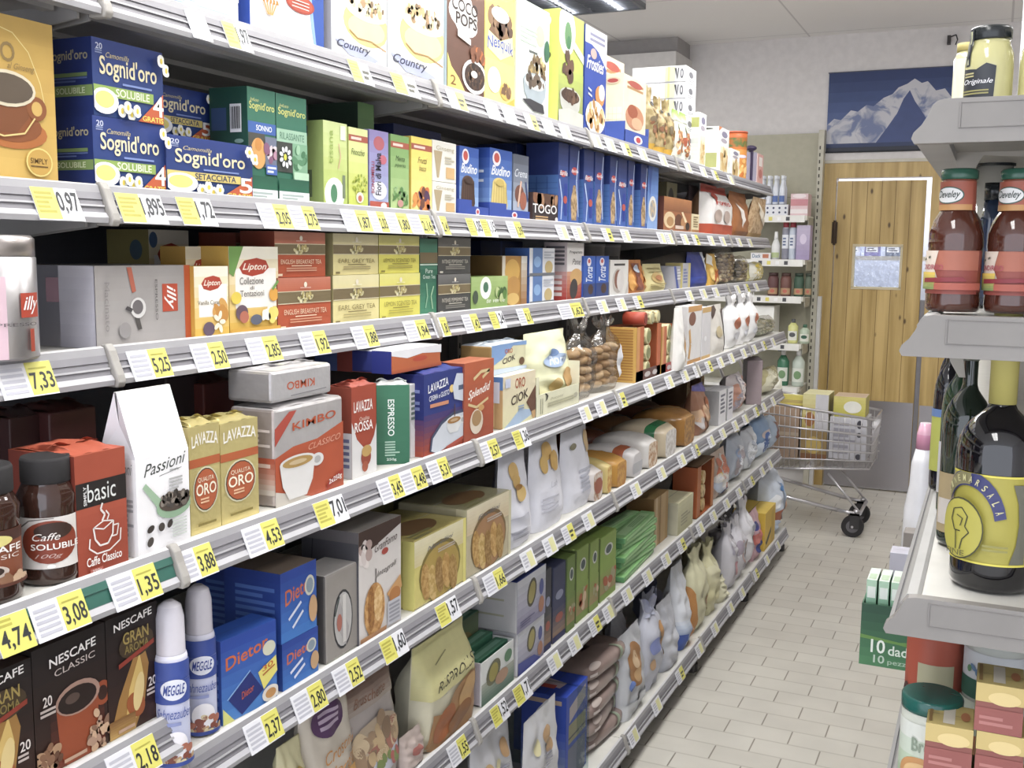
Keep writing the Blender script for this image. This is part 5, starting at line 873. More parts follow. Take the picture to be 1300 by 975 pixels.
# cream shelf-ready box with crumpled bag inside
X, y, z, w_, h_ = spot('D', 680, 735, 472, sb=.03); b = MB(); D_ = .13
b.box(-D_, -w_/2, 0, 0, w_/2, .002, '#e0dcc0')
b.box(-.002, -w_/2, 0, 0, w_/2, h_*.55, '#e4e2c2'); b.box(-D_, -w_/2, 0, 0, -w_/2+.002, h_, '#dcd8b8', side='#dedab8'); b.box(-D_, w_/2-.002, 0, 0, w_/2, h_*1.15, '#e0dcc0'); b.box(-D_, -w_/2, 0, -D_+.002, w_/2, h_, '#d0ccb0')
b.quad([(.0003, -w_/2, h_*.5), (.0003, -w_*.44, h_*.5), (.0003, -w_*.44, h_), (.0003, -w_/2, h_)], '#e4e2c2')
b.deco(lambda u, v, o: (.0004+o, -w_/2+u*w_, v*h_*.55), [('l', [(.1, .1), (.1, .8)], .01, '#7a785c'), ('l', [(.14, .1), (.14, .8)], .01, '#7a785c'), ('p', [(.18, 1), (.22, .98), (.26, .85), (.24, .7), (.18, .62), (.22, .72), (.22, .88)], '#2e2c24'), ('k', .25, .3, .85, .55, 2, '#b8b494'), ('t', 'Biscotti', .3, .62, .6, .74, '#a8a484', 'i'), ('e', .9, .5, .05, .12, '#c0bca4')], w_/(h_*.55))
put(b, 'display_tray', 'tray', 'cream open-fronted display box holding a pale yellow biscuit bag', (X, y, z))
pouch('D', 683, 732, 421, 'biscuit_bag', 'bag', 'crumpled pale yellow biscuit bag inside the cream display box', '#e4e4bc', .085, 'flat', F=[('g', .1, .0, .9, .45, '#d8cf96', '#e4e4bc'), ('e', .5, .62, .3, .09, '#9fb4d4'), ('t', 'Fiori', .3, .57, .72, .68, '#dce6f4', 'bi'), ('e', .5, .72, .1, .05, '#6a86b4'), ('e', .74, .36, .14, .14, '#c89a5c'), ('e', .4, .3, .12, .1, '#d0b070')], wr=.007, seed=21, sb=.052, zb=z+.003)
for i, (a_, c_, lb) in enumerate(((736, 764, 'left'), (765, 795, 'right'))):
    clearbag('D', a_, c_, 404, 'biscuit_bag', 'tied clear bag of brown biscuits, %s of two' % lb, ['#d0a878', '#e2c094', '#b88f62', '#d8b488'], .08, r=.025, seed=31+i, style='tie', content='biscuits', labl=[('e', .72, .4, .14, .24, '#e4e4ea')] if i else ())
# orange shelf boxes holding rolls, rolls on top
for i, (a_, c_, lb) in enumerate(((807, 838, 'nearer of two, with yellow-striped side'), (839, 860, 'farther of two, with red foot'))):
    X, y, z, w_, h_ = spot('D', a_, c_, 413, sb=.03); b = MB(); D_ = .07+.03*(1-i); oc = '#c8663c'
    b.box(-D_, -w_/2, 0, 0, w_/2, .003, oc); b.box(-D_, -w_/2, 0, 0, -w_/2+.003, h_, '#d08a48', side='#d9964a'); b.box(-D_, w_/2-.003, 0, 0, w_/2, h_, oc); b.box(-D_, -w_/2, 0, -D_+.003, w_/2, h_, '#8a4430')
    b.box(-.003, -w_/2, 0, 0, -w_/2+w_*.28, h_, oc); b.box(-.003, w_/2-w_*.16, 0, 0, w_/2, h_, oc); b.box(-.003, -w_/2, 0, 0, w_/2, h_*.2, '#6f4a44' if i == 0 else '#b8443c')
    b.deco(lambda u, v, o: (-D_+u*D_, -w_/2-o, v*h_), [('r', .0, 0, 1, 1, '#d8a850')]+[('r', .1, .04+.05*k, .9, .06+.05*k, '#b87a34') for k in range(19)], 1)
    b.deco(lambda u, v, o: (.0003+o, -w_/2+u*w_, v*h_), [('r', .0, .2, .12, 1, '#dc9a5c'), ('e', .45, .1, .12, .05, '#c9c0c0'), ('e', .75, .1, .1, .05, '#c9c0c0')], 1)
    put(b, 'display_box', 'box', 'open orange display box of cake rolls, '+lb, (X, y, z))
    for k in range(3):
        b = MB(); r = min(w_*.26, .026); b.tube((-D_+.006, 0, 0), (-.006, 0, 0), r, 'm:#d8cf9c,#a89c6c,50', 16)
        b.tube((-.0065, 0, 0), (-.0045, 0, 0), r*.7, '#8a8a5c', 16)
        put(b, 'cake_roll', 'cake roll', 'pale wrapped cake roll in the %s orange display box, %s of three' % (['nearer', 'farther'][i], ['bottom', 'middle', 'top'][k]), (X, y+w_*.04, z+h_*.2+r+k*(2*r+.0005)) if 0 else (X, y+w_*.04, z+.004+r+k*(2*r+.001)), group='cake rolls in the orange boxes')
X, y, z, w_, h_ = spot('D', 807, 838, 413)
for k, (dy, c1, lb) in enumerate(((-.03, '#c04a34', 'red capped cake roll lying on the orange display boxes'), (.045, 'm:#d8cf9c,#8a7c5c,50', 'pale wrapped cake roll lying on the orange boxes, left one'), (.11, 'm:#d8cf9c,#a08450,50', 'pale wrapped cake roll lying on the orange boxes, right one'))):
    b = MB(); b.tube((-.075, 0, 0), (-.005, 0, 0), .021, c1, 18); b.tube((-.006, 0, 0), (-.003, 0, 0), .015, '#8a3428' if k == 0 else '#b8b48c', 18)
    put(b, 'cake_roll', 'cake roll', lb, (X-.0, y+dy, z+h_+.0218), group='cake rolls on top of the orange boxes')
# white packets towards the far end
pouch('D', 862, 873, 382, 'bread_bag', 'bag', 'tall plain white paper bag beside the orange boxes', '#f0eeea', .05, 'stand', seed=41, wr=.003, sb=.0, F=[('e', .8, .35, .14, .25, '#dca868')])
carton('D', 872, 889, 388, 'breadstick_pack', 'pack', 'white breadstick pack with tan ends, nearest of two', '#e6e4e4', .05, F=[('r', 0, .9, 1, 1, '#d8a060'), ('e', .3, .78, .25, .12, '#8a5a48'), ('r', 0, 0, 1, .07, '#d09858'), ('l', [(.1, .6), (.2, .35), (.1, .1)], .12, '#dca868')], rot=.0, tilt=.0)
carton('D', 890, 901, 390, 'breadstick_pack', 'pack', 'white breadstick pack with tan ends, farther of two', '#dcdade', .05, F=[('r', 0, .9, 1, 1, '#d8b070'), ('r', 0, 0, 1, .07, '#d8b070'), ('e', .4, .4, .12, .05, '#f4f4f8')])
pouch('D', 904, 923, 387, 'flour_bag', 'bag', 'grey-white pouch with dark brown edge', '#d9d4cc', .06, 'stand', F=[('p', [(.05, .95), (.4, 1), (.5, .9), (.2, .72)], '#54403a'), ('e', .5, .45, .2, .12, '#c8b890'), ('p', [(.85, .9), (1, .9), (1, 0), (.94, 0)], '#5a4844')], seed=42, wr=.002)
for i, (a_, c_, t) in enumerate(((928, 941, 372), (942, 952, 366), (953, 963, 372))):
    pouch('D', a_, c_, t, 'bread_bag', 'bag', 'bright white twisted-top bag, far end of fourth shelf, %s of three' % ['nearest', 'middle', 'farthest'][i], '#f2f1f2', .09, 'tie', F=[('e', .45, .5, .2, .12, '#c8785a'), ('e', .5, .25, .25, .08, '#dfe0e8')], seed=44+i, wr=.006, lean=.06)
clearbag('D', 968, 990, 402, 'salad_bag', 'clear bag of grey-green mixed grain at the very end of the fourth shelf', ['#a8a890', '#c0bca4', '#8a9078'], .12, r=.018, seed=47, style='pillow', content='grain')
# ================================================================ fifth shelf: instant coffee, cream, sweetener, toast, bread
BR = '#211716'
def nes(title, second, kind):
    F = [('g', 0, 0, 1, 1, '#3a2018', '#221a1a')]
    if kind == 0:
        F += [('g', .2, 0, .95, .55, '#7a3420', '#2c1a18'), ('p', [(.28, .5), (.32, .1), (.4, -0.0), (.75, 0.0), (.84, .1), (.88, .5)], '#a04a2a'), ('e', .93, .44, .12, .1, '#a04a2a'), ('e', .93, .44, .07, .06, '#3a2018'), ('e', .58, .5, .31, .13, '#b08a7a'), ('e', .57, .49, .27, .105, '#2a1a16'), ('e', .5, .51, .1, .04, '#5a463e'),
              ('n', .14, .12, .18, .1, 26, ['#b08a68', '#8a6248', '#6a4632'], .05, 3), ('n', .86, .15, .16, .16, 34, ['#b8927a', '#8a6650', '#d0aa88'], .05, 4), ('k', .35, .02, .8, .07, 1, '#c9a48a'), ('t', '20', .1, .54, .22, .62, '#e6dcd6', 'b'), ('k', .06, .46, .26, .53, 2, '#c8bab4')]
    else:
        F += [('p', [(0, 0), (.2, .3), (.5, .6), (.7, .7), (.8, .5), (.7, .2), (.5, 0)], '#a87a3c'), ('p', [(.3, .05), (.4, .35), (.62, .62), (.7, .4), (.6, .1)], '#dcb866'), ('e', .52, .2, .16, .12, '#a8582c', .6), ('e', .58, .3, .1, .16, '#e6cc88', -.2), ('g', .0, .0, .5, .15, '#c9a058', '#8a5f30'), ('e', .56, .72, .34, .12, '#4a3a26'), ('t', 'GRAN', .3, .74, .8, .84, '#a8924c', 'b'), ('t', 'AROMA', .32, .66, .8, .73, '#8f7c40', 'b'),
              ('p', [(.2, .56), (.9, .66), (.9, .7), (.2, .6)], '#9a3a2a'), ('t', '20', .76, .3, .92, .38, '#e6dcd6', 'b'), ('k', .72, .22, .95, .29, 2, '#c8bab4'), ('k', .15, .02, .6, .07, 1, '#c9a48a')]
    F += [('t', 'NESCAFE', .2, .82, .84, .93, '#f0ecea', 'b/') if kind == 0 else ('t', 'NESCAFE', .12, .88, .86, .98, '#f0ecea', 'b/')]
    if second: F += [('t', second, .26, .74, .82, .82, '#cdbfba', '/')]
    return F
for a_, c_, t, k, s2, lb in ((-40, 46, 852, 1, '', 'black and gold instant coffee sachet box, cut by the left edge'), (47, 138, 808, 0, 'CLASSIC', 'dark brown instant coffee sachet box with a red cup'), (139, 203, 775, 1, '', 'black and gold instant coffee sachet box with red stripe, beside the cream cans')):
    carton('E0', a_, c_, t, 'instant_coffee_box', 'coffee box', lb, BR, .06, side='#1e1514', top='#3a241e', F=nes('', s2, k), sb=.035)
z = deckz('E')
for i, (px, xx, top) in enumerate(((221, -.982, 762), (256, -1.012, 742))):
    y = y_at(px, xx, z); r = .0215; H = z_at(top, xx, y)-z
    W = '#d8d8ea'
    vessel((xx, y, z), 'whipped_cream_can', 'can', 'spray can of whipped cream with frosted cap, %s of two' % ['front', 'rear'][i], [(r*.97, 0, 's:#c9c9d0'), (r, .004, W), (r, H*.66, W), (r*.95, H*.68, W), (r*.7, H*.7, W)],
           lid=[(r*.92, H*.67, 'g:#c9c5d0'), (r*.9, H*.69, 'g:#d4d0da'), (r*.86, H*.9, 'g:#d4d0da'), (r*.7, H*.97, 'g:#dedae2'), (r*.3, H, 'g:#dedae2')], lidname='cap',
           lab=[('r', 0, 0, 1, 1, '#c6cbe8'), ('r', 0, .82, 1, 1, '#3a50a4'), ('r', 0, .60, 1, .82, '#3a50a4'), ('e', .5, .74, .3, .1, '#dfe2f0'), ('t', 'MEGGLE', .26, .69, .74, .79, '#33479c', 'bi'), ('t', 'Sahnezauber', .1, .46, .9, .56, '#4a5cae', 'i'), ('k', .2, .38, .8, .44, 1, '#8a94c8'),
                ('e', .5, .2, .26, .14, '#eeecf2'), ('n', .5, .1, .44, .1, 26, ['#b06a54', '#8a4a3c', '#d8c8a0', '#c09a70'], .09, 5), ('r', 0, 0, 1, .04, '#3a50a4')], a0=-.7, span=2.6, v0=.02, v1=.93)
def diet(k):
    F = [('g', 0, 0, 1, 1, '#3c78cc', '#2c4aa8'), ('t', 'Dietor', .12, .5, .9, .84, '#d06a48', 'b/'), ('e', .8, .66, .14, .15, '#cfd0c0'), ('e', .8, .66, .1, .11, '#8a9aa8')]
    if k: F += [('l', [(.2, .3), (.55, .48)], .05, '#d4dcf0'), ('l', [(.3, .16), (.6, .34)], .05, '#d4dcf0'), ('e', .88, .3, .12, .2, '#c9a074')]
    return F
S_ = [('g', 0, 0, 1, 1, '#2c50a8', '#263f92'), ('k', .2, .1, .9, .8, 7, '#4f74c4')]
q = carton('E', 359, 404, 806, 'sweetener_box', 'box', 'bright blue sweetener box with orange lettering, lower of the stack', '#2c58b8', .11, side='#2548a0', top='#2c58b8', F=diet(1), S=S_)
carton('E', 357, 402, 719, 'sweetener_box', 'box', 'bright blue sweetener box with orange lettering, upper of the stack', '#2c50b0', .11, side='#2040a0', top='#7a6a5c', F=diet(1), S=S_, zb=q['top_z']+.0006)
o = carton('E', 286, 348, 800, 'sweetener_box', 'box', 'blue sweetener box marked 30, leaning in front of the stack', '#2c56b4', .05, side='#23409a', F=[('g', 0, 0, 1, 1, '#4a86d4', '#2c4cac'), ('t', 'Dietor', .08, .62, .84, .86, '#d4683c', 'b/'), ('e', .86, .68, .12, .09, '#cfd0b8'), ('p', [(.1, .28), (.5, .5), (.74, .2), (.34, .02)], '#26327c'), ('p', [(.08, .28), (.5, .52), (.5, .5), (.1, .27)], '#8ab4ea'), ('t', 'Dietor', .34, .2, .56, .34, '#c05a48', 'b/'), ('p', [(.64, .44), (.98, .56), (1, .36), (.74, .2)], '#e6da6c'), ('t', '30', .72, .42, .92, .52, '#c8642c', 'b/'), ('l', [(.72, .38), (.95, .45)], .02, '#b85a30'),
         ('p', [(0, 0), (.2, 0), (.0, .2)], '#dcdc7a'), ('e', .86, .12, .16, .1, '#dcd6cc'), ('e', .86, .12, .1, .06, '#c08a50')], S=S_, sb=.03, tilt=0, rot=-.1)
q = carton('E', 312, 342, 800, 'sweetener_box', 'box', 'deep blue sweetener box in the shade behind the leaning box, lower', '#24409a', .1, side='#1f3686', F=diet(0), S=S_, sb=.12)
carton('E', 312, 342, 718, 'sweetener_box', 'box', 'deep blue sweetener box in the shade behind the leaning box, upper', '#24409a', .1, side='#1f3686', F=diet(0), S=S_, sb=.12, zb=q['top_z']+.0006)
carton('E', 414, 455, 722, 'toast_pack', 'pack', 'taupe film-wrapped toast pack with an oval window picture', 'g:#9a948e', .07, side='g:#5a5652', top='g:#b8b4b0', F=[('e', .52, .42, .3, .34, '#3a3a3e'), ('e', .52, .42, .27, .31, '#b8b6b4'), ('p', [(.3, .4), (.6, .1), (.7, .3), (.4, .66)], '#a8a4a4'), ('e', .4, .4, .08, .1, '#b06a5c'), ('r', .5, .15, .6, .7, '#cfccc8'), ('l', [(.26, .5), (.4, .7)], .04, '#4a5450')], sb=.03, bev=.004)
carton('E', 456, 509, 665, 'toast_pack', 'pack', 'white and brown paper toast pack with golden bread slices', '#d8d2ce', .12, side='#6f6a6c', top='#9a948e', F=[('p', [(0, 1), (1, 1), (1, .93), (0, .76)], '#4a3630'), ('n', .12, .8, .12, .12, 14, ['#d8ccc8', '#b8a09a', '#e6dcd8'], .09, 4), ('t', 'GranForno', .36, .76, .9, .87, '#5a4a46', 'i/'), ('e', .6, .74, .08, .03, '#b04a40'), ('l', [(.38, .42), (.38, .62)], .02, '#3a3230'), ('t', 'Integrali', .4, .52, .88, .62, '#4a403c', 'i/'), ('t', 'i', .3, .44, .34, .5, '#4a403c', ''),
         ('e', .34, .26, .24, .24, 'm:#b07a40,#cf9c60,110'), ('e', .26, .28, .08, .2, 'm:#8f5c30,#a8743c,110'), ('e', .42, .3, .1, .16, 'm:#d0a060,#e4c088,110'), ('p', [(.62, .34), (.96, .46), (1, .34), (.74, .26)], '#cf9a60'), ('e', .82, .3, .14, .07, '#b87840'), ('r', .64, .04, .96, .26, '#c4c4cc'), ('k', .67, .06, .93, .24, 5, '#9a9aa4'), ('g', 0, 0, .6, .06, '#8a5a38', '#b88454')], S=[('r', 0, .0, 1, .9, '#55545a'), ('l', [(.1, .1), (.2, .9)], .02, '#38363a')], sb=.026, bev=.004)
def bis(c0, c1, seed):
    return [('e', .48, .42, .4, .44, c0), ('e', .48, .4, .37, .4, c1)]+[('e', .2+.13*k, .32+.05*math.sin(seed+k*2), .085, .28, ['m:#a87c3c,#c49c5c,120', 'm:#b8944c,#cfae70,120', 'm:#8f6a34,#a88450,120', 'm:#b08444,#c8a060,120', 'm:#9a7438,#b49054,120'][k], .15) for k in range(5)]
carton('E', 526, 590, 676, 'biscuit_pack', 'biscuit box', 'pale yellow film pack of oval biscuits on the fifth shelf', 'g:#dccf78', .16, side='g:#cfc45e', top='g:#c9b468', F=[('g', 0, .6, 1, 1, '#cfc98c', '#e0dca0')]+bis('#8a8450', '#a89050', 1)+[('t', 'Novellini', .25, .78, .7, .88, '#7a7c84', 'i/'), ('k', .4, .68, .9, .76, 2, '#b8aca0'), ('r', .0, 0, .04, 1, '#e6dc88')], T=[('e', .5, .5, .35, .35, '#7a5c34')], sb=.03, bev=.006) if 0 else None
b_args = dict(sb=.03)
def ypack(a_, c_, t, lb, col, sd, tp, rim, c1, nm):
    return carton('E', a_, c_, t, 'biscuit_pack', 'biscuit box', lb, col, .17, side=sd, top=tp, F=[('g', 0, .62, 1, 1, mixc(c1, '#e8e4c0', .6), mixc(c1, '#f0ecd0', .8)), ('r', .94, 0, 1, 1, rim)]+bis(mixc(c1, '#444422', .4), c1, len(nm))+[('t', nm, .22, .78, .72, .88, '#74747c', 'i/'), ('k', .42, .68, .9, .75, 2, '#b8aca0')], T=[('e', .45, .35, .34, .22, '#7a5a38'), ('k', .1, .02, .5, .2, 2, '#8a8450')], S=[('r', .85, 0, 1, 1, rim)], sb=.03, bev=.005)
ypack(526, 591, 672, 'pale yellow film pack of oval biscuits on the fifth shelf', 'g:#d8cb74', 'g:#d0c668', 'g:#bfb068', '#e2d878', '#b09448', 'Novellini')
ypack(592, 648, 634, 'beige film pack of brown biscuits beside the white bags', 'g:#c2b696', 'g:#b8b090', 'g:#b0aa84', '#cfc8a4', '#a87c54', 'Frollini')
# white paper bags with printed long biscuits
def sav(k): 
    if k == 0: return [('e', .40, .80, .17, .10, '#d8b068'), ('e', .43, .70, .13, .08, '#d8b068'), ('e', .52, .56, .17, .085, '#dcb870'), ('e', .48, .63, .12, .03, '#a8783c'), ('k', .15, .1, .6, .3, 3, '#a8a8b4'), ('g', .1, .2, .7, .34, '#cfcfd8', '#b8b8c4')]
    if k == 1: return [('e', .45, .82, .17, .10, '#d8ac60', .1), ('e', .32, .70, .13, .10, '#dcb468', .1), ('e', .66, .70, .14, .11, '#d4a85a', .2), ('l', [(.5, .62), (.52, .78)], .02, '#a8783c'), ('t', 'Lady', .4, .42, .7, .5, '#b4b4c0', 'i'), ('k', .15, .2, .6, .36, 4, '#c0c0cc')]
    return [('e', .85, .8, .12, .15, '#c8a878'), ('k', .4, .2, .9, .5, 5, '#aeb0be'), ('e', .3, .8, .12, .04, '#8a8468')]
for i, (a_, c_, t, xs, lb) in enumerate(((646, 682, 575, .028, 'nearest, one split biscuit printed on it'), (684, 722, 552, .03, 'middle, three biscuits printed on it'), (723, 758, 545, .035, 'farthest, tan flap at its edge'))):
    pouch('E', a_, c_, t, 'biscuit_bag', 'bag', 'tall white paper bag of sponge biscuits, '+lb, '#e2e2ec', .07, 'stand', F=sav(i), seed=51+i, wr=.003, sb=xs)
for i, (a_, c_, t) in enumerate(((640, 668, 578), (671, 700, 560))):
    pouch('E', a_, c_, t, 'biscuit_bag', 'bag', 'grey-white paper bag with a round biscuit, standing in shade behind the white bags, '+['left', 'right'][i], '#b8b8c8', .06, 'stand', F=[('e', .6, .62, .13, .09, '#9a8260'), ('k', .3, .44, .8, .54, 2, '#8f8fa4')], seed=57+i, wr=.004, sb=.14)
# sliced bread in film
LO = [(750, 768, 590, 'g:#d8d0cc', None, 'white end', 'm:#a87048,#d8ccc0,50'), (769, 778, 583, 'g:#d8c078', None, 'yellow film', 'm:#c98a3c,#e6c878,60'), (779, 799, 578, 'g:#cc9444', None, 'orange film', 'm:#d09a48,#b87a34,60'), (801, 817, 568, 'g:#d8d4d4', 'g:#b8603c', 'white and orange film', '#d4d0d2'), (819, 838, 553, 'g:#dcd8d4', None, 'clear and white film', 'm:#b8865c,#e0d0b8,60'), (840, 862, 537, 'g:#cdbca0', 'g:#2f7a4a', 'green banded film', 'm:#c0b8b0,#e0dcd8,60'), (864, 885, 520, 'g:#a8763c', None, 'glossy brown film', 'm:#8a5c2c,#b8843c,60')]
for i, (a_, c_, t, col, band, lb, ends) in enumerate(LO):
    loaf('E', a_, c_, t, 'bread_loaf', 'bread', 'sliced loaf in %s, %s of the row on the fifth shelf' % (lb, ['first', 'second', 'third', 'fourth', 'fifth', 'sixth', 'last'][i]), col, .2, band=band, seed=i, ends=ends, sb=.028, group='sliced loaves on the fifth shelf',
         F=[('r', .1, .1, .9, .5, '#b8b8bc')] if i in (3,) else ([('e', .5, .4, .3, .25, '#a8604a')] if i == 0 else []))
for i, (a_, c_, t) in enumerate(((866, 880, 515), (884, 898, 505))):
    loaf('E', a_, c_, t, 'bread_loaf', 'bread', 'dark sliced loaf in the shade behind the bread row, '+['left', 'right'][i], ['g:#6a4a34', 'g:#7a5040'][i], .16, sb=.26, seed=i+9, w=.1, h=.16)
pouch('E', 890, 903, 488, 'roll_bag', 'bag', 'purple and orange bread bag on the fifth shelf', '#a8765c', .09, 'flat', F=[('p', [(0, 1), (1, 1), (1, .8), (0, .9)], '#6a64b0'), ('n', .5, .4, .4, .3, 10, ['#d8b08c', '#b86a44', '#cfc8c8'], .16, 1), ('r', .6, 0, 1, .5, '#c08a5c')], seed=61, wr=.005)
carton('E', 912, 921, 495, 'cracker_box', 'box', 'white cracker box, nearer of two thin ones on the fifth shelf', '#e8e6ea', .1, side='#b4b2b4', F=[('k', .2, .3, .8, .9, 5, '#6f6f80')])
carton('E', 923, 930, 492, 'cracker_box', 'box', 'white cracker box, farther of two thin ones on the fifth shelf', '#e4e2e8', .08, side='#b4b2b4', F=[('k', .2, .3, .8, .9, 5, '#6f6f80')])
pouch('E', 934, 950, 476, 'bread_bag', 'bag', 'pink-white bread bag beside the cracker boxes', '#cfc4c4', .1, 'pillow', F=[('n', .5, .5, .4, .36, 10, ['#c8907a', '#e8e0e0', '#a8a0b0'], .18, 3)], seed=63, wr=.008)
carton('E', 957, 969, 455, 'cookie_box', 'box', 'brown and orange cookie box lying tilted near the end of the fifth shelf', '#a89aa0', .07, side='#97868a', F=[('r', .6, 0, 1, 1, '#b06a3c'), ('n', .8, .5, .15, .4, 10, ['#d8a860', '#8a4a34'], .1, 1), ('r', 0, .8, .6, 1, '#6a3a34')], tilt=.0, rot=.3)
pouch('E', 972, 988, 470, 'chip_bag', 'bag', 'yellowish crumpled bag at the end of the fifth shelf', '#c9c08c', .1, 'pillow', F=[('n', .5, .5, .4, .36, 10, ['#e8e4c8', '#a8a078'], .18, 3)], seed=64, wr=.01, lean=.2)
# ================================================================ sixth shelf: bags, rice cakes, boxes
pouch('F', 372, 400, 945, 'cracker_bag', 'bag', 'yellow-green bag at the bottom left, beside the purple-badged bag', '#cfc89c', .06, 'flat', F=[('g', 0, 0, 1, .6, '#8fa060', '#d8c070'), ('e', .5, .7, .3, .1, '#b89a4c')], seed=71)
pouch('F', 402, 458, 868, 'cracker_bag', 'bag', 'beige bag with a dark purple badge and orange lettering', '#c9bfb0', .07, 'flat', F=[('e', .45, .78, .34, .11, '#5c3c64'), ('k', .25, .72, .65, .84, 3, '#b8a4bc'), ('t', 'Crostini', .25, .5, .95, .62, '#c98a4a', 'i/'), ('t', 'dorati', .3, .4, .9, .5, '#c98a4a', 'i/'), ('l', [(.2, .3), (.95, .5)], .02, '#8a8aa8'), ('e', .7, .3, .3, .12, '#c9944c')], seed=72, wr=.004)
pouch('F', 447, 519, 858, 'crouton_bag', 'bag', 'brown and grey bag showing a white bowl of croutons', '#b0a6a2', .08, 'stand', F=[('g', 0, .74, 1, 1, '#a89a90', '#6f5244'), ('t', 'Bruschette', .2, .78, .8, .86, '#8a5f48', 'i'), ('p', [(.05, .5), (.15, .2), (.5, .1), (.9, .3), (1, .55)], '#cfd2de'), ('e', .5, .48, .44, .17, '#b8a48c'), ('n', .5, .48, .4, .15, 36, ['#a08468', '#c0a47c', '#8a7058', '#d0b894', '#a86a5a'], .09, 2), ('n', .6, .28, .2, .04, 10, ['#7a8a50', '#b0605a'], .05, 3)], seed=73, wr=.004)
pouch('F', 518, 543, 930, 'cracker_bag', 'bag', 'small pinkish bag peeping between the crouton bag and the toast-roll bag', '#c0aea6', .04, 'flat', F=[('e', .5, .5, .25, .12, '#a8645c')], seed=74, sb=.022)
pouch('F', 541, 603, 806, 'toast_roll_bag', 'bag', 'pale yellow and white bag of toasted rolls, folded top leaning forward', '#d6d0b4', .09, 'gable', F=[('g', 0, .5, 1, 1, '#cfc88c', '#dcd694'), ('t', 'RISPROLLS', .16, .55, .94, .69, '#4a4638', 'i/'), ('l', [(.25, .78), (.5, .84)], .01, '#8a865c'), ('p', [(0, 0), (.1, .35), (.3, .3), (.5, .45), (.8, .55), (1, .5), (1, 0)], '#a87c50'), ('e', .3, .2, .22, .14, '#a85f34', .5), ('e', .75, .36, .2, .12, '#c49a64', .8), ('e', .6, .16, .24, .1, '#8f5f3a', .3)], seed=75, wr=.0025, lean=.05)
def opentray(a_, c_, t, lb, rim, F, inner):
    X, y, z, w_, h_ = spot('F', a_, c_, t, sb=.03); b = MB(); D_ = .13
    b.box(-D_, -w_/2, 0, 0, w_/2, h_*.05, rim); b.box(-.003, -w_/2, 0, 0, w_/2, h_, rim); b.box(-D_, -w_/2, 0, -.003, -w_/2+.003, h_, rim, side='#b8b0b8'); b.box(-D_, w_/2-.003, 0, -.003, w_/2, h_, rim); b.box(-D_, -w_/2, 0, -D_+.003, w_/2, h_, rim)
    b.deco(lambda u, v, o: (.0003+o, -w_/2+u*w_, v*h_), F, w_/h_)
    o = put(b, 'display_tray', 'tray', lb, (X, y, z), bevel=.002)
    for k, (dx, hh, c, l2) in enumerate(inner):
        b = carton_mb(.034, w_-.012, h_*hh, c, side=mixc(c, '#000000', .25), top='#3f7a5c', F=[('e', .5, .6, .3, .2, '#8a7a4c'), ('e', .3, .8, .1, .1, '#cfd8cc'), ('r', 0, 0, 1, .15, '#4a8a68')], T=[('r', .1, .3, .9, .7, '#6fa088')])
        put(b, 'rice_cake_pack', 'pack', l2, (X-dx, y, z+h_*.055), bevel=.002)
opentray(611, 652, 826, 'white and green cardboard display tray on the sixth shelf', '#dfe2e0', [('g', 0, 0, 1, .5, '#5a7a68', '#a8aca0'), ('e', .35, .6, .22, .26, '#6a6a50', .3), ('e', .35, .6, .14, .2, '#a09448', .3), ('e', .8, .72, .12, .14, '#5f8a68'), ('e', .6, .36, .2, .16, '#b08a70')],
         [(.03, .93, '#2f6a50', 'green rice cake pack lying in the white display tray, front one'), (.07, 1.05, '#3a7458', 'green rice cake pack in the white display tray, middle one'), (.108, 1.5, '#6a7a58', 'tall olive pack standing in the white display tray, rear one')])
gF = [('g', 0, 0, 1, 1, '#8f8ca8', '#cfd0d8'), ('e', .5, .62, .16, .28, '#5c584c', -.4), ('e', .5, .62, .11, .22, '#a89c5c', -.4), ('e', .84, .6, .08, .16, '#5a62a0'), ('e', .84, .25, .1, .16, '#b07a60'), ('k', .1, .06, .6, .2, 3, '#6f6c90')]
q = carton('F', 657, 690, 790, 'wafer_pack', 'pack', 'grey and white snack carton with oval emblem, lower of two', '#cdd0d4', .13, side='#c4c2c4', top='#d8d8dc', F=gF+[('p', [(0, 0), (.9, 0), (.6, .22), (0, .3)], '#3f4a9c')], S=[('r', .0, .15, .9, .2, '#b0aeb0')], sb=.026, bev=.004)
carton('F', 656, 692, 727, 'wafer_pack', 'pack', 'grey and white snack carton with oval emblem, upper of two', '#cdd0d4', .17, side='#b4b2b4', top='#3c4c9c', F=gF, S=[('r', .1, .6, .8, .64, '#a09e88'), ('r', .1, .3, .8, .34, '#a09e88')], sb=.022, zb=q['top_z']+.001, bev=.004)
CK = [(690, 699, 722, '#44444c', 'black and brown'), (701, 717, 716, '#3a4064', 'navy and tan'), (719, 729, 706, '#6f8a40', 'olive green, first'), (731, 746, 694, '#86a04a', 'olive green, second'), (748, 759, 686, '#8aa44c', 'olive green, third'), (761, 781, 677, '#8cab4c', 'bright green, last and widest')]
for i, (a_, c_, t, col, lb) in enumerate(CK):
    F = [('g', 0, .0, 1, .5, '#b08a64', col), ('r', 0, 0, 1, .1, col if i > 1 else '#2c3468'), ('e', .5, .76, .26, .09, '#d0d4cc'), ('e', .5, .76, .18, .065, '#4a5a5c'), ('n', .6, .3, .3, .12, 7, ['#b8603c', '#d8b898', '#a8a47c'], .14, i)] if i > 1 else [('g', 0, 0, 1, .5, '#a88468', col), ('e', .5, .6, .3, .06, '#8f94b0'), ('e', .5, .3, .3, .06, '#a8584c'), ('r', 0, 0, 1, .08, '#2c3064')]
    carton('F', a_, c_, t, 'grain_cake_pack', 'pack', 'tall upright %s grain cake pack on the sixth shelf' % lb, col, .1, side=mixc(col, '#222222', .35), F=F, sb=.03+.003*(i % 2), group='tall grain cake packs', bev=.003)
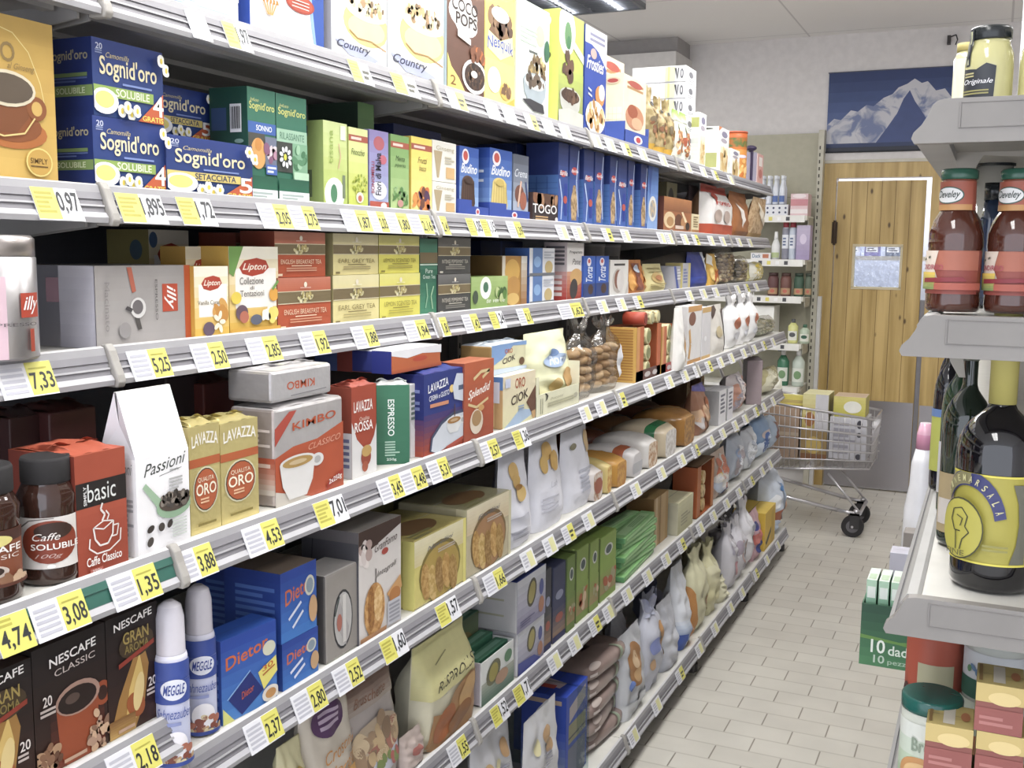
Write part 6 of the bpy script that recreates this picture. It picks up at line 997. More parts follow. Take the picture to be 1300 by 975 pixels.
# flat green packs piled like sticks
X = -1.02; zb = deckz('F')
ys, ye = y_at(786, X, zb), y_at(826, X, zb)
yA, yB = y_at(783, -1.0, zb), y_at(834, -1.0, zb); L_ = yB-yA
for k in range(14):
    row, q = k//2, k % 2; b = MB(); hh, ww = .019, .05
    b.box(-ww/2, -L_*.44, 0, ww/2, L_*.44, hh, ['#9ccf8a', '#8cc47c', '#abd99a'][k % 3], side='#5f9c62', front=['#86be78', '#7ab46e'][k % 2]); b.deco(lambda u, v, o: (-ww/2+ww*v, L_*.44-2*L_*.44*u, hh+o), [('r', .1, .2, .9, .8, '#b4dca4'), ('k', .2, .3, .8, .7, 3, '#7ab070')], 3)
    b.deco(lambda u, v, o: (ww/2+o, -L_*.44+.88*L_*u, v*hh), [('r', .05, .3, .95, .7, '#a8d896')], 3)
    put(b, 'green_stick_pack', 'pack', 'flat light green stick pack in the pile, %s layer from the bottom, %s one' % (['first', 'second', 'third', 'fourth', 'fifth', 'sixth', 'seventh'][row], ['rear', 'front'][q]), (-1.085+.058*q+.004*((k*5) % 3), (yA+yB)/2+.012*((k*7) % 3-1), zb+row*.0205), rot=(0, 0, .05*((k*5) % 3-1)), group='green stick packs', bevel=.004)
carton('F', 792, 822, 640, 'cardboard_box', 'box', 'dark brown open cardboard box behind the green stick packs', '#5f4c34', .12, side='#544430', top='#7a643f', F=[('g', 0, 0, 1, .4, '#6a5a44', '#5a4630')], sb=.16)
carton('F', 829, 847, 628, 'cardboard_box', 'box', 'tan vertical-striped cardboard box beside the cream box', '#b8925c', .1, side='#8a6232', F=[('r', .1, 0, .25, 1, '#cfb488'), ('r', .5, 0, .8, 1, '#c8a674'), ('r', .4, 0, .43, 1, '#7a5428')], sb=.06)
carton('F', 860, 879, 632, 'rusk_box', 'box', 'cream yellow box with bright lid on the sixth shelf', '#d4cfa4', .12, side='#c4c0a4', top='#efe9c0', F=[('g', 0, 0, 1, 1, '#c0bc90', '#dcd8b0'), ('k', .2, .2, .8, .6, 4, '#a8a484')], sb=.03)
pouch('F', 858, 872, 607, 'foil_bag', 'bag', 'grey foil bag standing behind the cream yellow box', '#9a98a0', .05, 'stand', seed=76, sb=.16)
X, y, z, w_, h_ = spot('F', 884, 905, 586, sb=.03); b = MB(); D_ = .1
b.box(-D_, -w_/2, 0, 0, w_/2, .003, '#b05a30'); b.box(-D_, -w_/2, 0, -.003, -w_/2+.003, h_, '#b4582c'); b.box(-D_, w_/2-.003, 0, -.003, w_/2, h_, '#b4582c'); b.box(-D_, -w_/2, 0, -D_+.003, w_/2, h_, '#5f3424'); b.box(-.003, -w_/2, 0, 0, -w_/2+w_*.2, h_, '#c06a34'); b.box(-.003, w_/2-w_*.14, 0, 0, w_/2, h_, '#c87840'); b.box(-D_, -w_/2, h_-.003, 0, w_/2, h_, '#8a6a4c')
put(b, 'display_box', 'box', 'orange window box of round rolls on the sixth shelf', (X, y, z))
for k in range(3):
    b = MB(); b.tube((-D_+.008, 0, 0), (-.008, 0, 0), .027, ['m:#d8b878,#b88c50,40', 'm:#e0c48c,#b09060,40', 'm:#c89a58,#e0c890,40'][k], 16)
    put(b, 'cake_roll', 'cake roll', 'golden roll in the orange window box of the sixth shelf, %s' % ['bottom', 'middle', 'top'][k], (X, y, z+.0035+.027+k*.0548), group='rolls in the orange window box')
pouch('F', 912, 928, 572, 'candy_bag', 'bag', 'colourful candy bag with red and yellow print on the sixth shelf', '#cfb8a8', .08, 'flat', F=[('n', .5, .5, .42, .4, 22, ['#d87858', '#e8c850', '#c8d0e0', '#b8705c', '#e8e4e0'], .14, 3), ('e', .5, .1, .2, .06, '#3c4a94')], seed=77)
pouch('F', 934, 948, 553, 'napkin_pack', 'pack', 'pale blue and white soft pack on the sixth shelf', '#c6cede', .1, 'pillow', F=[('n', .5, .5, .4, .4, 12, ['#e8ecf4', '#9ab0d4', '#b4a8b0'], .2, 4)], seed=78, wr=.008)
pouch('F', 951, 964, 545, 'napkin_pack', 'pack', 'clear and white soft pack beside the blue pack', '#d4d8e2', .1, 'pillow', F=[('n', .5, .5, .4, .4, 12, ['#e8ecf4', '#b8c0d0'], .2, 5)], seed=79, wr=.008)
pouch('F', 966, 982, 530, 'napkin_pack', 'pack', 'sky blue film pack near the end of the sixth shelf', '#86a4cc', .14, 'pillow', F=[('g', .0, .0, 1, .4, '#5c80c0', '#9cb8d8'), ('e', .5, .6, .3, .1, '#c8b8b4'), ('n', .5, .3, .4, .2, 8, ['#d8e4f4', '#4468b0'], .16, 6)], seed=80, wr=.006)
pouch('F', 983, 991, 530, 'napkin_pack', 'pack', 'clear pack with reddish stripe at the very end of the sixth shelf', '#a8b8cc', .12, 'pillow', F=[('p', [(.4, .9), (.7, .8), (.5, .3), (.3, .4)], '#8a5a4c')], seed=81, wr=.006)
# ================================================================ bottom shelf
def W(n, a_, c_, t, lb, col, dp=.1, F=(), st='flat', seed=1, cat='bag', sb=.03, wr=.008, **k): return pouch('G', a_, c_, t, n, cat, lb, col, dp, st, F=F, seed=seed, sb=sb, wr=wr, **k)
W('biscuit_bag', 618, 668, 902, 'white bag with tan biscuit shapes, left of the blue box on the bottom shelf', '#cfcfd4', .1, [('e', .3, .72, .08, .08, '#c8a878', .5), ('e', .72, .8, .12, .06, '#c0986c', -.5), ('t', 'Krumiri', .45, .58, .8, .7, '#8a8a9c', 'Li'), ('e', .5, .72, .1, .05, '#d8d0a0')], 'stand', 91)
W('biscuit_bag', 672, 716, 880, 'white bag with tan biscuit shapes, in front of the blue box on the bottom shelf', '#d2d2d6', .05, [('e', .6, .78, .14, .07, '#b8946c', -.4), ('e', .66, .68, .12, .05, '#c09a70'), ('t', 'Krumiri', .4, .54, .7, .66, '#8a8a9c', 'Li'), ('e', .3, .75, .1, .06, '#d8d0a0')], 'stand', 92, sb=.012, h=.33)
carton('G', 717, 744, 872, 'snack_carton', 'box', 'tall royal blue carton with silver side labels on the bottom shelf', '#3a52b0', .13, side='#2c48ac', top='#2c4cc4', F=[('p', [(.15, .85), (.9, .95), (.9, .8), (.15, .68)], '#b0a4a4'), ('r', .12, .45, .92, .66, '#8f8a68'), ('r', .12, .5, .92, .52, '#4a4a50'), ('r', .1, 0, .9, .4, '#6a6c80'), ('r', .0, 0, .1, 1, '#3450c0')], S=[('g', 0, 0, 1, .6, '#8f9aac', '#3c54b4'), ('r', .1, .9, .9, .95, '#b8a08c')], T=[('p', [(.3, .3), (.55, .25), (.65, .75), (.4, .8)], '#d0b8c4'), ('r', .25, .4, .4, .7, '#c84a44')], sb=.06)
carton('G', 684, 698, 885, 'snack_carton', 'box', 'royal blue carton in the shade behind the bag and the tall blue carton', '#4a68b8', .08, side='#24409c', top='#2440b0', F=[('g', 0, 0, 1, .8, '#9aa8c4', '#3c58b0'), ('r', .1, .84, .9, .92, '#8a7a6c')], sb=.2)
# lying film packs of sausages in a pile
X, y, z, w_, h_ = spot('G', 748, 795, 830, sb=.05)
hp = h_/5
for k in range(5):
    b = MB(); ww, dd = w_*1.0, .19; NS, NR = 26, 14
    def SP(a, t):
        f = lambda x, e: math.copysign(abs(x)**e, x)
        q = f(math.sin(t), .45); wv = 1+.05*math.sin(5*a+k)*math.sin(3*t+k*2)
        return (-dd/2+dd/2*q*f(math.cos(a), .5), ww/2*q*f(math.sin(a), .5), hp*.5+hp*.52*f(math.cos(t), .7)*wv)
    b.grid(lambda u, v: SP(2*math.pi*u, .02+3.10*v), NS, NR, 'g:#a08c85' if k % 2 else 'g:#957f78')
    b.deco(lambda u, v, o: tuple(c_+d_ for c_, d_ in zip(SP((u-.5)*1.6, .35+1.5*(1-v)), (.0015+o*2, 0, .0012+o*2))), [('e', .25, .6, .16, .22, '#b8a8a0'), ('p', [(.55, 0), (.63, 0), (.8, 1), (.72, 1)], '#8c9880'), ('r', .1, .1, .3, .2, '#c9bcb8')], 1, flat=False)
    put(b, 'sausage_pack', 'pack', 'pinkish brown vacuum pack in the pile on the bottom shelf, %s of five' % ['lowest', 'second lowest', 'middle', 'second highest', 'topmost'][k], (X-.005*(k % 2), y+.005*((k*5) % 3-1), z+k*hp*.985), rot=(0, 0, .06*((k*3) % 4-1.5)), group='pile of sausage packs')
b = MB(); b.box(-.35, 0, 0, 0, .004, .26, 'c:#e8f0f0,.12'); put(b, 'shelf_divider', 'divider', 'clear plastic divider beside the tall blue carton on the bottom shelf', (-.93, y_at(745.5, -.93, deckz('G'))+.002, deckz('G')))
W('bread_bag', 792, 806, 783, 'white bag with a blue patch above the sausage packs', '#d8d8de', .1, [('e', .4, .25, .25, .1, '#8c9cd0'), ('e', .3, .7, .12, .1, '#c8b088')], 'flat', 93, sb=.12)
W('pretzel_bag', 797, 822, 800, 'clear and white bag with a brown pretzel print, nearest of the pretzel bags', '#c4c6cc', .08, [('e', .45, .6, .26, .26, '#b07c4c'), ('e', .45, .66, .12, .1, '#d8b890'), ('e', .45, .48, .12, .08, '#c9a070'), ('g', 0, 0, 1, .2, '#d8dade', '#c8cace'), ('e', .2, .4, .1, .06, '#6a86d0')], 'flat', 94)
W('pretzel_bag', 824, 846, 758, 'pale blue and white bag with a gingerbread print', '#c8cad8', .09, [('e', .75, .6, .2, .08, '#c08a50'), ('e', .8, .44, .14, .14, '#b88048'), ('e', .95, .55, .08, .05, '#a87444'), ('e', .3, .5, .14, .1, '#8a96d4'), ('e', .25, .3, .1, .06, '#c8a078'), ('g', 0, .8, 1, 1, '#b4b8cc', '#8f94b8')], 'tie', 95)
W('flour_bag', 847, 866, 762, 'plain grey-white paper bag on the bottom shelf', '#c0c2cc', .1, [('g', 0, 0, 1, .5, '#b8bac6', '#c8cad2')], 'stand', 96)
W('rice_bag', 868, 882, 718, 'glossy white bag with blue and orange foot', '#dfe2ea', .12, [('g', 0, .1, 1, .4, '#9cb4dc', '#dfe2ea'), ('p', [(.5, 0), (1, 0), (1, .35), (.6, .3)], '#c88a50'), ('r', 0, 0, .3, .2, '#4460b4')], 'stand', 97)
W('pasta_bag', 884, 902, 695, 'cream bag with pointed top and a dark slit, tallest of the cream ones', '#d8d4ae', .1, [('l', [(.4, .4), (.42, .5)], .05, '#3c382c'), ('e', .7, .3, .1, .1, '#b88858'), ('p', [(0, 0), (.2, 0), (.1, .5), (0, .6)], '#c88a4c')], 'tie', 98)
W('pasta_bag', 903, 916, 690, 'cream gathered bag right behind the pointed cream bag', '#d4cfa4', .1, [('g', 0, .2, 1, .7, '#cfc898', '#dcd8b4')], 'tie', 99)
W('pasta_bag', 917, 927, 735, 'short cream bag against the rail, smallest of the cream ones', '#dcd8b6', .07, [], 'stand', 100)
W('sugar_bag', 929, 938, 665, 'white patterned bag with pink edge, first of the white cluster', '#cfccd4', .1, [('e', .6, .3, .3, .1, '#c8909a'), ('n', .5, .6, .4, .3, 10, ['#e8e6ee', '#a8a4b4'], .12, 1)], 'tie', 101)
W('sugar_bag', 938, 949, 655, 'white patterned bag, second of the white cluster', '#dcdae2', .1, [('n', .5, .5, .4, .3, 12, ['#f0eef4', '#b4a8b8', '#c8a49c'], .12, 2)], 'tie', 102)
W('sugar_bag', 949, 959, 632, 'tall bright white bag, third of the white cluster', '#e4e2e8', .12, [('n', .5, .5, .4, .3, 8, ['#f4f2f6', '#b0b4c4'], .12, 3)], 'tie', 103)
W('candy_bag', 959, 968, 648, 'red, white and blue bag beside the yellow box', '#c8a0a8', .08, [('e', .3, .7, .2, .1, '#4a4a90'), ('e', .5, .25, .35, .12, '#2c3c98'), ('r', 0, .35, 1, .55, '#d07068')], 'flat', 104)
carton('G', 970, 983, 645, 'tea_carton', 'box', 'bright yellow carton near the end of the bottom shelf', '#d9b03c', .16, side='#e0b840', top='#ecc854', F=[('p', [(.2, .1), (.9, .5), (.8, .6), (.1, .2)], '#4a3f1c'), ('r', .6, .0, .9, .9, '#c8a034')], sb=.03)
W('paper_roll_bag', 984, 993, 650, 'pale blue soft pack beyond the yellow carton', '#b4c2d8', .12, [], 'pillow', 105)
W('bread_bag', 985, 1003, 604, 'large clear blue-white bag with orange bread, bulging at the end of the shelf', '#c9d2e0', .2, [('e', .3, .3, .25, .14, '#b0603c'), ('e', .8, .4, .16, .12, '#cfa488'), ('e', .5, .8, .12, .06, '#4a80c0'), ('e', .2, .6, .16, .12, '#eef2f8'), ('r', .45, .1, .5, .9, '#a4b8d4')], 'pillow', 106, sb=.02, wr=.01)
rbox_white = None
# wall rack by the door
RY = 6.95
rk = empty('wall_rack', (-1.38, 7.1, 0)); tag(rk, 'beige wall rack with perforated upright beside the wooden door', 'shelving')
def rp(b, n): return b.build(n, rk, (1.38, -7.1, 0))
b = MB(); b.box(-1.9, 7.27, .1, -1.1, 7.295, 2.345, '#b3af98'); b.box(-1.9, 7.268, 1.93, -1.1, 7.27, 1.934, '#8f8b78'); rp(b, 'back_panel')
b = MB(); b.box(-1.10, 7.22, 0, -1.065, 7.30, 2.36, '#c4c0ae')
for k in range(44): b.box(-1.0995+.008, 7.2185, .3+k*.045, -1.0995+.016, 7.2205, .322+k*.045, 'd:#4a483e')
rp(b, 'upright')
b = MB(); b.box(-1.064, 7.25, 0, -1.04, 7.30, 1.28, '#dcdcdc'); rp(b, 'corner_strip')
for zt in (1.80, 1.52, 1.285, .98, .7, .4):
    b = MB(); b.box(-1.9, RY, zt-.03, -1.11, 7.26, zt, '#e6e4da'); b.box(-1.9, RY-.012, zt-.042, -1.12, RY, zt+.002, '#ecebe6')
    b.deco(lambda u, v, o: (-1.9+.78*u, RY-.012-o, zt-.04+.04*v), [('r', .5+.07*k, .2, .53+.07*k, .8, ['#e8dc6a', '#f8f8f8', '#55555a'][k % 3]) for k in range(6)], 10)
    rp(b, 'rack_shelf')
    b = MB(); b.extrude_y([(-.0, 0), (.001, 0)], 0, .1, ['#c4c0ae']) if 0 else b.box(-1.112, RY+.06, zt-.07, -1.106, 7.26, zt-.01, '#b3af9c'); rp(b, 'rack_bracket')
def rx(px, z, Y=RY+.06): return x_at(px, Y, z)
def rbox(px0, px1, py, zt, n, cat, lb, c, F=(), dp=.1, top=None):
    Y = RY+.03; x0, x1 = x_at(px0, Y, zt), x_at(px1, Y, zt); h = z_at(py, (x0+x1)/2, Y)-zt
    b = carton_mb(dp, x1-x0, h, c, F=F, top=top); return put(b, n, cat, lb, ((x0+x1)/2, Y+dp/2, zt+.0006), rot=(0, 0, -math.pi/2))
q = rbox(962, 1000, 260, 1.80, 'bottle_carton', 'carton', 'white dotted carton under six white bottles on the wall rack', '#e2e4ea', [('e', .12+.2*k, .3+.4*j, .035, .1, '#4a5070') for k in range(5) for j in (0, 1)], .16)
zc = z_at(260, -1.4, RY+.03)+.002
for k in range(4):
    for j in range(2):
        x = x_at(967+8.5*k, RY+.06, zc)
        vessel((x, RY+.065+.06*j, zc), 'milk_bottle', 'bottle', 'white plastic bottle standing on the dotted carton, %s in the %s row' % (['first', 'second', 'third', 'fourth'][k], ['front', 'rear'][j]), [(.018, 0, 'g:#d4dae8'), (.02, .01, 'g:#dfe4ee'), (.02, .10, 'g:#dfe4ee'), (.011, .14, 'g:#dfe4ee'), (.01, .16, 'g:#c8d0e0')], lid=[(.012, .158, '#e8ecf4'), (.012, .185, '#e8ecf4')], lidname='cap', group='white bottles on the rack', seg=14,
               lab=[('r', 0, 0, 1, 1, '#5a74b4')] if j == 0 and k in (2, 3) else None, a0=-1.57, span=1.8, v0=.1, v1=.35)
rbox(1003, 1025, 246, 1.80, 'tissue_pack', 'pack', 'pink and white pack at the right end of the upper rack shelf', '#e4c4c8', [('r', 0, .45, 1, .75, '#d08890'), ('e', .5, .9, .4, .1, '#f0e0e2'), ('r', 0, .1, 1, .3, '#f0e6e6')], .14)
rbox(953, 978, 321, 1.52, 'small_carton', 'carton', 'low white carton with blue and red print at the left of the middle rack shelf', '#e6e4e6', [('t', 'Duck', .08, .25, .5, .8, '#3a6a90', 'b'), ('r', .6, .2, .9, .8, '#c87858')], .1)
vessel((rx(984, 1.52), RY+.07, 1.5206), 'spray_bottle', 'bottle', 'white bottle with pointed cap on the middle rack shelf', [(.026, 0, 'g:#dfe2e0'), (.028, .02, 'g:#e8eae8'), (.028, .09, 'g:#e8eae8'), (.014, .13, 'g:#e8eae8')], lid=[(.014, .13, '#f2f2f2'), (.01, .18, '#f2f2f2')], lidname='cap', lab=[('r', 0, 0, 1, 1, '#b8c890')], a0=-1.57, span=2, v0=.1, v1=.35, seg=16)
for k, (px, lb) in enumerate(((996, 'left'), (1005, 'right'))):
    vessel((rx(px, 1.52), RY+.07, 1.5206), 'aerosol_can', 'can', 'silver-white aerosol can with red cap on the middle rack shelf, %s one' % lb, [(.022, 0, ['#9a9aa8', '#d0d8e4'][k]), (.023, .01, ['#8f90a0', '#c8d2e2'][k]), (.023, .2, '#c8ccd8'), (.017, .21, '#c8ccd8')], lid=[(.019, .205, '#b84450'), (.018, .25, '#b84450')], lidname='cap', lab=[('r', 0, .2, 1, .8, '#e8ecf4'), ('k', .2, .3, .8, .7, 3, '#6a7aa0')], a0=-1.57, span=2, seg=16, v0=.2, v1=.9)
rbox(1010, 1027, 286, 1.52, 'lilac_box', 'box', 'lilac box at the right end of the middle rack shelf', '#b4a4c8', [('g', 0, 0, 1, 1, '#a494bc', '#c4b8d4'), ('e', .5, .6, .25, .15, '#d8cce4')])
for k, (a_, c_, c, lb) in enumerate(((974, 988, '#6a4444', 'dark red jar'), (990, 1004, '#7a5048', 'reddish brown jar'), (1007, 1020, '#3f5c4a', 'dark green jar'), (1021, 1030, '#5c6a58', 'grey-green jar'))):
    x0, x1 = x_at(a_, RY+.06, 1.285), x_at(c_, RY+.06, 1.285); r = (x1-x0)/2
    vessel(((x0+x1)/2, RY+.065, 1.2856), 'jar', 'jar', lb+' on the lower rack shelf', [(r*.9, 0, c), (r, .01, c), (r, .11, c), (r*.8, .13, c)], lid=[(r*.85, .13, mixc(c, '#000000', .3)), (r*.85, .15, mixc(c, '#000000', .3))], lab=[('r', 0, 0, 1, 1, '#b8946c'), ('e', .5, .5, .2, .3, '#c86a58')], a0=-1.57, span=2, v0=.1, v1=.4, seg=16)
for k, (a_, c_, t, c, cl, lb) in enumerate(((983, 997, 446, '#5a6468', '#88909a', 'dark grey detergent bottle'), (999, 1012, 405, '#d8d888', '#5a5c60', 'yellow detergent bottle with dark round label'), (1014, 1027, 412, '#b8c8b0', '#3c6a54', 'green-white detergent bottle'))):
    Y = RY+.06; x0, x1 = x_at(a_, Y, .98), x_at(c_, Y, .98); r = (x1-x0)/2; H = min(.26, z_at(t, x0, Y)-.98)
    vessel(((x0+x1)/2, Y+.02, .9806), 'detergent_bottle', 'bottle', lb+' on the rack shelf at cart height', [(r*.9, 0, 'g:'+c), (r, .01, 'g:'+c), (r, H*.7, 'g:'+c), (r*.4, H*.85, 'g:'+c)], lid=[(r*.42, H*.84, cl), (r*.4, H, cl)], lidname='cap', lab=[('r', 0, 0, 1, 1, '#e4e6da'), ('e', .5, .6, .3, .25, cl)], a0=-1.57, span=2, v0=.15, v1=.6, seg=16)
for k, (a_, c_, c, lb) in enumerate(((985, 1000, '#3f7a5c', 'green bottle'), (1004, 1020, '#c4d0c4', 'pale green bottle'))):
    Y = RY+.06; x0, x1 = x_at(a_, Y, .7), x_at(c_, Y, .7); r = (x1-x0)/2
    vessel(((x0+x1)/2, Y+.02, .7006), 'detergent_bottle', 'bottle', lb+' on the rack shelf just above the cart', [(r*.9, 0, 'g:'+c), (r, .01, 'g:'+c), (r, .16, 'g:'+c), (r*.4, .2, 'g:'+c)], lid=[(r*.42, .2, '#e4e4e4'), (r*.4, .235, '#e4e4e4')], lidname='cap', lab=[('r', 0, 0, 1, 1, '#dfe4da'), ('e', .5, .5, .3, .3, '#7aa070')], a0=-1.57, span=2, v0=.15, v1=.6, seg=16)
# bright white carton on the rack end, above cart height
rbox(930, 1000, 386, 1.07-.09, 'white_carton', 'carton', 'large bright white carton on the rack behind the paper bags', '#f2f2ee', [('r', 0, .96, 1, 1, '#dedcd4')], .2) if 0 else None
rbox(932, 981, 388, .98, 'white_carton', 'carton', 'large bright white carton on the wall rack behind the paper bags', '#f6f6f2', [('r', 0, .96, 1, 1, '#dedcd4')], .2)
# ================================================================ shopping cart in the cross aisle
CY = 6.17
ct = empty('shopping_cart', (-.95, CY, 0)); tag(ct, 'chrome wire shopping cart full of boxes rolling in front of the wooden door', 'shopping cart')
CH = 's:#c4c2c6'
def cp(b, n): return b.build(n, ct, (.95, -CY, 0))
XA, XB = -1.36, -.545     # handle end, nose
def rim(x, top): 
    t = (x-XA)/(XB-XA); return (.76-.09*t) if top else (.33+.06*t)
def hw(x, z): return .25-.05*(x-XA)/(XB-XA)
b = MB()
for s in (-1, 1):
    b.tube((XA, CY+s*.255, rim(XA, 1)), (XB, CY+s*.20, rim(XB, 1)), .007, CH)
    b.tube((XA+.03, CY+s*.2, rim(XA, 0)), (XB-.02, CY+s*.16, rim(XB, 0)), .006, CH)
    for k in range(1, 6):
        f = k/6; b.tube((XA+.005, CY+s*(.25-.04*f), .76+(.33-.76)*f), (XB, CY+s*(.2-.03*f), .67+(.39-.67)*f), .0045 if k % 2 else .006, CH, 6)
    for k in range(28):
        t = k/27; x = XA+.02+(XB-XA-.03)*t; b.tube((x, CY+s*hw(x, 1), rim(x, 1)), (x, CY+s*(hw(x, 0)-.045), rim(x, 0)), .0022, CH, 5)
for k in range(11):
    f = -1+2*k/10; b.tube((XB, CY+f*.2, .67), (XB-.02, CY+f*.16, .39), .0025, CH, 5); b.tube((XA, CY+f*.25, .76), (XA+.03, CY+f*.2, .33), .0025, CH, 5)
    b.tube((XA+.03, CY+f*.2, .33), (XB-.02, CY+f*.16, .39), .0025, CH, 5)
for z_ in (.67, .6, .53, .46, .39): b.tube((XB-.02*(.67-z_)/.28, CY-.2+.04*(.67-z_)/.28, z_), (XB-.02*(.67-z_)/.28, CY+.2-.04*(.67-z_)/.28, z_), .005, CH, 6)
b.tube((XA, CY-.255, .76), (XA, CY+.255, .76), .007, CH)
for k in range(12): x = XA+.05+(XB-XA-.09)*k/11; b.tube((x, CY-.18, rim(x, 0)), (x, CY+.18, rim(x, 0)), .0025, CH, 5)
cp(b, 'wire_basket')
b = MB()
for s in (-1, 1):
    b.path([(XA+.02, CY+s*.22, .76), (XA+.06, CY+s*.22, .32), (XA+.12, CY+s*.22, .24), (-.72, CY+s*.17, .145), (-.60, CY+s*.16, .13)], .011, CH, 10)
    b.path([(XA+.1, CY+s*.22, .25), (XA+.04, CY+s*.23, .13)], .011, CH, 10)
    b.path([(-.78, CY+s*.16, .345), (-.60, CY+s*.16, .14)], .007, CH, 8)
b.tube((-.60, CY-.16, .135), (-.60, CY+.16, .135), .01, CH); b.tube((XA+.12, CY-.22, .24), (XA+.12, CY+.22, .24), .01, CH)
cp(b, 'chassis')
b = MB(); b.tube((XA-.06, CY-.26, .98), (XA-.06, CY+.26, .98), .015, '#b04a44', 14)
for s in (-1, 1): b.path([(XA-.06, CY+s*.25, .98), (XA, CY+s*.255, .85), (XA, CY+s*.255, .76)], .01, CH, 8)
cp(b, 'handle')
for x, s in ((-.62, -1), (-.62, 1), (XA+.05, -1), (XA+.05, 1)):
    y = CY+s*(.16 if x > -.8 else .23)
    b = MB(); b.tube((x, y, .13), (x, y, .155), .014, CH, 10); b.box(x-.03, y-.022, .05, x+.02, y-.018, .135, 'd:#3a383a'); b.box(x-.03, y+.018, .05, x+.02, y+.022, .135, 'd:#3a383a'); b.box(x-.03, y-.022, .125, x+.02, y+.022, .135, 'd:#3a383a')
    fk = cp(b, 'caster_fork')
    b = MB(); b.tube((x-.015, y-.016, .0605), (x-.015, y+.016, .0605), .06, 'd:#2c2a2c', 24); b.tube((x-.015, y-.0175, .0605), (x-.015, y+.0175, .0605), .034, 'd:#6a686c', 20); b.tube((x-.015, y-.026, .0605), (x-.015, y+.026, .0605), .007, CH, 8)
    b.build('wheel', fk)
def cbox(x0, x1, y0, y1, z0, z1, n, lb, c, top=None, F=(), rot=0, cat='box'):
    w, d, h = x1-x0, y1-y0, z1-z0; b = carton_mb(d, w, h, c, top=top, side=mixc(c, '#000000', .12), F=F)
    return put(b, n, cat, lb, ((x0+x1)/2, (y0+y1)/2, z0), rot=(0, 0, -math.pi/2+rot), bevel=.002)
PK = [('k', .1, .2, .9, .5, 3, '#b8a070')]
cbox(-1.16, -.955, CY-.13, CY+.12, .40, .70, 'cardboard_box', 'brown cardboard box in the left half of the cart', '#b0947c', top='#c4a88a', F=[('r', 0, .45, 1, .52, '#c8b49c')])
cbox(-.945, -.80, CY-.13, CY+.1, .41, .575, 'snack_carton', 'brown and yellow carton low in the middle of the cart', '#a88a54', F=[('e', .5, .5, .3, .3, '#d8b860'), ('r', 0, 0, 1, .2, '#8f5f3c')])
cbox(-.94, -.80, CY-.13, CY+.1, .577, .78, 'snack_carton', 'yellow carton with white lid, upper in the middle of the cart', '#d9cc84', top='#eee8b4', F=[('g', 0, 0, .5, 1, '#c8b060', '#e4dc9c'), ('r', .5, 0, 1, 1, '#d4d2d8'), ('e', .3, .3, .2, .2, '#b0703c')])
cbox(-.79, -.59, CY-.12, CY+.1, .425, .66, 'drink_carton', 'white carton with dark dots low at the nose of the cart', '#cfced6', F=[('e', .8, .85, .07, .1, '#4c4a54'), ('e', .8, .6, .06, .06, '#5c5a64'), ('e', .8, .08, .07, .07, '#4c4a54'), ('k', .1, .1, .7, .9, 6, '#a8a6b4')])
cbox(-.775, -.605, CY-.11, CY+.08, .662, .775, 'snack_carton', 'yellow and white carton lying on top at the nose of the cart', '#d4c860', top='#d8bc9c', F=[('g', 0, 0, 1, 1, '#c8c04c', '#e0d478'), ('e', .6, .5, .28, .3, '#efeee4')], rot=0)
b = carton_mb(.03, .25, .06, '#e0d468', top='#ece4a0', F=PK); put(b, 'long_carton', 'box', 'long yellow carton lying slanted on the brown box in the cart', (-1.05, CY-.05, .757), rot=(0, .0, -math.pi/2), bevel=.002).rotation_euler = (.0, 0, -math.pi/2)
bpy.data.objects[-1].name if 0 else None
for o_ in [o for o in bpy.data.objects if o.name.startswith('long_carton')]: o_.rotation_euler = (-.0, .0, -math.pi/2); o_.location.z = .702
pb = pouch_mb(.12, .14, .09, 'g:#eceada', 'pillow', (), .006, 5); put(pb, 'white_bag', 'bag', 'small white bag at the left end of the cart load', (-1.13, CY-.06, .703), rot=(0, 0, -math.pi/2))
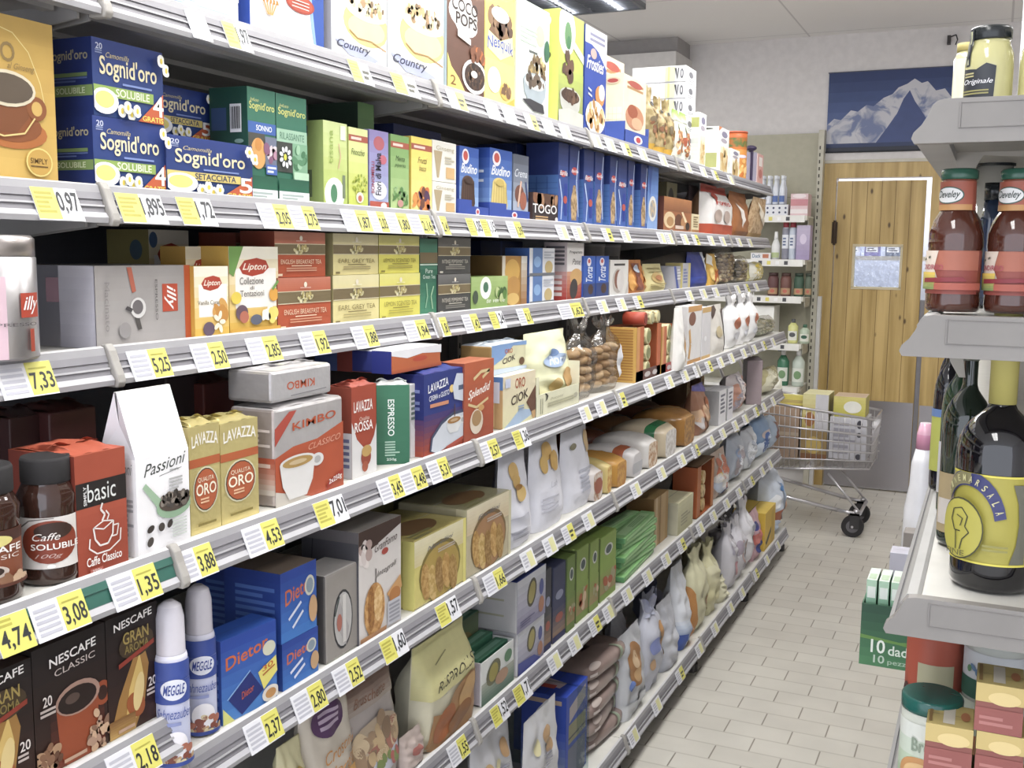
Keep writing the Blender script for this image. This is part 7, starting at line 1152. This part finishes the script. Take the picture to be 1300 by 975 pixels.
# ================================================================ right gondola, seen from its near end
RYN = 1.15; XL = -.066; RB = .42; RYF = 4.75
RZ = {'1': 1.706, '2': 1.493, '3': 1.198, '4': .90, '5': .50, '6': .14}
PL = '#85817d'
rf = empty('gondola_frame', (RB, 2.95, 0)); tag(rf, 'frame of the right gondola with its beige back panel and base', 'shelving frame')
b = MB(); b.box(RB, RYN+.01, .05, RB+.02, RYF, 2.0, '#a8a292'); b.build('back_panel', rf, (-RB, -2.95, 0))
b = MB(); b.box(.06, RYN+.03, 0, RB, RYF-.02, .08, '#5b5957'); b.build('plinth', rf, (-RB, -2.95, 0))
for yy in (RYN+.012, RYF-.02):
    b = MB(); b.box(RB-.045, yy-.01, 0, RB-.001, yy+.03, 2.05, '#c9c6be'); b.build('upright', rf, (-RB, -2.95, 0))
for i, (k, z) in enumerate(RZ.items()):
    xl = XL if k in '123' else XL-.010
    o = empty('metal_shelf', (.2, 2.9, z)); off = (-.2, -2.9, -z)
    b = MB(); b.box(xl+.016, RYN+.012, z-.03, RB-.002, RYF, z, '#dedcd2', top='#c9c7c0', bottom='#98948c'); b.build('deck', o, off)
    # end plate facing the viewer with rounded outline and a recessed label field
    b = MB(); P_ = [(xl+.012, z+.003), (xl+.004, z+.0015), (xl-.001, z-.003), (xl-.004, z-.012), (xl-.010, z-.022), (xl-.017, z-.029), (xl-.019, z-.035), (xl-.016, z-.040), (RB, z-.040), (RB, z+.003)]
    b.extrude_y(P_, RYN-.002, RYN+.012, [PL])
    fx0, fx1 = xl+.026, RB-.03
    for q in ((fx0, z-.026, fx1, z-.0255), (fx0, z-.002, fx1, z-.0015)): b.box(q[0], RYN-.0032, q[1], q[2], RYN-.0018, q[3], '#7e7a77')
    b.box(fx0-.002, RYN-.0034, z-.026, fx0, RYN-.0018, z-.001, '#7e7a77'); b.box(fx0, RYN-.0026, z-.0255, fx1, RYN-.0018, z-.002, '#827e7a')
    b.build('end_plate', o, off, bevel=.0012)
    b = MB(); prof = [(xl+.016, z-.04), (xl-.014, z-.040), (xl-.016, z-.034), (xl-.010, z-.024), (xl-.0085, z-.024), (xl-.003, z-.010), (xl-.0045, z-.009), (xl+.002, z+.0015), (xl+.012, z+.003), (xl+.016, z+.001)]
    b.extrude_y(prof[::-1], RYN+.012, RYF, ['#a3a2a0', '#a3a2a0', '#a3a2a0', '#2e2d30', '#8a898b', '#2e2d30', '#a3a2a3', '#aeadac', '#a09e9c', '#a09e9c']); b.build('price_rail', o, off)
    b = MB(); b.extrude_y([(xl+.012, z-.03), (xl+.024, z-.065), (xl+.034, z-.082), (xl+.041, z-.082), (xl+.036, z-.05), (xl+.045, z-.034), (RB-.15, z-.05), (RB-.002, z-.08), (RB-.002, z-.03)], RYN+.22, RYN+.228, ['#a8a297']); b.build('bracket', o, off)
    tag(o, 'shelf of the right gondola with rounded plastic end plate, %s level' % ['top', 'second', 'third', 'fourth', 'fifth', 'lowest'][i], 'shelf', 'shelves of the right gondola')
def at(px0, px1, py0, z, Y):
    xa, xb = x_at(px0, Y, z), x_at(px1, Y, z); return (xa+xb)/2, (xb-xa)/2, z_at(py0, (xa+xb)/2, Y)-z
A0 = -1.57
# mustard / mayonnaise jars on the top shelf
z = RZ['1']
def mayo(px0, px1, py, Y, lb, dark=True):
    x, r, H = at(px0, px1, py, z, Y); c = 'x:#b5b077'
    vessel((x, Y, z+.0035), 'sauce_jar', 'jar', lb, [(r*.88, 0, c), (r*.97, H*.03, c), (r, H*.1, c), (r, H*.5, c), (r*.97, H*.66, c), (r*.84, H*.76, c), (r*.8, H*.8, c), (r*.8, H*.84, c)], lid=[(r*.82, H*.83, 'g:#1f2426'), (r*.86, H*.85, 'g:#1f2426'), (r*.86, H*.97, 'g:#1f2426'), (r*.8, H, 'g:#4a4c44')],
           lab=[('p', [(.12, .1), (.62, .12), (.64, .92), (.5, 1), (.36, .86), (.12, .9)], '#2c3038'), ('k', .16, .66, .4, .8, 2, '#a8a070'), ('t', 'Originale', .16, .46, .6, .62, '#e4e4e8', 'i'), ('k', .16, .22, .55, .36, 2, '#8a8450'), ('r', .12, .0, .5, .07, '#b8a470')] if dark else None, a0=A0-.1, span=2.8, v0=.02, v1=.62)
    if dark:
        b = MB(); b.deco(cylS([(r*.99, 0), (r*.99, H*.62), (r*.87, H*.84), (r*.87, H)], A0-1.0, .3, H), [('r', 0, .5, 1, .97, '#33363c'), ('r', .3, .52, .7, .94, '#c4c49c'), ('n', .5, .72, .3, .18, 10, ['#33363c', '#6a6c60'], .25, 2)], .3, flat=False); o = b.build('seal_strip', bpy.data.objects[[k for k in bpy.data.objects.keys() if k.startswith('sauce_jar')][-1]])
mayo(1221, 1284, 40, 1.235, 'pale yellow sauce jar with black lid and dark label on the top right shelf')
mayo(1290, 1352, 38, 1.235, 'pale yellow sauce jar cut by the right edge of the photo', False)
x, r, H = at(1203, 1226, 60, z, 1.38)
vessel((x+.008, 1.38, z+.0035), 'sauce_jar', 'jar', 'small pale jar half hidden behind the labelled sauce jar', [(r*1.5, 0, 'x:#d8d8b8'), (r*1.6, .01, 'x:#d8d8b8'), (r*1.6, H*.8, 'x:#c8c490'), (r*1.2, H*.9, 'x:#c8c490')], lid=[(r*1.3, H*.9, '#b8a860'), (r*1.3, H, '#b8a860')])
b = MB(); x = x_at(1293, 1.62, z); b.box(x-.006, 1.614, 0, x+.006, 1.626, .55, '#eceef2'); b.box(x-.02, 1.60, 0, x+.02, 1.64, .003, '#dcdee2'); put(b, 'sign_pole', 'pole', 'slim white sign pole rising from the top right shelf', (0, 0, z+.0035))
# red sauce bottles on the second shelf
z = RZ['2']
def sauce(px0, px1, py, Y, lb):
    x, r, H = at(px0, px1, py, z, Y); c = 'x:#421f17'; c2 = 'x:#4e261b'
    pr = [(r*.9, 0, c), (r*.98, H*.02, c2), (r, H*.06, c2), (r*.97, H*.13, c2), (r*.97, H*.14, '#93463a'), (r*.97, H*.43, c2), (r, H*.46, c2), (r*.98, H*.55, c2), (r*.85, H*.64, c2), (r*.66, H*.7, c2), (r*.64, H*.71, '#a65440'), (r*.62, H*.91, 'x:#8a4a38'), (r*.62, H*.93, 'x:#8a4a38')]
    o = vessel((x, Y, z+.0035), 'sauce_bottle', 'bottle', lb, pr, lid=[(r*.66, H*.925, 'g:#2c5a48'), (r*.68, H*.94, 'g:#2c5a48'), (r*.68, H*.985, 'g:#2c5a48'), (r*.6, H, 'g:#2c5a48')],
           lab=[('r', 0, 0, 1, 1, '#94443a'), ('r', .0, .55, 1, 1, '#ad624c'), ('p', [(.0, .3), (.0, 1), (.42, 1), (.36, .6), (.44, .3)], '#d8c8b8'), ('t', 'CONDIRISO', .05, .56, .5, .68, '#b04a5c', 'b'), ('l', [(.1, .78), (.3, .86)], .03, '#6a6a5c'), ('g', 0, .1, .4, .5, '#7a8a50', '#d8b850'), ('p', [(.2, .36), (.75, .4), (.8, .3), (.2, .26)], '#8a2c34'), ('r', .4, .1, 1, .26, '#ad5444')], a0=A0-.35, span=2.7, v0=.135, v1=.46)
    b = MB(); S0 = cylS([(r*.66, 0), (r*.64, H)], A0-.45, 2.6, H); b.deco(lambda u, v, o_: S0(u, .71+.2*v, o_+.0004), [('r', 0, 0, 1, 1, '#a65440'), ('r', 0, 0, 1, .2, '#bf8a50'), ('e', .46, .52, .34, .3, '#3c5c50'), ('e', .46, .52, .31, .26, '#e2e2e0'), ('t', 'Develey', .2, .36, .72, .68, '#3f4a44', 'bi')], 1, flat=False); b.build('neck_label', o)
sauce(1173, 1243, 219, 1.235, 'red sauce bottle with green lid and orange neck label, left of two')
sauce(1247, 1318, 219, 1.235, 'red sauce bottle with green lid, cut by the right edge of the photo')
x, r, H = at(1238, 1268, 236, z, 1.40)
vessel((x, 1.40, z+.0035), 'dark_jar', 'bottle', 'dark blue bottle standing between and behind the two red sauce bottles', [(r, 0, 'x:#26304a'), (r*1.05, .01, 'x:#2c3a58'), (r*1.05, H*.7, 'x:#26344c'), (r*.8, H*.86, 'x:#2c3a44')], lid=[(r*.86, H*.86, 'g:#1c2226'), (r*.86, H, 'g:#1c2226')])
x, r, H = at(1226, 1278, 196, z, 1.55)
vessel((x, 1.55, z+.0035), 'tall_jar', 'jar', 'tall clear jar with flat black lid under the top right shelf', [(r*.8, 0, 'x:#a8a498'), (r*.9, .01, 'x:#b4b0a4'), (r*.9, H*.9, 'x:#a8a498')], lid=[(r, H*.9, 'g:#1c2226'), (r, H*.97, 'g:#1c2226')])
# wine bottles on the third shelf
z = RZ['3']
def wine(px0, px1, pyn, Y, lb, c, foil, lab=None, H=.335, nk=.29, ff=None, lv0=.02, lv1=.4):
    x, r, h_ = at(px0, px1, pyn, z, Y); hs = .142
    pr = [(r*.92, 0, c), (r*.99, .006, c), (r, .02, c), (r, .136, c), (r*.985, .148, c), (r*.94, .159, c), (r*.84, .170, c), (r*.68, .179, c), (r*.5, .186, c), (r*.36, .192, c), (r*nk*1.05, .198, c), (r*nk, .205, c), (r*nk, H*.8, c), (r*nk, H*.93, c)]
    return vessel((x, Y, z+.0035), 'wine_bottle', 'bottle', lb, pr, lid=[(r*nk*1.12, H*(ff or .76), foil), (r*nk*1.14, H*.9, foil), (r*nk*1.2, H*.95, foil), (r*nk*1.2, H*.995, foil), (r*nk*.9, H, foil)], lidname='foil_capsule', lab=lab, a0=A0-.2, span=2.3, v0=lv0, v1=lv1)
R_ = lambda n: [('p', [(.05+.9*i/n, .02) for i in range(n+1)]+[(.95-.9*i/n, .9) for i in range(n+1)], '#c9bc3e')]
YL = '#a99f3c'
arc = lambda r0, r1, a, b_, cu, cv, k, c: ('p', [(cu+r0*math.cos(math.radians(a+(b_-a)*i/12)), cv+r0*k*math.sin(math.radians(a+(b_-a)*i/12))) for i in range(13)]+[(cu+r1*math.cos(math.radians(b_-(b_-a)*i/12)), cv+r1*k*math.sin(math.radians(b_-(b_-a)*i/12))) for i in range(13)], c)
label = [('r', .04, .32, .94, 1, YL), ('r', .04, .985, .94, 1, '#dcd04c'), ('r', .04, .32, .94, .335, '#dcd04c'), ('p', [(.74, .34), (.9, .34), (.9, .94), (.74, .94), (.8, .8), (.82, .64), (.8, .48)], '#6a6a5c'),
         arc(.29, .40, 12, 150, .30, .60, 1.05, '#3c3f74'), arc(.30, .39, 85, 150, .30, .60, 1.05, '#8a845c')]+[('t', ch, .30+.345*math.cos(math.radians(aa))-.016, .60+.362*math.sin(math.radians(aa))-.024, .30+.345*math.cos(math.radians(aa))+.016, .60+.362*math.sin(math.radians(aa))+.024, '#c9c48c', 'mA%d' % (aa-90)) for ch, aa in zip('FINEMARSALA', range(142, 15, -12))]+[ ('e', .28, .58, .22, .235, '#4a4a30'), ('e', .28, .58, .21, .222, '#b0a844'),
         ('l', [(.22, .72), (.3, .74), (.36, .68), (.34, .6), (.38, .56), (.32, .5), (.3, .42)], .012, '#4a4a30'), ('l', [(.22, .72), (.2, .64), (.24, .56), (.3, .56)], .012, '#4a4a30'), ('l', [(.26, .68), (.32, .66), (.3, .6)], .01, '#4a4a30'), ('l', [(.26, .56), (.27, .42)], .01, '#4a4a30'), ('k', .5, .44, .78, .5, 2, '#8f8a44'), ('t', 'FINE', .18, .38, .36, .42, '#5a5838', '')]
wine(1203, 1312, 700, 1.24, 'large black wine bottle with yellow crest label and yellow capsule, in front', 'x:#0c0b10', '#b9ae5c', label, ff=.59, lv0=-.05, lv1=.405)
wine(1187, 1250, 690, 1.40, 'green-black bottle with silver foil neck behind the yellow labelled bottle', 'x:#17261c', 's:#a8aca8', [('r', .05, .1, .5, .8, '#a8946c'), ('r', .1, .2, .45, .5, '#c8c0b8')], H=.30)
wine(1187, 1232, 680, 1.56, 'dark bottle with green glass and gold capsule, third from the near end', 'x:#1c3a24', '#a08a48', [('r', .0, .2, .5, .8, '#b8b8bc')])
wine(1178, 1216, 660, 1.72, 'dark bottle with red capsule and yellow-green label, fourth from the near end', 'x:#14141c', '#9a4238', [('r', .0, .2, .5, .9, '#a8ac4c'), ('r', 0, .9, .5, 1, '#5c7ab0')])
wine(1184, 1212, 650, 1.90, 'black bottle with pale label, farthest of the visible bottles', 'x:#101014', '#6a6a70', [('r', .0, .2, .5, .9, '#cfcdc8')])
# canisters and sachet boxes on the fourth shelf
z = RZ['4']
def canister(px0, px1, py, Y, lb, c, lidc, lab, H=None):
    x, r, h_ = at(px0, px1, py, z, Y)
    vessel((x, Y, z+.0035), 'canister', 'canister', lb, [(r*.95, 0, c), (r*.97, .004, c), (r*.97, h_*.93, c), (r*.93, h_*.95, c)], lid=[(r, h_*.9, lidc), (r*1.01, h_*.92, lidc), (r*1.01, h_*.985, lidc), (r*.95, h_, lidc)], lab=lab, a0=A0, span=2.8, v0=.03, v1=.88)
canister(1142, 1216, 768, 1.40, 'red-brown canister with beige label under the bottle shelf', '#a84c38', '#9c4434', [('r', 0, 0, 1, 1, '#a84c38'), ('r', .3, .1, .75, .8, '#a8a484'), ('e', .12, .4, .14, .22, '#4a2c28'), ('e', .1, .42, .09, .12, '#c8b8b4'), ('p', [(0, .1), (.2, .2), (.25, .0), (0, 0)], '#d8ccc4')])
canister(1212, 1302, 790, 1.38, 'green and white canister at the right edge', '#b8bcb4', '#2c6a58', [('r', 0, .8, 1, 1, '#c4c8cc'), ('r', 0, .66, 1, .8, '#2a5c4c'), ('n', .3, .86, .2, .08, 6, ['#5a7a9c', '#5a8a5c'], .05, 1), ('g', 0, 0, .5, .64, '#a8c09c', '#c0c8b8'), ('e', .3, .3, .14, .1, '#b87850'), ('r', .35, .5, .7, .6, '#b8a4b8')])
canister(1135, 1212, 884, 1.235, 'canister with dark green lid and soup picture at the bottom right', '#c8ccc0', 'g:#1c5c54', [('g', 0, 0, 1, 1, '#6fa060', '#d8dcd4'), ('e', .4, .55, .28, .16, '#c89058'), ('e', .4, .56, .2, .1, '#d8b078'), ('t', 'Brodo', .3, .76, .7, .88, '#8a9a88', 'b')])
def sachet(px0, px1, py, Y, zz, lb):
    x0, x1 = x_at(px0, Y, zz), x_at(px1, Y, zz); w = x1-x0; h = .052
    b = carton_mb(.06, w, h, '#8a4c44', top='#b8a464', side='#a08a50', F=[('r', 0, .62, 1, 1, '#c4ac68'), ('e', .6, .72, .34, .14, '#d8c080'), ('r', 0, 0, 1, .5, '#94504a'), ('k', .1, .12, .8, .36, 2, '#b0706a')], T=[('r', .35, .1, .6, .9, '#c9c2b4'), ('e', .82, .5, .1, .2, '#a86a44'), ('r', .05, .1, .12, .9, '#8a6a3c')])
    put(b, 'soup_sachet_box', 'box', lb, ((x0+x1)/2, Y+.03, zz), rot=(0, 0, -math.pi/2), bevel=.001)
z4 = z+.0035
for k in range(3): sachet(1172, 1232, 0, 1.165, z4+k*.0526, 'small mustard and maroon soup box, near stack left, %s' % ['bottom', 'middle', 'top'][k])
for k in range(4): sachet(1236, 1297, 0, 1.168, z4+k*.0526, 'small mustard and maroon soup box, near stack right, %s' % ['bottom', 'second', 'third', 'top'][k])
# overhanging display box of stock cubes
Y = 1.72; x0 = x_at(1090, Y, z); x1 = x0+.12; w = x1-x0; h = z_at(768, x0, Y)-z; D_ = .09
b = MB()
b.box(-D_/2, -w/2, 0, D_/2, w/2, .002, '#23603c'); b.box(D_/2-.002, -w/2, 0, D_/2, w/2, h, '#255c3e'); b.box(-D_/2, -w/2, 0, D_/2, -w/2+.002, h, '#2a6644', side='#2a6644'); b.box(-D_/2, w/2-.002, 0, D_/2, w/2, h, '#255c3e'); b.box(-D_/2, -w/2, 0, -D_/2+.002, w/2, h*1.1, '#255c3e')
b.deco(lambda u, v, o: (D_/2+o, -w/2+u*w, v*h), [('g', 0, 0, 1, 1, '#3f7a4c', '#1f4a34'), ('p', [(0, .5), (.5, .44), (1, .52), (1, .3), (.5, .4), (0, .44)], '#5c8a3c'), ('t', '10', .14, .22, .32, .44, '#dce4dc', 'b'), ('t', 'dadi', .36, .21, .64, .37, '#cfdccf', 'b'), ('t', '10', .18, .06, .32, .19, '#b0c4b4', 'b'), ('t', 'pezzi', .36, .04, .62, .14, '#9cb8a0', 'm'), ('e', .9, .3, .05, .12, '#d8b050')], w/h)
put(b, 'display_box', 'box', 'dark green display box of stock cubes overhanging the aisle at the right gondola', (x0+w/2, Y+D_/2, z+.0035), rot=(0, 0, -math.pi/2))
for k in range(6):
    pw = .0155; b = carton_mb(.07, pw, h*1.32, '#3f8060', side='#5c9470', top='#cfdcd0', F=[('g', 0, .4, 1, 1, '#3c7a5c', '#a8ccb0'), ('r', .1, .75, .9, .92, '#d8e0d8'), ('g', 0, .4, 1, .78, '#2c5c48', '#7fae90')], T=[('r', .15, .1, .85, .5, '#b0c8a8')])  # front gradients paint in the lit tops and shaded lower fronts
    put(b, 'stock_cube_pack', 'pack', 'pale green stock cube pack standing in the dark green display box, %s' % ['leftmost', 'second from left', 'third from left', 'fourth from left', 'fifth from left', 'rightmost'][k], (x0+.012+k*.0185, Y+.05, z+.0065), rot=(0, 0, -math.pi/2))
x = x_at(1122, 2.0, z+.0); b = carton_mb(.05, .09, z_at(702, x, 2.0)-z, '#b8b6c4', F=[('e', .75, .6, .2, 0, '#d8b860'), ('e', .75, .6, .12, 0, '#e0d0a0')]); put(b, 'soup_box', 'box', 'lilac-grey box with yellow dot behind the stock cube display', (x+.05, 2.02, z+.0035), rot=(0, 0, -math.pi/2), bevel=.001)
x = x_at(1137, 2.25, z); b = carton_mb(.05, .08, z_at(678, x, 2.25)-z, '#8a827c', F=[('r', 0, 0, 1, .2, '#b8604c')]); put(b, 'soup_box', 'box', 'brown-grey box with red foot, farthest of the boxes at the right gondola edge', (x+.05, 2.28, z+.0035), rot=(0, 0, -math.pi/2), bevel=.001)
Y = 2.45; x = x_at(1166, Y, z)
vessel((x, Y, z+.0035), 'detergent_bottle', 'bottle', 'white bottle with pink cap standing at the right gondola edge', [(.036, 0, 'g:#e2e2e8'), (.038, .01, 'g:#e2e2e8'), (.036, .10, 'g:#e2e2e8'), (.028, .15, 'g:#e2e2e8'), (.026, .20, 'g:#e2e2e8'), (.018, .235, 'g:#e2e2e8')], lid=[(.019, .233, 'g:#d890b0'), (.018, .265, 'g:#e0a8c0'), (.012, .29, 'g:#e8dce4')], lidname='cap', seg=20)
# ================================================================ dimly seen goods behind the front rows
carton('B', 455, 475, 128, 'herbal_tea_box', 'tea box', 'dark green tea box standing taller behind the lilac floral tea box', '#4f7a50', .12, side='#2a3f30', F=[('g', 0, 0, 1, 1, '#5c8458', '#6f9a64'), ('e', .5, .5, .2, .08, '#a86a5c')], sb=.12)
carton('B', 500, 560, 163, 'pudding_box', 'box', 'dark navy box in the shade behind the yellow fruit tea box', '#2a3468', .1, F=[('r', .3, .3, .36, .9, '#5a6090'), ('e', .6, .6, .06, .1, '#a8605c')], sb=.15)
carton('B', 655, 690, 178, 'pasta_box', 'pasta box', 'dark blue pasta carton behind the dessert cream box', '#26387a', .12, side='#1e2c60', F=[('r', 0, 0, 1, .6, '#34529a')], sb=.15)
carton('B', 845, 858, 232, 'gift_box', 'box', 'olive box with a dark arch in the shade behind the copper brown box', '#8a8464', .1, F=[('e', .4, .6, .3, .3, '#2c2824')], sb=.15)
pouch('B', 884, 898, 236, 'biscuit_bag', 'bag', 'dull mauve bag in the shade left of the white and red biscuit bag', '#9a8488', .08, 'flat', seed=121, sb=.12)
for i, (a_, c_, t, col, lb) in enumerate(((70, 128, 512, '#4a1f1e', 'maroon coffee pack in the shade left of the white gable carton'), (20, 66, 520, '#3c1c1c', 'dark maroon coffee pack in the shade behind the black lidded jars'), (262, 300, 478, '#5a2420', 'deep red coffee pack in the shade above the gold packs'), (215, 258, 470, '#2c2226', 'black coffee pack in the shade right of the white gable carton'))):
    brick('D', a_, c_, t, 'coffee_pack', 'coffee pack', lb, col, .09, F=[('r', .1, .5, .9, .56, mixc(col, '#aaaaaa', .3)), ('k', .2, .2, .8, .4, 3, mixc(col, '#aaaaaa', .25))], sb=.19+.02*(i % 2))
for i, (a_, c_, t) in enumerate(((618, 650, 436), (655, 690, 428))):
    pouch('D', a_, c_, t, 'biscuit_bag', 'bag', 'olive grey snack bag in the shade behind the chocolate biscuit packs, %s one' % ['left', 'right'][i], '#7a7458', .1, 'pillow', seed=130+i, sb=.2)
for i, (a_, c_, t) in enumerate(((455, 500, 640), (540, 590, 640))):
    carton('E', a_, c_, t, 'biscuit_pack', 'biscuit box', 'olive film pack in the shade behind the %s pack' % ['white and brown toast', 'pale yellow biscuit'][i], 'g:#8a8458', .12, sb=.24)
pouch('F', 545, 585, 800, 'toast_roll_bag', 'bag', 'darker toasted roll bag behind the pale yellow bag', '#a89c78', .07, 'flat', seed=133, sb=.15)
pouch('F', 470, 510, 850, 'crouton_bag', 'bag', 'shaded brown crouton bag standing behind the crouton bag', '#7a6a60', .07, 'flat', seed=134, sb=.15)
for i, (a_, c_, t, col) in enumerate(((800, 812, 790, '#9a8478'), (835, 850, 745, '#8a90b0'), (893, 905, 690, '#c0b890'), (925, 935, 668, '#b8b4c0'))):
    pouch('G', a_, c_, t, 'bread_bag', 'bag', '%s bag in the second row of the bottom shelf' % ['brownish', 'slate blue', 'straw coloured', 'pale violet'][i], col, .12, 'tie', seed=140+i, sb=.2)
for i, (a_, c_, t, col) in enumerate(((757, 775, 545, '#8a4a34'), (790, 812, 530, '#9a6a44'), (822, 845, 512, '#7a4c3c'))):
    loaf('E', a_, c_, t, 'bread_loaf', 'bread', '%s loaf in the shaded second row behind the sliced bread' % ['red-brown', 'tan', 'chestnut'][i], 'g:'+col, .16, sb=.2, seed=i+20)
